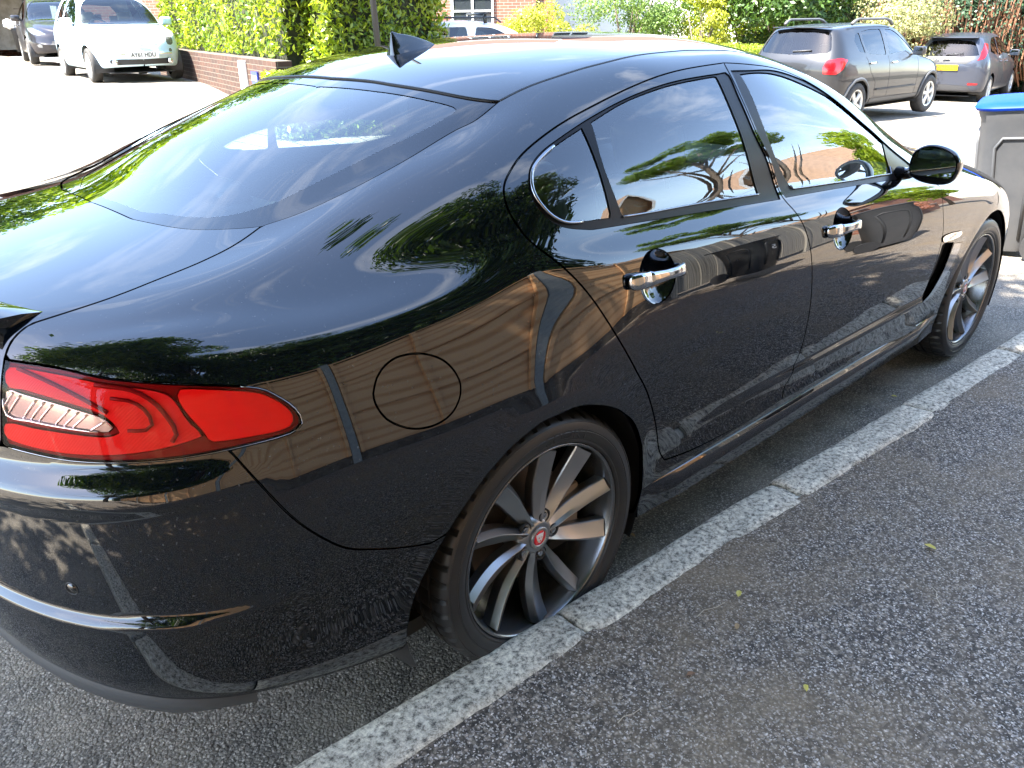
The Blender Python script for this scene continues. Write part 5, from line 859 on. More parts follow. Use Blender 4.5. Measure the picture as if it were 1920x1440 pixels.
# granite setts with rough edges, laid end to end
def granite():
    m = bpy.data.materials.new('granite'); m.use_nodes = True; t = m.node_tree; l = t.links.new; p = t.nodes['Principled BSDF']; p.inputs['Roughness'].default_value = .8
    tc_ = node(t, 'ShaderNodeTexCoord'); a = node(t, 'ShaderNodeTexNoise', i_Scale=62, i_Detail=6, i_Roughness=.8); b = node(t, 'ShaderNodeTexNoise', i_Scale=9, i_Detail=6, i_Roughness=.7); c = node(t, 'ShaderNodeTexVoronoi', i_Scale=160)
    for q in (a, b, c): l(tc_.outputs['Object'], q.inputs['Vector'])
    r = node(t, 'ShaderNodeValToRGB'); el = r.color_ramp.elements; el[0].position = .38; el[0].color = (.10, .09, .078, 1); el[1].position = .64; el[1].color = (1.0, .93, .79, 1)
    q = el.new(.50); q.color = (.62, .56, .46, 1); l(a.outputs['Fac'], r.inputs['Fac'])
    r2 = node(t, 'ShaderNodeValToRGB'); r2.color_ramp.elements[0].position = .38; r2.color_ramp.elements[0].color = (.70, .69, .66, 1); r2.color_ramp.elements[1].position = .66; r2.color_ramp.elements[1].color = (1, .985, .94, 1); l(b.outputs['Fac'], r2.inputs['Fac'])
    mm = node(t, 'ShaderNodeMixRGB', blend_type='MULTIPLY'); mm.inputs['Fac'].default_value = 1; l(r.outputs[0], mm.inputs['Color1']); l(r2.outputs[0], mm.inputs['Color2']); l(mm.outputs[0], p.inputs['Base Color'])
    bb_ = node(t, 'ShaderNodeBump', i_Strength=.8, i_Distance=.004); l(a.outputs['Fac'], bb_.inputs['Height']); l(bb_.outputs['Normal'], p.inputs['Normal'])
    return m
kb = MB(); joints = [-9, -8.1, -7.15, -6.2, -5.25, -4.3, -3.3, -2.3, -1.4, -.78, .02, 1.0, 1.92, 2.83, 3.7, 4.6, 5.5]
rk = np.random.default_rng(3)
for a, b in zip(joints[:-1], joints[1:]):
    a += .004; b -= .004; n = max(8, int((b-a)/.028)); xx = np.linspace(a, b, n+1); V = []; j = 0
    wob = np.convolve(rk.normal(0, .007, n+16), np.ones(9)/9, 'valid')[:n+1]; wob2 = np.convolve(rk.normal(0, .011, n+16), np.ones(7)/7, 'valid')[:n+1]; tl_ = rk.normal(0, .002)
    for i, x in enumerate(xx):
        e = min(i, n-i); s_ = .008 if e == 0 else (.002 if e == 1 else 0); top = float(pz(x, 0))+.004+tl_; yi, yo = ki(x)+wob[i], ko(x)+wob2[i]
        sec = [(yi+.002, -.06), (yi+.003, top-.03), (yi-.002, top-.011-s_), (yi-.012, top-.002-s_)]+[(yi+(yo-yi)*q, top+.0025*math.sin(q*9+x*17)+rk.normal(0, .0004)-s_) for q in (.22, .4, .6, .8)]+[(yo+.008, top-.003-s_), (yo, top-.012-s_), (yo, -.06)]
        V += [(x, y, z) for y, z in sec]
    k = 11; F_ = [(i*k+j, i*k+j+1, (i+1)*k+j+1, (i+1)*k+j) for i in range(n) for j in range(k-1)]+[tuple(range(k)), tuple(n*k+j for j in range(k))]
    kb.add(V, F_)
tag(kb.build('kerb', granite(), smooth=True), kind='structure')
# ---------------------------------------------------------------- foliage
def leaf_mat(name, a, b, trans=.35, rough=.45):
    m = bpy.data.materials.new(name); m.use_nodes = True; t = m.node_tree; l = t.links.new; p = t.nodes['Principled BSDF']; p.inputs['Roughness'].default_value = rough; p.inputs['Specular IOR Level'].default_value = .4
    at = node(t, 'ShaderNodeAttribute', attribute_name='var'); r = node(t, 'ShaderNodeValToRGB'); r.color_ramp.elements[0].color = (*a, 1); r.color_ramp.elements[1].color = (*b, 1)
    l(at.outputs['Fac'], r.inputs['Fac']); l(r.outputs[0], p.inputs['Base Color'])
    tr = node(t, 'ShaderNodeBsdfTranslucent'); mx_ = node(t, 'ShaderNodeMixShader'); mx_.inputs['Fac'].default_value = trans
    g = node(t, 'ShaderNodeMixRGB', blend_type='MULTIPLY'); g.inputs['Fac'].default_value = 1; g.inputs['Color2'].default_value = (1.5, 1.6, .7, 1); l(r.outputs[0], g.inputs['Color1']); l(g.outputs[0], tr.inputs['Color'])
    l(p.outputs[0], mx_.inputs[1]); l(tr.outputs[0], mx_.inputs[2]); l(mx_.outputs[0], t.nodes['Material Output'].inputs['Surface'])
    return m
def leaves(name, P_, N_, L_, W_, material, parent=None, rng=RNG, droop=.3, spread=.7):
    n = len(P_); N_ = N_+rng.normal(0, spread, (n, 3)); N_ /= np.linalg.norm(N_, axis=1)[:, None]
    T_ = rng.normal(0, 1, (n, 3)); T_[:, 2] -= droop; T_ -= N_*(T_*N_).sum(1)[:, None]; T_ /= np.linalg.norm(T_, axis=1)[:, None]; B_ = np.cross(N_, T_)
    s = rng.uniform(.65, 1.25, n)[:, None]; l_ = L_*s; w_ = W_*s
    V = np.stack([P_-T_*l_*.5, P_+B_*w_*.5-N_*w_*.12+T_*l_*.05, P_+T_*l_*.5-N_*l_*.08, P_-B_*w_*.5-N_*w_*.12+T_*l_*.05], 1).reshape(-1, 3)
    me = bpy.data.meshes.new(name); me.vertices.add(4*n); me.vertices.foreach_set('co', V.ravel())
    idx = (np.arange(n)*4)[:, None]; F_ = np.concatenate([idx, idx+1, idx+2, idx, idx+2, idx+3], 1).ravel()
    me.loops.add(6*n); me.loops.foreach_set('vertex_index', F_); me.polygons.add(2*n); me.polygons.foreach_set('loop_start', np.arange(2*n)*3)
    a = me.attributes.new('var', 'FLOAT', 'POINT'); cl = np.sin(P_[:, 0]*2.1+P_[:, 2]*1.7)*.12+np.sin(P_[:, 1]*2.9-P_[:, 2]*2.3)*.12
    a.data.foreach_set('value', np.repeat(np.clip(rng.beta(2, 2, n)+cl, 0, 1), 4))
    me.materials.append(material); me.update(calc_edges=True); me.validate()
    o = bpy.data.objects.new(name, me); COL.objects.link(o)
    if parent: o.parent = parent
    return o
def shell(n, boxf, rng=RNG, lump=.12, freq=1.6):
    """points on the skin of a rounded block given as list of (x0,x1,y0,y1,z0,z1)"""
    P_ = []; N_ = []
    tot = sum((b[1]-b[0])*(b[5]-b[4])*2+(b[3]-b[2])*(b[5]-b[4])*2+(b[1]-b[0])*(b[3]-b[2]) for b in boxf)
    for b in boxf:
        d = np.array([b[1]-b[0], b[3]-b[2], b[5]-b[4]]); ar = np.array([d[1]*d[2]]*2+[d[0]*d[2]]*2+[d[0]*d[1]]); k = int(n*ar.sum()/tot)
        f = rng.choice(5, k, p=ar/ar.sum()); q = rng.uniform(0, 1, (k, 3)); nn = np.zeros((k, 3))
        for i, (ax, s_) in enumerate(((0, 0), (0, 1), (1, 0), (1, 1), (2, 1))): m = f == i; q[m, ax] = s_; nn[m, ax] = s_*2-1
        p = np.array([b[0], b[2], b[4]])+q*d
        h = np.sin(p[:, 0]*freq*2.3+p[:, 2]*3.1)+np.sin(p[:, 1]*freq*2+p[:, 2]*freq*1.3+1)+np.sin((p[:, 0]+p[:, 1])*freq*4+p[:, 2]*5)*.6
        p = p+nn*(h*lump*.5-rng.exponential(.15, k)+.02)[:, None]
        P_.append(p); N_.append(nn+[0, 0, .35])
    return np.concatenate(P_), np.concatenate(N_)
def blob(n, c, r, rng=RNG, clumps=26, lump=.32, inner=.35):
    """crown: leaf clumps scattered over an ellipsoid, uneven outline and gaps between them"""
    c = np.array(c, float); r = np.array(r, float); d = rng.normal(0, 1, (clumps, 3)); d /= np.linalg.norm(d, axis=1)[:, None]; rad = rng.uniform(.35, .88, clumps)[:, None]**.6
    cc = c+d*rad*r; cr_ = rng.uniform(.6, 1.25, clumps)*lump*r.mean()
    k = rng.integers(0, clumps, n); e = rng.normal(0, 1, (n, 3)); e /= np.linalg.norm(e, axis=1)[:, None]; rr_ = (rng.uniform(inner, 1, n)**.5)[:, None]*cr_[k][:, None]*[1.1, 1.1, .8]
    P_ = cc[k]+e*rr_; N_ = e*.7+(P_-c)/r*.5+[0, 0, .4]
    return P_, N_
laurel = leaf_mat('laurel_leaf', (.045, .10, .006), (.31, .35, .028), .38, .3)
privet = leaf_mat('privet_leaf', (.09, .13, .008), (.27, .31, .025), .3)
golden = leaf_mat('golden_leaf', (.12, .15, .008), (.34, .34, .03), .3)
dark_leaf = leaf_mat('evergreen_leaf', (.016, .042, .006), (.08, .15, .022), .25)
mid_leaf = leaf_mat('shrub_leaf', (.05, .10, .018), (.18, .26, .06), .3)
pale_leaf = leaf_mat('variegated_leaf', (.10, .12, .04), (.38, .36, .17), .25)
conif = leaf_mat('conifer_leaf', (.018, .040, .020), (.06, .11, .055), .15)
brown_leaf = leaf_mat('dead_leaf', (.16, .09, .045), (.36, .22, .12), .2)
tree_leaf = leaf_mat('tree_leaf', (.045, .10, .015), (.20, .30, .04), .4)
bright_leaf = leaf_mat('bright_tree_leaf', (.16, .26, .015), (.40, .48, .04), .45)
bark = mat('bark', (.10, .075, .055), .9, noise=(12, (.16, .13, .10), .4, .6), bump=(30, .8, .02))
core_m = mat('hedge_core_shade', (.012, .018, .006), .95, noise=(18, (.03, .03, .012), .4, .6))  # shade colour for the block inside hedges
brickm = {}
def brick_mat(name, a, b, mortar, sc=1.0, vertical=True):
    m = bpy.data.materials.new(name); m.use_nodes = True; t = m.node_tree; l = t.links.new; p = t.nodes['Principled BSDF']; p.inputs['Roughness'].default_value = .9
    tc_ = node(t, 'ShaderNodeTexCoord'); sx = node(t, 'ShaderNodeSeparateXYZ'); l(tc_.outputs['Object'], sx.inputs[0]); cb = node(t, 'ShaderNodeCombineXYZ'); ad = node(t, 'ShaderNodeMath', operation='ADD')
    l(sx.outputs[0], ad.inputs[0]); l(sx.outputs[1], ad.inputs[1]); l(ad.outputs[0], cb.inputs[0]); l(sx.outputs[2], cb.inputs[1])
    br = node(t, 'ShaderNodeTexBrick'); br.inputs['Scale'].default_value = 1; br.inputs['Brick Width'].default_value = .225*sc; br.inputs['Row Height'].default_value = .075*sc; br.inputs['Mortar Size'].default_value = .006*sc
    br.inputs['Color1'].default_value = (*a, 1); br.inputs['Color2'].default_value = (*b, 1); br.inputs['Mortar'].default_value = (*mortar, 1); br.inputs['Bias'].default_value = 0
    l(cb.outputs[0], br.inputs['Vector']); l(br.outputs['Color'], p.inputs['Base Color'])
    bp = node(t, 'ShaderNodeBump', i_Strength=.6, i_Distance=.01, invert=True); l(br.outputs['Fac'], bp.inputs['Height']); l(bp.outputs['Normal'], p.inputs['Normal'])
    return m
red_brick = brick_mat('red_brick', (.26, .10, .06), (.19, .075, .048), (.30, .27, .23))
brown_brick = brick_mat('brown_brick', (.030, .013, .007), (.055, .022, .011), (.10, .08, .06))  # brick colour darkened to stand in for shade on the garden wall
def terr(x, y): return float(terrain(x, y))
def run(P0, P1, thick, z0, z1):      # a rotated frame for straight hedges and walls: x along, y across
    P0 = Vector(P0); P1 = Vector(P1); d = (P1-P0); L_ = d.length; a = math.atan2(d.y, d.x); return L_, a
def hedge(name, P0, P1, thick, h, n, ll, lw, m, label, cat='hedge', side=1, z=None, lump=.12, group=None, zb=.05):
    L_, a = run((*P0, 0), (*P1, 0), thick, 0, 0); z0 = terr(*P0) if z is None else z
    h_ = empty(name, (P0[0], P0[1], z0), a, label=label, cat=cat, group=group)
    y0, y1 = (0, thick) if side > 0 else (-thick, 0)
    P_, N_ = shell(n, [(0, L_, y0, y1, zb, h)], lump=lump)
    leaves('foliage', P_, N_, ll, lw, m, h_)
    MB().box(.18, L_-.18, y0+.2, y1-.2, 0, h-.22).build('dark_core', core_m, h_)  # solid dark block behind the leaves, stands in for shade in the gaps
    return h_
# laurel hedge over the low brick wall, left of centre, turning the corner
hedge('laurel_hedge', (6.6, 17.6), (4.75, 9.0), 1.6, 3.1, 40000, .10, .040, laurel, 'tall bright laurel hedge growing over the low brick wall beside the white hatchback', side=1, z=.5, zb=.62)
hedge('laurel_hedge', (5.15, 8.35), (7.35, 8.35), 1.5, 3.2, 32000, .10, .040, laurel, 'tall yellow-green laurel hedge behind the dark lamp post, above the saloon roof', side=1, z=.12)
def wall_obj(name, P0, P1, th, z0, h, m, label, cat='wall', cap=None):
    L_, a = run((*P0, 0), (*P1, 0), th, 0, 0); w = empty(name, (P0[0], P0[1], z0), a, label=label, cat=cat)
    MB().box(0, L_, 0, th, -.3, h).build('brickwork', m, w)
    if cap: MB().box(-.02, L_+.02, -.02, th+.02, h+.001, h+.06).build('coping', cap, w)
    return w
hedge('low_laurel', (4.1, 7.9), (6.6, 7.3), .6, .86, 9000, .10, .045, laurel, 'low laurel bushes at the foot of the hedge, seen through the saloon windows', side=1, z=.10, lump=.10)
bw = wall_obj('brick_wall', (6.45, 17.6), (4.40, 8.4), .22, .48, .60, brown_brick, 'low brown brick garden wall curving along the drive under the laurel hedge')
white_p = mat('white_paint', (.80, .79, .76), .6); blue_p = mat('blue_enamel', (.03, .05, .32), .35)
def on_wall(px_y):   # point on the road face of the low wall at height
    t = (17.6-px_y)/(17.6-8.4); return (6.45+(4.40-6.45)*t, px_y)
wa = math.atan2(8.4-17.6, 4.40-6.45)
sg = empty('meter_box', (*on_wall(10.05), .60), wa, label='small white box fixed to the low brick wall below the hedge', cat='box')
MB().box(-.14, .14, -.06, -.004, .0, .44, .01).build('case', white_p, sg); MB().box(-.08, -.03, -.064, -.061, .36, .38).box(-.02, .03, -.064, -.061, .30, .32).build('label_mark', mat('ink', (.02, .02, .03), .5), sg)
sg = empty('street_sign', (*on_wall(9.45), .74), wa, label='small blue and white sign on the brick wall beside the white box', cat='sign')
MB().box(-.16, .16, -.03, -.004, 0, .17).build('plate', blue_p, sg); m_ = MB()
for k in range(5): m_.box(-.13+k*.055, -.10+k*.055, -.034, -.031, .05, .12)
m_.build('sign_mark', white_p, sg)
# lamp post
black_m = mat('black_metal', (.03, .032, .035), .4, metal=.4)
lp = empty('lamp_post', (5.55, 7.62, .12), 0, label='slim dark metal post standing in front of the laurel hedge', cat='post')
MB().tube([(0, 0, -.2), (0, 0, 5.2)], .042, 16).build('pole', black_m, lp, smooth=True)
MB().lathe([(.075, 0), (.072, .25), (.05, .42), (.042, .45)], 20, 'z').build('base_sleeve', black_m, lp, smooth=True)
lp.rotation_euler = (0, math.radians(-2.2), 0)
def bush(name, c, r, n, ll, lw, m, label, z=0, cat='shrub', clumps=22, trunk=True, lump=.35, group=None):
    b = empty(name, (c[0], c[1], z), 0, label=label, cat=cat, group=group)
    P_, N_ = blob(n, (0, 0, r[2]*.98), r, clumps=clumps, lump=lump)
    P_[:, 2] = np.abs(P_[:, 2])+.03
    leaves('foliage', P_, N_, ll, lw, m, b)
    s_ = MB(); rg_ = np.random.default_rng(int(abs(c[0]*100+c[1])))
    for k in range(7):
        a = rg_.uniform(0, 6.28); q = rg_.uniform(.3, .7); s_.tube([(0, 0, 0), (math.cos(a)*r[0]*q*.4, math.sin(a)*r[1]*q*.4, r[2]*.7), (math.cos(a)*r[0]*q, math.sin(a)*r[1]*q, r[2]*1.3)], [.04, .025, .008], 6)
    s_.build('stem', bark, b, smooth=True)
    return b
bush('golden_shrub', (9.6, 12.6), (1.15, 1.15, .95), 9000, .07, .035, golden, 'rounded yellow-green shrub between the laurel hedge and the house window', z=.05)
bush('golden_shrub', (13.0, 12.0), (1.25, 1.2, 1.0), 11000, .065, .03, golden, 'large golden shrub right of the white parked car with roof bars', z=-.1)
hedge('privet_hedge', (13.4, 10.3), (13.2, 6.0), .9, 1.16, 30000, .05, .026, privet, 'low clipped yellow-green privet hedge behind the grey crossover', side=1, z=-.12, lump=.05)
bush('leafy_shrub', (15.6, 11.6), (1.1, 1.3, 1.7), 18000, .07, .035, mid_leaf, 'mid-green small-leaved shrub in front of the white rendered wall', z=-.1, clumps=34)
bush('golden_shrub', (16.2, 9.85), (.75, .8, 1.35), 8000, .07, .035, golden, 'upright golden shrub next to the dark cherry laurel', z=-.1)
bush('cherry_laurel', (18.2, 8.9), (1.9, 1.9, 2.0), 22000, .13, .055, dark_leaf, 'big dark evergreen shrub above the privet hedge', z=-.15, clumps=40)
bush('cherry_laurel', (19.6, 10.6), (1.9, 1.9, 2.1), 15000, .13, .055, laurel, 'broad glossy laurel shrub with lighter leaves, behind the dark evergreen', z=-.15, clumps=36)
bush('variegated_shrub', (19.3, 6.75), (1.1, 1.1, 1.75), 20000, .06, .035, pale_leaf, 'pale cream-green shrub beyond the roof of the grey crossover', z=-.3, clumps=34)
for i, (x, y, lab) in enumerate(((22.0, 7.4, 'dark conifer beside the pale shrub'), (23.0, 6.2, 'dark conifer with a bare brown front, middle of the row'), (24.2, 5.0, 'dark conifer at the right end of the row'), (25.5, 3.8, 'dark conifer beyond the frame edge behind the grey hatchback'))):
    b = empty('conifer', (x, y, -.45), 0, label=lab, cat='tree', group='conifers at the road end')
    P_, N_ = blob(20000, (0, 0, 2.1), (1.05, 1.05, 2.3), clumps=70, lump=.36); P_[:, 2] = np.abs(P_[:, 2])
    leaves('crown', P_, N_, .085, .05, conif, b)
    MB().tube([(0, 0, 0), (0, 0, 3.6)], [.12, .03], 8).build('trunk', bark, b, smooth=True)
    if i in (0, 1, 2):
        rg_ = np.random.default_rng(i); s_ = MB()
        for k in range(300):
            a = rg_.uniform(-1.5, .9)+math.radians(200); rr_ = rg_.uniform(1.0, 1.22); x_, y_ = rr_*math.cos(a), rr_*math.sin(a); z_ = rg_.uniform(.5, 2.0)
            s_.tube([(x_*.6, y_*.6, z_-.25), (x_, y_, z_+.1), (x_*1.03+rg_.normal(0, .05), y_*1.03, z_+rg_.uniform(.35, .8))], [.020, .018, .006], 4, cap=False)
        s_.build('dead_branches', mat('dead_wood', (.20, .095, .05), .9), b)
hedge('conifer_hedge', (20.6, 10.2), (28.5, 1.5), 1.6, 4.3, 30000, .12, .055, conif, 'tall dark conifer hedge closing the road end behind the single conifers', side=1, z=-.45, lump=.3)
# ---------------------------------------------------------------- houses
roof_tile = mat('roof_tile', (.16, .075, .05), .85, noise=(3, (.10, .06, .045), .35, .65), bump=(9, .8, .03))
upvc = mat('white_upvc', (.82, .82, .80), .3); dark_win = mat('window_dark', (.03, .035, .04), .05, coat=1)
render_w = mat('white_render', (.80, .79, .75), .9, bump=(80, .3, .003)); soil = mat('dark_opening', (.05, .04, .032), .9)
def window(parent, x, z, w, h, y=-.01, bars=1):
    f = MB(); t = .055; f.box(x, x+w, y-.04, y+.02, z, z+t).box(x, x+w, y-.04, y+.02, z+h-t, z+h).box(x, x+t, y-.04, y+.02, z+t, z+h-t).box(x+w-t, x+w, y-.04, y+.02, z+t, z+h-t)
    for k in range(bars): q = x+w*(k+1)/(bars+1); f.box(q-.03, q+.03, y-.037, y+.02, z+t, z+h-t)
    f.box(x+t, x+w-t, y-.035, y+.02, z+h*.68, z+h*.68+.045)
    wf = f.build('window', upvc, parent); MB().box(x+t, x+w-t, y-.012, y-.002, z+t, z+h-t).build('pane', dark_win, wf)
    MB().box(x-.05, x+w+.05, y-.09, y+.01, z-.07, z-.002).build('sill', upvc, wf)
def house(name, P0, P1, z0, h, depth, m, label, wins=(), ridge=2.2, pipe=None):
    L_, a = run((*P0, 0), (*P1, 0), 0, 0, 0); hs = empty(name, (P0[0], P0[1], z0), a, label=label, cat='house')
    MB().box(0, L_, 0, depth, -.5, h).build('wall', m, hs)
    r_ = MB().add([(-.3, -.35, h-.05), (L_+.3, -.35, h-.05), (L_+.3, depth+.35, h-.05), (-.3, depth+.35, h-.05), (-.3, depth/2, h+ridge), (L_+.3, depth/2, h+ridge)], [(0, 1, 5, 4), (2, 3, 4, 5), (0, 4, 3), (1, 2, 5), (0, 3, 2, 1)]).build('roof', roof_tile, hs)
    MB().box(-.3, L_+.3, -.42, -.36, h-.20, h-.04).build('fascia', upvc, hs)
    for w in wins: window(hs, *w)
    if pipe is not None: MB().tube([(pipe, -.06, 0), (pipe, -.06, h-.2)], .04, 8).build('drainpipe', black_m, hs, smooth=True)
    return hs
# ---------------------------------------------------------------- the other parked cars
tyre_s = mat('road_tyre', (.028, .027, .026), .8, noise=(20, (.05, .045, .04), .4, .7))
silver_rim = mat('silver_alloy', (.55, .55, .54), .32, metal=.8)
plate_y = mat('plate_yellow', (.60, .40, .008), .35); plate_w = mat('plate_white', (.78, .78, .74), .35); plate_k = mat('plate_black', (.015, .015, .02), .4)
plastic_d = mat('dark_plastic', (.028, .028, .030), .6); lamp_clear = mat('headlamp_clear', (.22, .23, .24), .08, metal=.6, coat=1)
grey_plastic = mat('grey_cladding', (.075, .075, .075), .55)
lamp_r2 = mat('small_red_lamp', (.28, .003, .006), .2, coat=.5)
far_glass = glass_mat('parked_glass', (.42, .48, .47), 1.3)
def text_mesh(s, size, ext=.001, sx=1.0):
    cu = bpy.data.curves.new('t', 'FONT'); cu.body = s; cu.size = size; cu.extrude = ext; cu.align_x = 'CENTER'; cu.align_y = 'CENTER'; cu.offset = size*.012
    o = bpy.data.objects.new('t', cu); COL.objects.link(o); me = bpy.data.meshes.new_from_object(o.evaluated_get(bpy.context.evaluated_depsgraph_get()))
    v = [(c.co.x*sx, c.co.y, c.co.z) for c in me.vertices]; f = [list(p.vertices) for p in me.polygons]; bpy.data.objects.remove(o); bpy.data.curves.remove(cu); bpy.data.meshes.remove(me)
    return v, f
def hsurf(st, XT, XN, XJ, XK, nt=4.5, nn=3.0):
    X = [s[0] for s in st]; SEC = []
    for x, w, sl, belt, roof, wr in st:
        wb = w*.94; cz = roof-.045 if roof-belt > .2 else belt+(roof-belt)*.55
        L_ = lambda t: wb+(wr-wb)*t; Z_ = lambda t: belt+.01+(cz-belt-.01)*t
        SEC.append([(w*.86, sl), (w*.95, sl+.01), (w*.985, sl+.14), (w*1.0, (belt+sl)*.52), (w*.992, belt-.17), (w*.968, belt-.05), (wb, belt+.01), (L_(.30), Z_(.38)), (L_(.66), Z_(.74)), (wr, cz), (wr-.05, roof-.014), (wr*.55, roof), (0, roof+.012)])
    def row(a): # a: dict row->x
        return list(np.interp(range(13), sorted(a), [a[k] for k in sorted(a)]))
    S = Surf(X, SEC, row(XT), row(XN), nt=nt, nn=nn, XJ=XJ, XK=XK, sig=.05, NU=(34, 110, 30))
    S.XJ, S.XK = XJ, XK
    uu, vv = np.meshgrid(np.linspace(0, S.umax, S.umax*4+1), np.linspace(0, S.vmax, 12*16+1)); S.gu, S.gv = uu.ravel(), vv.ravel(); S.gp = S.ev(S.gu, S.gv)
    return S
def onto(S, pts, mode):
    out = []; P_ = S.gp
    for a, z in pts:
        if mode == 'side': d = (P_[:, 0]-a)**2+(P_[:, 2]-z)**2+((S.gv < .5) | (S.gv > 9.6))*9
        elif mode == 'rear': d = (P_[:, 1]-a)**2+(P_[:, 2]-z)**2+(P_[:, 0] > S.XJ+.15)*9
        else: d = (P_[:, 1]-a)**2+(P_[:, 2]-z)**2+(P_[:, 0] < S.mid)*9
        i = int(np.argmin(d)); u_, v_ = S.gu[i], S.gv[i]
        if mode != 'side' and abs(a) < 1e-6:
            if mode == 'rear': u_ = 0
            elif P_[i, 0] > S.XK+.02: u_ = S.umax
            else: v_ = S.vmax
        out.append((u_, v_))
    return np.array(out)
def small_wheel(parent, x, y, r, w, side, rim_r, nsp, rm, cover=False):
    W_ = empty('wheel', (x, y, r)); W_.parent = parent; W_.rotation_euler = (0, random.uniform(0, 1), 0)
    s = side; o = .5*w
    MB().lathe([(rim_r, s*(o-.01)), (rim_r+.01, s*o), ((rim_r+r)/2, s*(o+.006)), (r-.02, s*(o-.006)), (r-.002, s*(o-.03)), (r, 0), (r-.004, -s*(o-.02)), (rim_r, -s*o)], 40).build('tyre', tyre_s, W_, smooth=True)
    rim = MB().lathe([(rim_r+.004, s*(o-.004)), (rim_r-.012, s*(o-.002)), (rim_r-.022, s*(o-.03)), (rim_r-.03, -s*o)], 40).build('rim', rm, W_, smooth=True)
    m = MB().lathe([(0, s*(o-.008)), (.03, s*(o-.008)), (.06, s*(o-.02)), (.065, s*(o-.05))], 24)
    for k in range(nsp):
        a = 2*math.pi*k/nsp; e = np.array([math.cos(a), math.sin(a)]); t = np.array([-e[1], e[0]]); V = []
        hw0, hw1 = (.030, .036) if nsp <= 5 else (.014, .022)
        if cover: hw0, hw1 = .022, .05
        for rr_, hw in ((.04, hw0), (rim_r-.006, hw1)):
            for q, d in ((-1, -.03), (-.7, -.006), (.7, -.006), (1, -.03)):
                p = e*rr_+t*hw*q; V.append((p[0], s*(o+d-.004), p[1]))
        m.add(V, [(0, 1, 5, 4), (1, 2, 6, 5), (2, 3, 7, 6)])
    m.build('spoke', rm, rim)
    MB().lathe([(0, s*(o-.07)), (rim_r-.03, s*(o-.07))], 24).build('brake_disc', plastic_d, W_)
    return W_
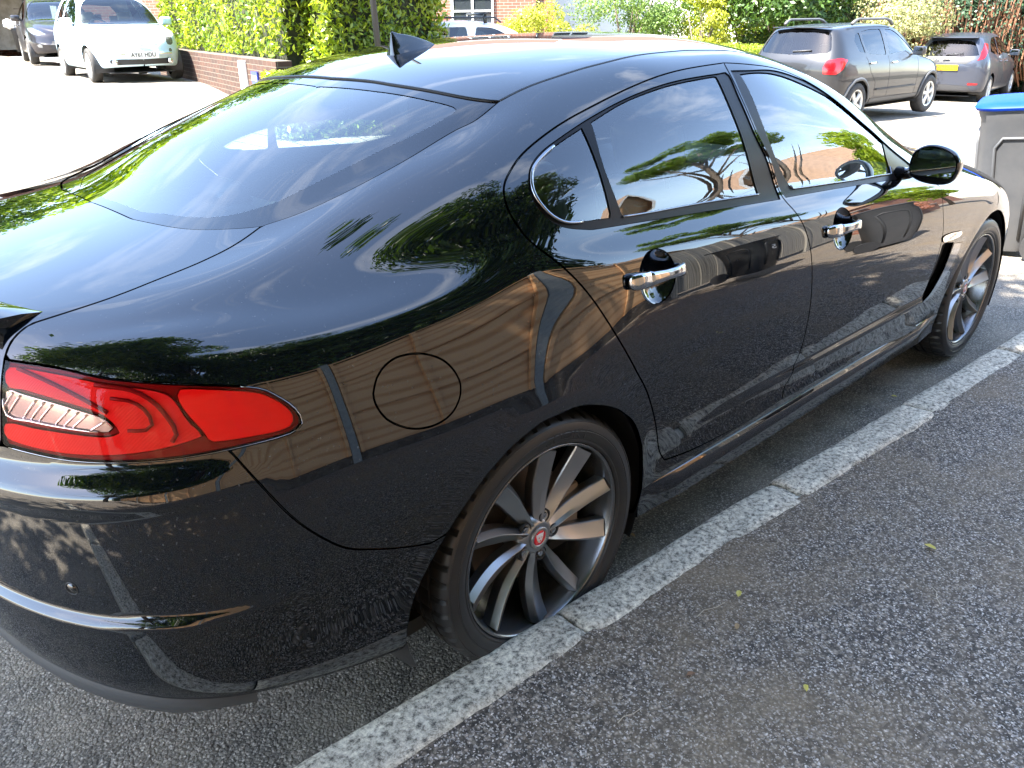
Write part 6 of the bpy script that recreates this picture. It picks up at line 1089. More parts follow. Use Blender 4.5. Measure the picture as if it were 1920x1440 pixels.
def hatch(name, loc, rz, label, S, spec):
    P_ = spec['paint']; c = empty(name, loc, rz, label=label, cat='car', group=spec.get('group'))
    WB, r = spec['wb'], spec['r']
    def circ(cx, rr_):
        pts = [(cx+rr_*math.cos(a), r+rr_*math.sin(a)) for a in np.radians(np.arange(-30, 211, 10))]
        uv = onto(S, [(x, max(z, S.gp[:, 2].min()+.01)) for x, z in pts], 'side'); return np.concatenate([uv, [(uv[-1][0], -.6), (uv[0][0], -.6)]])
    D = dict(du=1.5, dv=.34)
    holes = [resample(S, circ(0, r+.055), .04), resample(S, circ(WB, r+.055), .04)]
    sidew = [resample(S, onto(S, w_, 'side'), .03) for w_ in spec['side']]
    rw_ = onto(S, spec['rear'], 'rear') if spec.get('rear') else None
    fw_ = onto(S, spec['front'], 'front') if spec.get('front') else None
    um_, vm_ = S.umax, S.vmax
    cen = []
    for q in (rw_, fw_):
        if q is not None: cen.append(resample(S, q, .03))
    holes_c = []
    outer = resample(S, np.array([(0, 0), (um_, 0), (um_, vm_), (0, vm_)]), .08)
    cc = [np.array([[u, min(v, vm_)] for u, v in np.concatenate([q[:1]+[0, .4], q, q[-1:]+[0, .4]])]) for q in ()]
    for side in (-1, 1):
        # centre windows are cut as loops that touch the centre line
        cut = []
        for q in cen:
            cut.append(q.copy())
        body = panel(S, 'body', outer, [h for h in holes]+[resample(S, w_, .03) for w_ in sidew]+cut, P_, c, side, flange=.01, **D)
        for w_ in sidew:
            g = panel(S, 'side_window', w_, [], far_glass, c, side, off=-.006, flange=0, gap=-.006, **D)
        for cx in (0, WB):
            arch_uv = circ(cx, r+.055)[:-2]
            if spec.get('cladding'):
                X = S.ev(arch_uv[:, 0], arch_uv[:, 1]); X[:, 1] *= side; MB().tube(X+[0, side*.004, 0], .028, 8, flat=.6).build('arch_cladding', spec['cladding'], c, smooth=True)
            m = MB(); th = np.radians(np.arange(-20, 201, 12)); R_ = r+.06; V = []
            wv = max(S.gp[:, 1])*.93
            for a in th: V += [(cx+R_*math.cos(a), side*wv, r+R_*math.sin(a)), (cx+R_*math.cos(a), side*(wv-.30), r+R_*math.sin(a))]
            m.add(V, [(2*i, 2*i+1, 2*i+3, 2*i+2) for i in range(len(th)-1)]); m.add([V[2*i+1] for i in range(len(th))], [tuple(range(len(th)))]); m.build('wheel_housing', plastic_d, c)
            small_wheel(c, cx, side*spec['track'], r, spec['tw'], side, spec['rim'], spec['nsp'], spec.get('rimm', silver_rim), spec.get('cover', False))
        for ln in spec.get('lines', ()):
            uv = onto(S, ln, 'side'); uv = resample(S, uv, .04, closed=False); X = S.ev(uv[:, 0], uv[:, 1])+S.nrm(uv[:, 0], uv[:, 1])*-.0008; X[:, 1] *= side; MB().tube(X, .0035, 4).build('door_gap', plastic_d, c)
        for hx, hz in spec.get('handles', ()):
            uv = onto(S, [(hx, hz)], 'side'); p = S.ev(uv[:, 0], uv[:, 1])[0]; MB().tube([(p[0]-.09, side*(p[1]+.012), p[2]), (p[0]-.06, side*(p[1]+.03), p[2]+.003), (p[0]+.06, side*(p[1]+.03), p[2]+.003), (p[0]+.09, side*(p[1]+.01), p[2])], [.010, .017, .017, .01], 8).build('door_handle', spec.get('handle_m', P_), c, smooth=True)
        for nm, md, pts, mt, of in spec.get('pieces', ()):
            pc = panel(S, nm, resample(S, onto(S, pts, md), .03), [], mt, c, side, off=of, flange=.012, du=1, dv=.25)
        mx_, mz_ = spec['mirror']; wv = S.ev(*[np.array([q]) for q in onto(S, [(mx_, mz_-.04)], 'side')[0]])[0]
        mm = MB(); mm.T = Matrix.Translation((mx_, side*(wv[1]+.13), mz_)) @ Matrix.Rotation(side*.15, 4, 'Z'); mm.box(-.05, .07, -.10, .10, -.065, .075, .035)
        mo = mm.build('wing_mirror', spec.get('mirror_m', P_), c, auto=60); MB().tube([(mx_+.02, side*(wv[1]-.02), mz_-.05), (mx_+.02, side*(wv[1]+.06), mz_-.04)], .02, 8).build('mirror_arm', plastic_d, mo)
        g_ = MB(); g_.T = mm.T; g_.add([(-.0515, -.085, -.05), (-.0515, .085, -.05), (-.0515, .085, .06), (-.0515, -.085, .06)], [(0, 1, 2, 3)]); g_.build('mirror_glass', mat('small_mirror', (.6, .62, .64), .03, metal=1) if 'small_mirror' not in bpy.data.materials else bpy.data.materials['small_mirror'], mo)
    for q, nm in zip(cen, ('rear_window', 'windscreen') if rw_ is not None else ('windscreen',)):
        panel(S, nm, q, [], far_glass, c, centre=True, off=-.006, flange=0, gap=-.006, **D)
    # cabin
    m = MB(); sx = spec['seatx']; bz = spec['belt']
    for y in (-.33, .33):
        m.T = Matrix.Translation((sx, y, .42)) @ Matrix.Rotation(math.radians(-14), 4, 'Y'); m.box(-.06, .07, -.22, .22, 0, .58, .05); m.box(-.04, .05, -.12, .12, .60, .78, .04)
        m.T = Matrix.Translation((sx, y, 0)); m.box(0, .45, -.22, .22, .30, .46, .05)
    m.T = Matrix.Translation((.18, 0, .45)) @ Matrix.Rotation(math.radians(-14), 4, 'Y'); m.box(-.06, .07, -.58, .58, 0, .55, .05)
    for y in (-.35, .35): m.box(-.04, .05, y-.11, y+.11, .56, .68, .03)
    m.build('seats', spec.get('seat_m', leather), c, auto=60)
    m = MB(); m.box(spec['dashx'], spec['dashx']+.5, -.6, .6, .55, bz+.0, .05); m.box(-.3, WB-.3, -.62, .62, r*.75, r*.8); m.box(spec['dashx']+.4, WB+.3, -.5, .5, .3, bz-.12)
    m.build('dashboard', cabin_dark, c, auto=60)
    m = MB(); m.T = Matrix.Translation((spec['dashx']-.12, -.33, bz-.02)) @ Matrix.Rotation(math.radians(65), 4, 'Y'); m.lathe([(.165, 0), (.18, .014), (.195, 0), (.18, -.014)], 28, 'z', closed=True); m.lathe([(0, .01), (.07, .005), (.075, -.01)], 16, 'z'); m.box(-.02, .02, -.17, .17, -.01, .01); m.build('steering_wheel', spec.get('wheel_m', cabin_dark), c, auto=60)
    MB().box(-.5, WB+.5, -.55, .55, r*.55, r*.6).build('underbody', cabin_dark, c)
    for nm, x, z, w_, h_, mt, txt, tilt, d in spec.get('plates', ()):
        e = MB(); e.T = Matrix.Translation((x, 0, z)) @ Matrix.Rotation(tilt, 4, 'Y'); e.box(-.004, .004, -w_/2, w_/2, -h_/2, h_/2); pl = e.build('number_plate', mt, c)
        if txt:
            v, f = text_mesh(txt, h_*.86, .0015, .92); q = MB(); q.T = e.T; q.add([(d*(.0055+z_), (d*x_), y_) for x_, y_, z_ in v], f); q.build('plate_lettering', plate_k, pl)
    for nm, boxes, mt, bev in spec.get('boxes', ()):
        for b in boxes: MB().box(*b, bev).build(nm, mt, c, auto=50)
    for nm, tubes, mt in spec.get('tubes', ()):
        for pts, rr_ in tubes: MB().tube(pts, rr_, 8).build(nm, mt, c, smooth=True)
    return c
def paint_mat(n, col, rough=.3, metal=.3, flake=None): return mat(n, col, rough, metal=metal, coat=.6, noise=flake)
# --- small white three-door hatchback facing the camera  (x, w, sill, belt, roof, wr)
S5 = hsurf([(-.60, .76, .26, .92, 1.30, .50), (-.30, .79, .22, .93, 1.42, .53), (.3, .805, .22, .94, 1.478, .545), (.9, .81, .22, .935, 1.48, .55), (1.35, .81, .22, .925, 1.42, .56), (1.65, .81, .22, .91, 1.22, .62), (1.92, .805, .22, .885, .985, .66), (2.2, .80, .22, .84, .93, .60), (2.6, .77, .24, .76, .84, .50), (2.9, .70, .27, .64, .72, .42)],
           {0: -.60, 4: -.66, 6: -.60, 9: -.42, 12: -.36}, {0: 2.93, 3: 2.97, 4: 2.95, 6: 2.88, 9: 2.82, 12: 2.80}, -.25, 2.35, 3.2, 2.5); S5.mid = 1.25
white5 = paint_mat('pale_white_paint', (.55, .74, .85), .3, 0); cream = mat('cream_trim', (.55, .52, .44), .6)
fiat = hatch('small_hatchback', (4.95, 16.55, .60), math.radians(-96), 'small pale white three-door hatchback facing the camera on the sunny drive', S5, dict(
    paint=white5, wb=2.30, r=.29, track=.70, tw=.185, rim=.20, nsp=8, mirror=(1.60, 1.00), seatx=.95, dashx=1.72, belt=.90, seat_m=cream, wheel_m=cream,
    side=[[(.62, .975), (.70, 1.20), (.80, 1.385), (1.20, 1.375), (1.42, 1.27), (1.60, 1.10), (1.66, .965)], [(.0, 1.02), (.10, 1.25), (.25, 1.38), (.66, 1.395), (.58, 1.2), (.52, .985)]],
    rear=[(0, 1.33), (.40, 1.30), (.52, 1.15), (.54, 1.0), (.3, .98), (0, .98)], front=[(0, 1.40), (.42, 1.375), (.53, 1.30), (.66, 1.03), (.66, .965), (.40, .955), (0, .955)],
    lines=[[(.54, .94), (.55, .6), (.62, .38), (1.62, .36)], [(1.62, .36), (1.66, .55), (1.68, .93)]], handles=[(.68, .86)], handle_m=chrome,
    pieces=[('headlight', 'front', [(.50, .62), (.56, .60), (.62, .64), (.63, .71), (.58, .75), (.51, .74), (.475, .68)], lamp_clear, .004), ('side_light', 'front', [(.50, .50), (.54, .49), (.57, .52), (.54, .555), (.50, .545)], lamp_clear, .004),
            ('lower_grille', 'front', [(.0, .30), (.42, .30), (.53, .33), (.53, .385), (.42, .39), (.0, .385)], plastic_d, .004), ('screen_base', 'front', [(0, .925), (.42, .925), (.66, .935), (.655, .955), (.40, .945), (0, .945)], plastic_d, .002), ('bonnet_gap', 'front', [(.0, .612), (.30, .614), (.305, .620), (.0, .619)], plastic_d, .001)],
    plates=[('plate', 2.995, .455, .52, .112, plate_w, 'AY61 HDU', 0, 1)],
    boxes=[('chrome_bar', [(2.945, 2.985, -.50, -.28, .462, .486), (2.945, 2.985, .28, .50, .462, .486), (2.90, 2.935, -.13, .13, .70, .712)], chrome, .004), ('wiper', [(2.0, 2.012, -.5, .05, .935, .945), (1.99, 2.0, .02, .52, .945, .955)], plastic_d, .002)],
    tubes=[('fog_light', [([(2.86, -.47, .345), (2.93, -.47, .345)], .045), ([(2.86, .47, .345), (2.93, .47, .345)], .045)], chrome)]))
# --- near-black hatchback behind it
S6 = hsurf([(-.62, .82, .28, .98, 1.30, .50), (-.3, .84, .24, .98, 1.41, .53), (.3, .855, .22, .96, 1.475, .56), (.9, .86, .22, .94, 1.48, .57), (1.4, .86, .22, .92, 1.40, .58), (1.8, .86, .22, .90, 1.20, .63), (2.15, .85, .22, .87, 1.0, .68), (2.55, .84, .22, .80, .92, .62), (2.95, .80, .24, .70, .80, .5), (3.2, .74, .27, .60, .70, .42)],
           {0: -.64, 4: -.70, 6: -.64, 9: -.40, 12: -.34}, {0: 3.22, 3: 3.27, 4: 3.24, 6: 3.16, 9: 3.10, 12: 3.08}, -.25, 2.6, 3.4, 2.6); S6.mid = 1.3
fies = dict(wb=2.489, r=.30, track=.74, tw=.195, rim=.21, nsp=7, mirror=(1.72, 1.02), seatx=1.05, dashx=1.85, belt=.92,
    side=[[(.55, 1.01), (.60, 1.20), (.68, 1.385), (1.10, 1.375), (1.45, 1.26), (1.80, 1.07), (1.90, .96)], [(-.12, 1.10), (.10, 1.28), (.30, 1.37), (.62, 1.39), (.53, 1.20), (.48, 1.02), (.10, 1.05)]],
    rear=[(0, 1.35), (.42, 1.32), (.50, 1.22), (.60, 1.04), (.3, 1.0), (0, 1.0)], front=[(0, 1.41), (.45, 1.385), (.56, 1.28), (.69, 1.04), (.66, .985), (.40, .97), (0, .97)],
    lines=[[(.50, .98), (.52, .7), (.60, .42), (1.80, .34)], [(1.80, .34), (1.86, .55), (1.92, .93)], [(1.12, .95), (1.10, .38)]], handles=[(.62, .88), (1.25, .86)])
black6 = paint_mat('dark_plum_paint', (.012, .010, .014), .3, .2)
hatch('dark_hatchback', (6.0, 23.2, .70), math.radians(-101), 'dark hatchback facing the camera, half hidden behind the small white car', S6, dict(fies, paint=black6,
    pieces=[('headlight', 'front', [(.42, .66), (.58, .63), (.70, .68), (.76, .80), (.66, .80), (.52, .73)], lamp_clear, .004), ('grille', 'front', [(0, .34), (.36, .34), (.42, .40), (.34, .52), (0, .53)], plastic_d, .004), ('fog_light', 'front', [(.56, .38), (.63, .38), (.66, .43), (.60, .46), (.55, .43)], lamp_clear, .004)],
    plates=[('plate', 3.275, .42, .52, .112, plate_w, None, 0, 1)]))
grey7 = paint_mat('steel_grey_paint', (.028, .033, .048), .4, .2)
hatch('grey_hatchback', (20.0, 5.45, -.34), math.radians(7), 'steel grey hatchback parked beyond the grey crossover, yellow plate facing us', S6, dict(fies, paint=grey7,
    pieces=[('tail_light', 'rear', [(.60, .93), (.70, .96), (.72, 1.05), (.66, 1.26), (.60, 1.28), (.62, 1.10)], lamp_r2, .006), ('rear_reflector', 'rear', [(.50, .415), (.68, .415), (.70, .45), (.50, .46)], lamp_r2, .004),
            ('tailgate_recess', 'rear', [(0, .86), (.40, .86), (.50, .92), (.48, .95), (0, .95)], plastic_d, .003), ('bumper_insert', 'rear', [(0, .30), (.60, .30), (.52, .40), (0, .42)], plastic_d, .003)],
    plates=[('plate', -.712, .78, .52, .112, plate_y, 'PK62 OVL', -.05, -1)],
    boxes=[('rear_spoiler', [(-.50, -.30, -.50, .50, 1.385, 1.41)], grey7, .01), ('maker_badge', [(-.705, -.69, -.05, .05, .955, .99)], chrome, .004)],
    tubes=[('rear_wiper', [([(-.62, .05, 1.04), (-.60, -.30, 1.08)], .009)], plastic_d)]))
# --- dark grey crossover with roof rails
S8 = hsurf([(-.66, .83, .36, 1.02, 1.38, .55), (-.35, .855, .32, 1.02, 1.47, .58), (.3, .87, .28, 1.005, 1.515, .60), (.9, .875, .28, .99, 1.52, .61), (1.4, .875, .28, .98, 1.47, .62), (1.75, .87, .28, .965, 1.32, .65), (2.15, .865, .28, .94, 1.06, .70), (2.6, .86, .30, .88, 1.0, .64), (3.0, .82, .32, .78, .90, .54), (3.28, .76, .34, .66, .78, .44)],
           {0: -.70, 4: -.75, 6: -.70, 9: -.52, 12: -.46}, {0: 3.30, 3: 3.34, 4: 3.32, 6: 3.24, 9: 3.18, 12: 3.16}, -.30, 2.7, 3.8, 2.8); S8.mid = 1.4
grey8 = paint_mat('comet_grey_paint', (.012, .0125, .0145), .4, .2)
def rail(s):
    return [([(-.02, s*.60, 1.515), (.06, s*.61, 1.56), (.14, s*.61, 1.585), (1.05, s*.61, 1.585), (1.18, s*.61, 1.56), (1.30, s*.60, 1.50)], [.030, .026, .020, .020, .024, .028]), ]
hatch('grey_crossover', (12.45, 5.0, -.10), math.radians(-3), 'dark grey crossover with roof rails and red tail light, right of the saloon roof', S8, dict(
    paint=grey8, wb=2.589, r=.325, track=.76, tw=.205, rim=.21, nsp=5, mirror=(1.80, 1.07), seatx=1.10, dashx=1.92, belt=.97, cladding=grey_plastic, mirror_m=grey8,
    side=[[(.98, 1.04), (.96, 1.30), (1.00, 1.425), (1.25, 1.41), (1.55, 1.28), (1.86, 1.09), (1.92, 1.02)], [(.27, 1.07), (.20, 1.25), (.22, 1.40), (.50, 1.43), (.84, 1.43), (.86, 1.04)], [(.0, 1.12), (-.06, 1.27), (.02, 1.36), (.14, 1.39), (.14, 1.25), (.20, 1.08)]],
    rear=[(0, 1.43), (.46, 1.41), (.53, 1.36), (.62, 1.14), (.58, 1.10), (0, 1.07)], front=[(0, 1.44), (.48, 1.42), (.58, 1.33), (.71, 1.10), (.68, 1.04), (.40, 1.03), (0, 1.03)],
    lines=[[(.20, 1.03), (.32, .80), (.52, .62), (.55, .40), (2.0, .38)], [(2.0, .38), (2.02, .7), (2.0, .98)], [(.92, 1.02), (.98, .40)]], handles=[(.38, .93), (1.12, .92)], handle_m=chrome,
    pieces=[('tail_light', 'rear', [(.60, .80), (.76, .79), (.815, .86), (.81, 1.0), (.76, 1.03), (.62, 1.0), (.585, .90)], lamp_r2, .006), ('tailgate_gap', 'rear', [(.0, .60), (.66, .60), (.66, .606), (0, .606)], plastic_d, .001),
            ('rear_cladding', 'rear', [(0, .36), (.70, .36), (.74, .46), (.60, .54), (0, .54)], grey_plastic, .004), ('side_cladding', 'side', [(.45, .31), (2.15, .31), (2.15, .38), (.45, .38)], grey_plastic, .006)],
    plates=[('plate', -.765, .70, .52, .112, plate_y, 'LX19 PHK', 0, -1)],
    boxes=[('rear_spoiler', [(-.545, -.40, -.50, .50, 1.462, 1.482)], grey8, .012), ('door_trim', [(.56, 1.96, -.888, -.872, .50, .525), (.56, 1.96, .872, .888, .50, .525)], plastic_d, .004)],
    tubes=[('roof_rail', rail(-1), grey_plastic), ('roof_rail', rail(1), grey_plastic), ('rear_wiper', [([(-.66, .0, 1.12), (-.65, -.32, 1.14)], .012)], plastic_d)]))
# --- white estate with roof bars, only its roof shows over the saloon
white9 = paint_mat('white_car_paint', (.70, .70, .68), .3, 0)
hatch('white_estate', (7.2, 9.25, .02), math.radians(-28), 'white car with black roof bars, just its roof showing over the saloon roof', S8, dict(
    paint=white9, wb=2.589, r=.325, track=.76, tw=.205, rim=.21, nsp=5, mirror=(1.80, 1.07), seatx=1.10, dashx=1.92, belt=.97, mirror_m=white9,
    side=[[(.98, 1.04), (.96, 1.30), (1.00, 1.425), (1.25, 1.41), (1.55, 1.28), (1.86, 1.09), (1.92, 1.02)], [(.10, 1.10), (.06, 1.25), (.18, 1.38), (.50, 1.43), (.84, 1.43), (.86, 1.04)]],
    rear=[(0, 1.43), (.46, 1.41), (.53, 1.36), (.62, 1.14), (.58, 1.10), (0, 1.07)], front=[(0, 1.44), (.48, 1.42), (.58, 1.33), (.71, 1.10), (.68, 1.04), (.40, 1.03), (0, 1.03)],
    tubes=[('roof_bar', [([(.25, -.66, 1.61), (.25, .66, 1.61)], .022), ([(1.15, -.66, 1.61), (1.15, .66, 1.61)], .022)], black_m), ('bar_foot', [([(x, y, 1.48), (x, y*.97, 1.61)], .03) for x in (.25, 1.15) for y in (-.62, .62)], black_m), ('roof_rail', [([(-.1, s*.62, 1.52), (.0, s*.62, 1.57), (1.3, s*.62, 1.56), (1.4, s*.62, 1.49)], .014) for s in (-1, 1)], black_m)]))
# ---------------------------------------------------------------- houses and garage beyond the road
house('brick_house', (12.6, 18.2), (16.3, 14.72), -.05, 5.2, 7, red_brick, 'red brick house with white window frames behind the golden shrubs', wins=[(2.28, .95, 1.15, 1.25, -.01, 1), (.2, 3.4, 1.1, 1.1, -.01, 1), (2.6, 3.4, 1.2, 1.1, -.01, 1)], pipe=4.62)
house('white_house', (18.4, 17.6), (23.6, 12.7), -.2, 5.0, 7, render_w, 'white rendered house behind the green shrubs', wins=[(.6, 3.2, 1.2, 1.2, -.01, 1), (4.6, 3.2, 1.2, 1.2, -.01, 1)])
gh_ = empty('garage_building', (4.06, 29.4, .85), math.atan2(24.15-29.4, 9.5-4.06), label='brick garage building with a dark open doorway at the top left', cat='building')
gm = MB(); gm.box(4.3, 9.6, 0, .3, -.3, 2.6).box(-1.0, .0, 0, .3, -.3, 2.6).box(0, 4.3, 0, .3, 2.15, 2.6).box(-1, 9.6, 5.0, 5.3, -.3, 2.6).box(-1, -.7, .3, 5, -.3, 2.6).box(9.3, 9.6, .3, 5, -.3, 2.6); gm.build('wall', red_brick, gh_)
MB().box(-1.3, 9.9, -.3, 5.5, 2.605, 2.8).build('roof', soil, gh_)
MB().box(4.12, 4.3, -.02, 0, 0, 2.15).box(-.02, .10, -.02, 0, 0, 2.15).build('door_frame', upvc, gh_)
MB().box(0, 4.3, 1.9, 1.95, 0, 2.6).build('inner_wall', mat('garage_lining', (.16, .13, .09), .9, noise=(3, (.24, .20, .15), .4, .6)), gh_)
def at_garage(name, lx, ly, **k):
    a = gh_.rotation_euler[2]; return empty(name, (gh_.location.x+lx*math.cos(a)-ly*math.sin(a), gh_.location.y+lx*math.sin(a)+ly*math.cos(a), .83), a, **k)
t = at_garage('stepladder', 2.2, -.15, label='metal stepladder leaning at the garage doorway, far left', cat='ladder')
m = MB()
for y in (-.2, .2): m.tube([(y, -.35, 0), (y*.7, .1, 1.6)], .022, 6)
m.build('rail', silver_rim, t); m = MB()
for k in range(5): m.box(-.19, .19, -.30+k*.085, -.22+k*.085, .28*(k+1)-.01, .28*(k+1)+.01)
m.build('rung', silver_rim, t)
t = at_garage('dustbin', 2.9, .2, label='dark rubbish bin inside the garage doorway beside the ladder', cat='bin'); MB().lathe([(0, 0), (.17, 0), (.21, .58), (.23, .6), (.22, .64), (0, .70)], 20, 'z').build('tub', plastic_d, t, smooth=True)
t = at_garage('white_sack', 2.75, .05, label='crumpled white sack on the bin in the garage doorway', cat='sack'); t.location.z += .66
P_, N_ = blob(200, (0, 0, .12), (.16, .16, .16)); bm = bmesh.new(); bmesh.ops.create_icosphere(bm, subdivisions=3, radius=.17)
for v in bm.verts: v.co *= 1+.28*math.sin(v.co.x*40+v.co.z*25)*math.cos(v.co.y*33); v.co.z = v.co.z*.8+.12
me = bpy.data.meshes.new('sack'); bm.to_mesh(me); bm.free(); me.materials.append(white_p); o = bpy.data.objects.new('bag', me); COL.objects.link(o); o.parent = t
t = at_garage('storage_shelf', 3.2, 1.6, label='shelf of dark boxes on the garage back wall', cat='shelf'); m = MB()
for z in (.7, 1.2, 1.7): m.box(-1.0, .9, -.2, .2, z, z+.03)
m.build('board', bark, t); m = MB()
for k, (x, z) in enumerate(((-.8, .73), (-.3, .73), (.2, .73), (.6, .73), (-.7, 1.23), (-.1, 1.23), (.5, 1.23))): m.box(x, x+.34, -.17, .17, z, z+.18+.05*(k % 3), .01)
m.build('box', plastic_d, t)
# ---------------------------------------------------------------- wheelie bins
bin_grey = mat('bin_grey', (.052, .054, .058), .5, noise=(6, (.07, .07, .072), .35, .7)); bin_blue = mat('bin_lid_blue', (.001, .035, .30), .55, spec=.2); bin_black = mat('bin_black', (.02, .021, .022), .45)
def wheelie(loc, rz, label, body, lid, number=None, group='wheelie bins'):
    b = empty('wheelie_bin', loc, rz, label=label, cat='bin', group=group)
    bm = bmesh.new(); V = []; F_ = []
    secs = [(.05, .175, .205, -.02), (.10, .185, .215, -.015), (.55, .215, .245, .0), (.93, .245, .272, .02), (.975, .262, .285, .02), (1.0, .262, .285, .02)]
    N_ = 32
    def ring(z, hx, hy, cx, e=5.0):
        out = []
        for k in range(N_):
            a = 2*math.pi*(k+.5)/N_; c, s = math.cos(a), math.sin(a); q = (abs(c)**e+abs(s)**e)**(-1/e); out.append((cx+hx*c*q, hy*s*q, z))
        return out
    m = MB()
    for s in secs: V += ring(*s)
    F_ = [(i*N_+k, i*N_+(k+1) % N_, (i+1)*N_+(k+1) % N_, (i+1)*N_+k) for i in range(len(secs)-1) for k in range(N_)]+[tuple(range(N_))[::-1]]
    m.add(V, F_)
    # raised front panel arch and side ribs
    bd = m.build('bin_body', body, b, auto=40)
    r_ = MB(); fx = lambda z: -(np.interp(z, [.05, .55, .93], [.195, .215, .225]))-.003
    r_.tube([(fx(.16), -.13, .16), (fx(.5), -.145, .5), (fx(.78), -.15, .78), (fx(.84), -.12, .84), (fx(.86), -.06, .86), (fx(.86), .06, .86), (fx(.84), .12, .84), (fx(.78), .15, .78), (fx(.5), .145, .5), (fx(.16), .13, .16)], .012, 8)
    for s in (-1, 1):
        fy = lambda z: s*(np.interp(z, [.05, .55, .93], [.206, .246, .272]))
        r_.tube([(-.09, fy(.14), .14), (-.10, fy(.5), .5), (-.11, fy(.76), .76), (-.07, fy(.82), .82), (.06, fy(.82), .82), (.11, fy(.76), .76), (.10, fy(.5), .5), (.09, fy(.14), .14)], .011, 8)
    r_.build('rib', body, bd, smooth=True)
    m = MB(); V = ring(1.0, .275, .297, .015)+ring(1.016, .283, .303, .013)+ring(1.030, .274, .294, .013)+ring(1.044, .18, .20, .02)+ring(1.047, .05, .06, .02)
    m.add(V, [(i*N_+k, i*N_+(k+1) % N_, (i+1)*N_+(k+1) % N_, (i+1)*N_+k) for i in range(4) for k in range(N_)]+[tuple(4*N_+k for k in range(N_)), tuple(range(N_))[::-1]])
    m.tube([(.275, -.24, 1.035), (.315, -.24, 1.04), (.325, 0, 1.04), (.315, .24, 1.04), (.275, .24, 1.035)], .014, 8)
    m.build('lid', lid, b, auto=50)
    for s in (-1, 1):
        MB().tube([(.29, s*.20, 1.02), (.29, s*.285, 1.02)], .026, 12).build('hinge', lid, b, auto=40)
        wv = MB(); wv.T = Matrix.Translation((.21, s*.25, .10)); wv.lathe([(.0, .035), (.06, .035), (.10, .03), (.10, -.03), (0, -.03)], 28).build('wheel', plastic_d, b, auto=30)
    if number:
        v, f = text_mesh(number, .22, .002, 1); n_ = MB(); n_.T = Matrix.Translation((fx(.6)-.003, 0, .60)) @ Matrix.Rotation(math.radians(0), 4, 'Y'); n_.add([(-z_, -x_, y_) for x_, y_, z_ in v], f); n_.build('house_number', white_p, bd)
    return b
wb_ = wheelie((5.22, -.385, .0), math.radians(-78), 'grey wheelie bin with a bright blue lid beyond the front wheel', bin_grey, bin_blue)
wb_.rotation_euler = (Matrix.Rotation(math.radians(-6), 3, Vector((.68, .73, 0))) @ Matrix.Rotation(math.radians(-78), 3, 'Z')).to_euler()
# bins and fence on the near side (seen mirrored in the doors)
wheelie((4.95, -3.55, .10), math.radians(-98), 'black wheelie bin with a white number 5 against the weathered fence', bin_black, bin_black, '5')
wheelie((5.65, -2.55, .0), math.radians(-125), 'grey wheelie bin with a white number 5 at the end of the fence', bin_grey, bin_grey, '5')
wheelie((7.05, 9.5, .10), math.radians(-150), 'grey-green wheelie bin beyond the laurel hedge, seen through the saloon windows', mat('bin_green', (.13, .17, .155), .5), bin_grey)
def wood(name, a, b, sc, wsc=.8):
    m = bpy.data.materials.new(name); m.use_nodes = True; t = m.node_tree; l = t.links.new; p = t.nodes['Principled BSDF']; p.inputs['Roughness'].default_value = .75
    tc_ = node(t, 'ShaderNodeTexCoord'); mp_ = node(t, 'ShaderNodeMapping'); mp_.inputs['Scale'].default_value = sc; n_ = node(t, 'ShaderNodeTexNoise', i_Scale=1.0, i_Detail=6, i_Roughness=.6, i_Distortion=1.2); w_ = node(t, 'ShaderNodeTexWave', i_Scale=wsc, i_Distortion=9.0, i_Detail=2.0, i_Detail_Scale=.6); w_.bands_direction = 'Z' if wsc > 1 else 'X'
    l(tc_.outputs['Object'], mp_.inputs[0]); l(mp_.outputs[0], n_.inputs['Vector']); l(mp_.outputs[0], w_.inputs['Vector'])
    ad = node(t, 'ShaderNodeMixRGB'); ad.inputs['Fac'].default_value = .45; l(n_.outputs['Fac'], ad.inputs['Color1']); l(w_.outputs['Fac'], ad.inputs['Color2'])
    r = node(t, 'ShaderNodeValToRGB'); r.color_ramp.elements[0].position = .22; r.color_ramp.elements[1].position = .5; r.color_ramp.elements[0].color = (*a, 1); r.color_ramp.elements[1].color = (*b, 1); l(ad.outputs[0], r.inputs['Fac']); l(r.outputs[0], p.inputs['Base Color'])
    return m
new_wood = wood('new_larch_board', (.62, .32, .14), (.84, .50, .25), (.35, .35, 1.0), 2.3); old_wood = wood('weathered_board', (.20, .185, .155), (.38, .35, .30), (9, 9, .8)); conc = mat('concrete_post', (.30, .31, .30), .9, noise=(20, (.38, .39, .37), .4, .6))
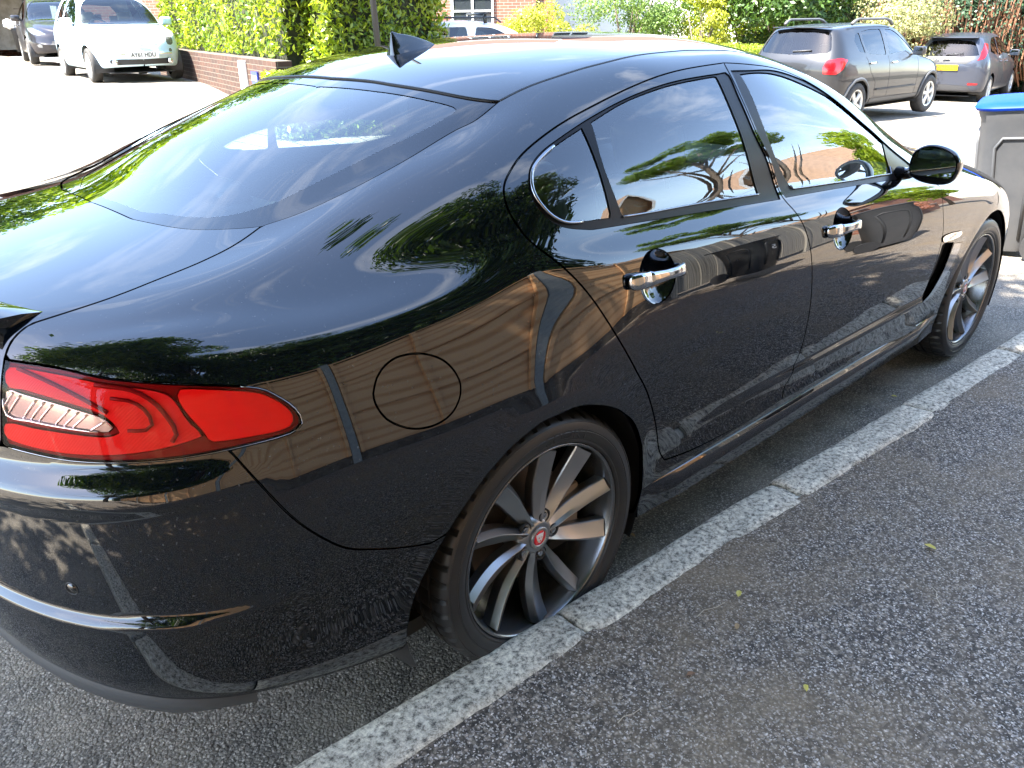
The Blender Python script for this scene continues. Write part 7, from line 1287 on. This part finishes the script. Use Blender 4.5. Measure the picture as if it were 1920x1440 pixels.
def fence_bay(x0, x1, y0, y1, z0, h, kind, label, group):
    L_, a = run((x0, y0, 0), (x1, y1, 0), 0, 0, 0); f = empty('fence_panel', (x0, y0, z0), a, label=label, cat='fence', group=group); m = MB(); rg_ = np.random.default_rng(int(abs(x0)*37))
    if kind == 'lap':
        z = .15; k = 0
        while z < h-.12:
            dz = .54; y = .0; m.add([(0.06, y+.006, z), (L_-.06, y+.006, z), (L_-.06, y-.004, z+dz+.006), (.06, y-.004, z+dz+.006), (.06, y+.026, z), (L_-.06, y+.026, z), (L_-.06, y+.006, z+dz+.006), (.06, y+.006, z+dz+.006)], [(0, 1, 2, 3), (4, 5, 6, 7), (0, 1, 5, 4), (2, 3, 7, 6)]); z += dz
        m.build('board', new_wood, f)
        m = MB()
        for q in (.08, L_*.5, L_-.08): m.box(q-.02, q+.02, .026, .055, .15, h)
        m.box(0.05, L_-.05, -.03, .05, h, h+.03); m.build('batten', new_wood, f)
        MB().box(.05, L_-.05, -.02, .03, 0, .145).build('gravel_board', bark, f)
    else:
        x = 0.05
        while x < L_-.05:
            w_ = .115+rg_.uniform(-.008, .008); o_ = rg_.uniform(-.006, .006); m.box(x, x+w_-.006, o_, o_+.018, .04, h+rg_.uniform(-.015, .02)); m.box(x+w_-.03, x+w_+.03, o_-.02, o_-.004, .04, h-.01); x += w_
        m.build('board', old_wood, f)
        MB().box(0, L_, -.05, -.022, .4, .48).box(0, L_, -.05, -.022, h-.35, h-.27).build('rail', old_wood, f)
    MB().box(-.05, .045, -.05, .05, -.3, h+.08).build('post', conc if kind == 'lap' else old_wood, f)
FY = -4.15
for i in range(6):
    fence_bay(-6.6+i*1.83, -4.77+i*1.83-.0, FY, FY, .11, 1.82, 'lap', 'new orange larch-lap fence panel behind the photographer, reflected in the rear quarter', 'new lap fence panels')
for i in range(3): fence_bay(4.40+i*1.35, 5.75+i*1.35, FY-.02, FY-.02-.0, .08-.03*i, 1.72, 'board', 'weathered grey feather-edge fence panel past the new fence, reflected in the doors', 'weathered fence panels')
brick_pier = empty('brick_pier', (8.5, FY, .0), 0, label='short red brick pier at the end of the weathered fence', cat='pier'); MB().box(-.0, .45, -.22, .22, -.2, 1.35).build('brickwork', red_brick, brick_pier); MB().box(-.05, .5, -.27, .27, 1.352, 1.41).build('coping', conc, brick_pier)
wall_obj('low_brick_wall', (9.0, -4.6), (15.5, -5.6), .22, -.1, .75, red_brick, 'low red brick front garden wall beyond the near fence', cap=conc)
# ---------------------------------------------------------------- trees and houses behind the camera
def tree(name, x, y, h, r, n, m, label, ll=.13, lw=.07, group=None, clumps=40, z=0, cz=.66, rz=None, lump=.30):
    t_ = empty(name, (x, y, z), 0, label=label, cat='tree', group=group); rz = rz or h*.34
    rg_ = np.random.default_rng(int(abs(x*31+y*17)))
    P_, N_ = blob(n, (0, 0, h*cz), (r, r, rz), rng=rg_, clumps=clumps, lump=lump); leaves('crown', P_, N_, ll, lw, m, t_, rng=rg_)
    b_ = MB(); b_.tube([(0, 0, -.2), (.05, .03, h*.3), (-.04, .05, h*.6), (0, 0, h*.9)], [.035*h*.5, .026*h*.5, .016*h*.5, .01], 10)
    for k in range(11):
        a = rg_.uniform(0, 6.28); q = rg_.uniform(.5, .95); z0 = h*rg_.uniform(.28, .6); b_.tube([(0, 0, z0), (math.cos(a)*r*q*.5, math.sin(a)*r*q*.5, z0+h*.12), (math.cos(a)*r*q, math.sin(a)*r*q, z0+h*rg_.uniform(.15, .3))], [.012*h*.5, .008*h*.5, .006], 6)
    b_.build('trunk', bark, t_, smooth=True); return t_
hedge('garden_hedge', (-10, -4.95), (4.1, -4.95), .8, 3.6, 30000, .14, .08, leaf_mat('dark_hedge_leaf', (.02, .045, .010), (.09, .15, .025), .25), 'tall dark garden hedge close behind the new fence', side=-1, z=.1, zb=.5)
dark_tree = leaf_mat('dark_tree_leaf', (.02, .045, .010), (.10, .17, .025), .25)
for i, (x, y, h, r, lab) in enumerate(((-5.4, -6.4, 10.5, 2.8, 'dark leafy tree over the new fence, farthest behind the saloon'), (-2.6, -6.7, 11.5, 2.9, 'tall dark tree over the new fence behind the photographer'), (.3, -6.5, 11.0, 2.8, 'dark spreading tree over the new fence beside the rear door'), (3.0, -6.9, 9.6, 2.4, 'slimmer dark tree at the forward end of the new fence'), (-8.6, -5.8, 10.0, 2.8, 'dark leafy tree behind the tail of the saloon'))):
    tree('broadleaf_tree', x, y, h, r, 36000, dark_tree, lab, .17, .10, 'trees behind the new fence', clumps=46, cz=.60, rz=h*.38)
tree('round_crowned_tree', 14.6, -9.2, 7.9, 1.9, 15000, tree_leaf, 'small round-crowned tree on a thin trunk behind the weathered fence', .13, .07, cz=.84, rz=1.45, clumps=30)
tree('round_crowned_tree', 20.5, -10.6, 8.6, 2.1, 15000, tree_leaf, 'second small round-crowned tree, further along the gardens', .13, .07, cz=.84, rz=1.45, clumps=30)
tree('bright_maple', 17.5, -5.6, 5.2, 1.7, 14000, bright_leaf, 'bright yellow-green tree beside the low brick wall, reflected in the front window', .16, .10, cz=.62, rz=1.9)
bush('flowering_shrub', (12.6, -5.3), (.9, .8, .6), 5000, .06, .04, leaf_mat('pink_flower', (.25, .12, .05), (.62, .28, .22), .3), 'low pinkish flowering shrub beside the low brick wall', z=0)
bush('flowering_shrub', (10.6, -5.1), (.8, .7, .55), 4000, .06, .04, mid_leaf, 'low green shrub near the brick pier', z=0)
for i, (x, y, h, r, lm, lab) in enumerate(((-3.5, 31, 8.5, 3.2, bright_leaf, 'yellow-green tree above the garage roof, at its left end'), (2.0, 34, 10, 3.6, tree_leaf, 'tall green tree standing behind the garage building'), (7.5, 33, 9, 3.4, bright_leaf, 'bright green tree behind the right end of the garage'), (12.5, 30, 9.5, 3.4, tree_leaf, 'dark green tree between the garage and the brick house'), (-9, 29, 9, 3.4, tree_leaf, 'green tree well left of the garage building'), (-13.5, 24, 9, 3.6, tree_leaf, 'green tree on the far left side of the drive'))):
    tree('distant_tree', x, y, h, r, 9000, lm, lab, .34, .22, 'trees beyond the garage', clumps=36, z=.9, cz=.58, rz=h*.42, lump=.36)
tan_r = mat('tan_roof_tile', (.34, .22, .14), .9, noise=(4, (.26, .17, .11), .4, .6), bump=(10, .8, .03)); buff_brick = brick_mat('buff_brick', (.45, .31, .18), (.38, .25, .15), (.45, .42, .36))
def gable(name, x, y, w, d, h, rh, rz, m, label):
    g = empty(name, (x, y, 0), rz, label=label, cat='house')
    MB().box(0, w, -d, 0, -.3, h).add([(0, 0, h), (w, 0, h), (w/2, 0, h+rh), (0, -d, h), (w, -d, h), (w/2, -d, h+rh)], [(0, 1, 2), (3, 5, 4)]).build('wall', m, g)
    MB().add([(-.35, .3, h-.28), (w/2, .3, h+rh+.06), (w/2, -d-.3, h+rh+.06), (-.35, -d-.3, h-.28), (w+.35, .3, h-.28), (w+.35, -d-.3, h-.28)], [(0, 1, 2, 3), (1, 4, 5, 2)]).build('roof', tan_r, g)
    MB().add([(-.35, .32, h-.42), (-.35, .32, h-.26), (w/2, .32, h+rh+.08), (w/2, .32, h+rh-.14), (w+.35, .32, h-.42), (w+.35, .32, h-.26)], [(0, 1, 2, 3), (3, 2, 5, 4)]).build('barge_board', upvc, g)
    q = empty('x'); bpy.data.objects.remove(q)
    f = MB().box(w*.5-.6, w*.5+.6, .0, .05, h-1.4, h-.2).build('window', upvc, g); MB().box(w*.5-.53, w*.5+.53, .052, .058, h-1.33, h-.27).build('pane', dark_win, f)
    return g
gable('gabled_house', 15.5, -14.8, 5.0, 6, 3.9, 1.8, 0, buff_brick, 'low gabled house with a tan tiled roof, first beyond the weathered fence')
gable('gabled_house', 23.5, -15.2, 5.0, 6, 3.4, 1.6, math.radians(8), buff_brick, 'second gabled house with a tan tiled roof, beyond the small trees')
gable('gabled_house', 27.5, -11.0, 6.0, 7, 3.8, 1.9, math.radians(12), red_brick, 'red brick gabled house farthest along the near side')
# ---------------------------------------------------------------- litter on the ground
rl = np.random.default_rng(11)
def debris(name, x, y, z, kind, label, i):
    m = MB(); a = rl.uniform(0, 6.28); m.T = Matrix.Translation((x, y, z)) @ Matrix.Rotation(a, 4, 'Z')
    if kind == 'leaf':
        s = rl.uniform(.011, .019); m.add([(-s, 0, .001), (-s*.4, s*.5, .005), (s*.5, s*.45, .004), (s*1.1, 0, .001), (s*.4, -s*.5, .0045), (-s*.5, -s*.45, .003), (0, 0, .0005)], [(0, 1, 6), (1, 2, 6), (2, 3, 6), (3, 4, 6), (4, 5, 6), (5, 0, 6)])
    else:
        L_ = rl.uniform(.03, .06); m.tube([(-L_, 0, .002), (-L_*.3, L_*.12, .004), (L_*.4, -L_*.05, .003), (L_, L_*.15, .002)], .0011, 4)
    o = m.build(name, lmat[i % 3] if kind == 'leaf' else twig_m); tag(o, label, 'leaf' if kind == 'leaf' else 'twig', 'fallen leaves on the ground' if kind == 'leaf' else 'dry twigs on the ground')
lmat = [mat('dry_leaf_yellow', (.55, .46, .10), .7), mat('dry_leaf_tan', (.36, .24, .12), .8), mat('dry_leaf_brown', (.20, .11, .06), .8)]; twig_m = mat('dry_twig', (.45, .38, .28), .8)
for i in range(11):
    x = rl.uniform(-.2, 3.2); y = rl.uniform(-1.75-.1*x, -1.25); debris('fallen_leaf', x, y, float(pz(x, 0))+.004, 'leaf', 'tiny dried leaf lying on the dark tarmac drive', i)
for i in range(6):
    x = rl.uniform(-.2, 3.0); y = rl.uniform(-1.7-.1*x, -1.2); debris('dry_twig', x, y, float(pz(x, 0))+.004, 'twig', 'thin pale twig lying on the dark tarmac drive', i)
for i in range(5):
    x = rl.uniform(-1.0, 2.6); y = rl.uniform(-.86, -.72) if i % 2 else rl.uniform(-.9, -.4)-.0; debris('fallen_leaf', x, y, .003, 'leaf', 'small dried leaf on the road between the saloon and the kerb', i)
debris('fallen_leaf', .42, -1.22, .125, 'leaf', 'bright yellow fallen leaf close to the kerb joint', 0)
st_ = tree('street_tree', -5.6, -2.6, 8.6, 3.7, 52000, tree_leaf, 'big broad street tree on the pavement behind the photographer, casting the dappled shade', .20, .125, clumps=90, cz=.78, rz=2.1, lump=.36)
for ch in st_.children:
    if ch.name.startswith('crown'): ch.location = (2.3, 1.9, 0)
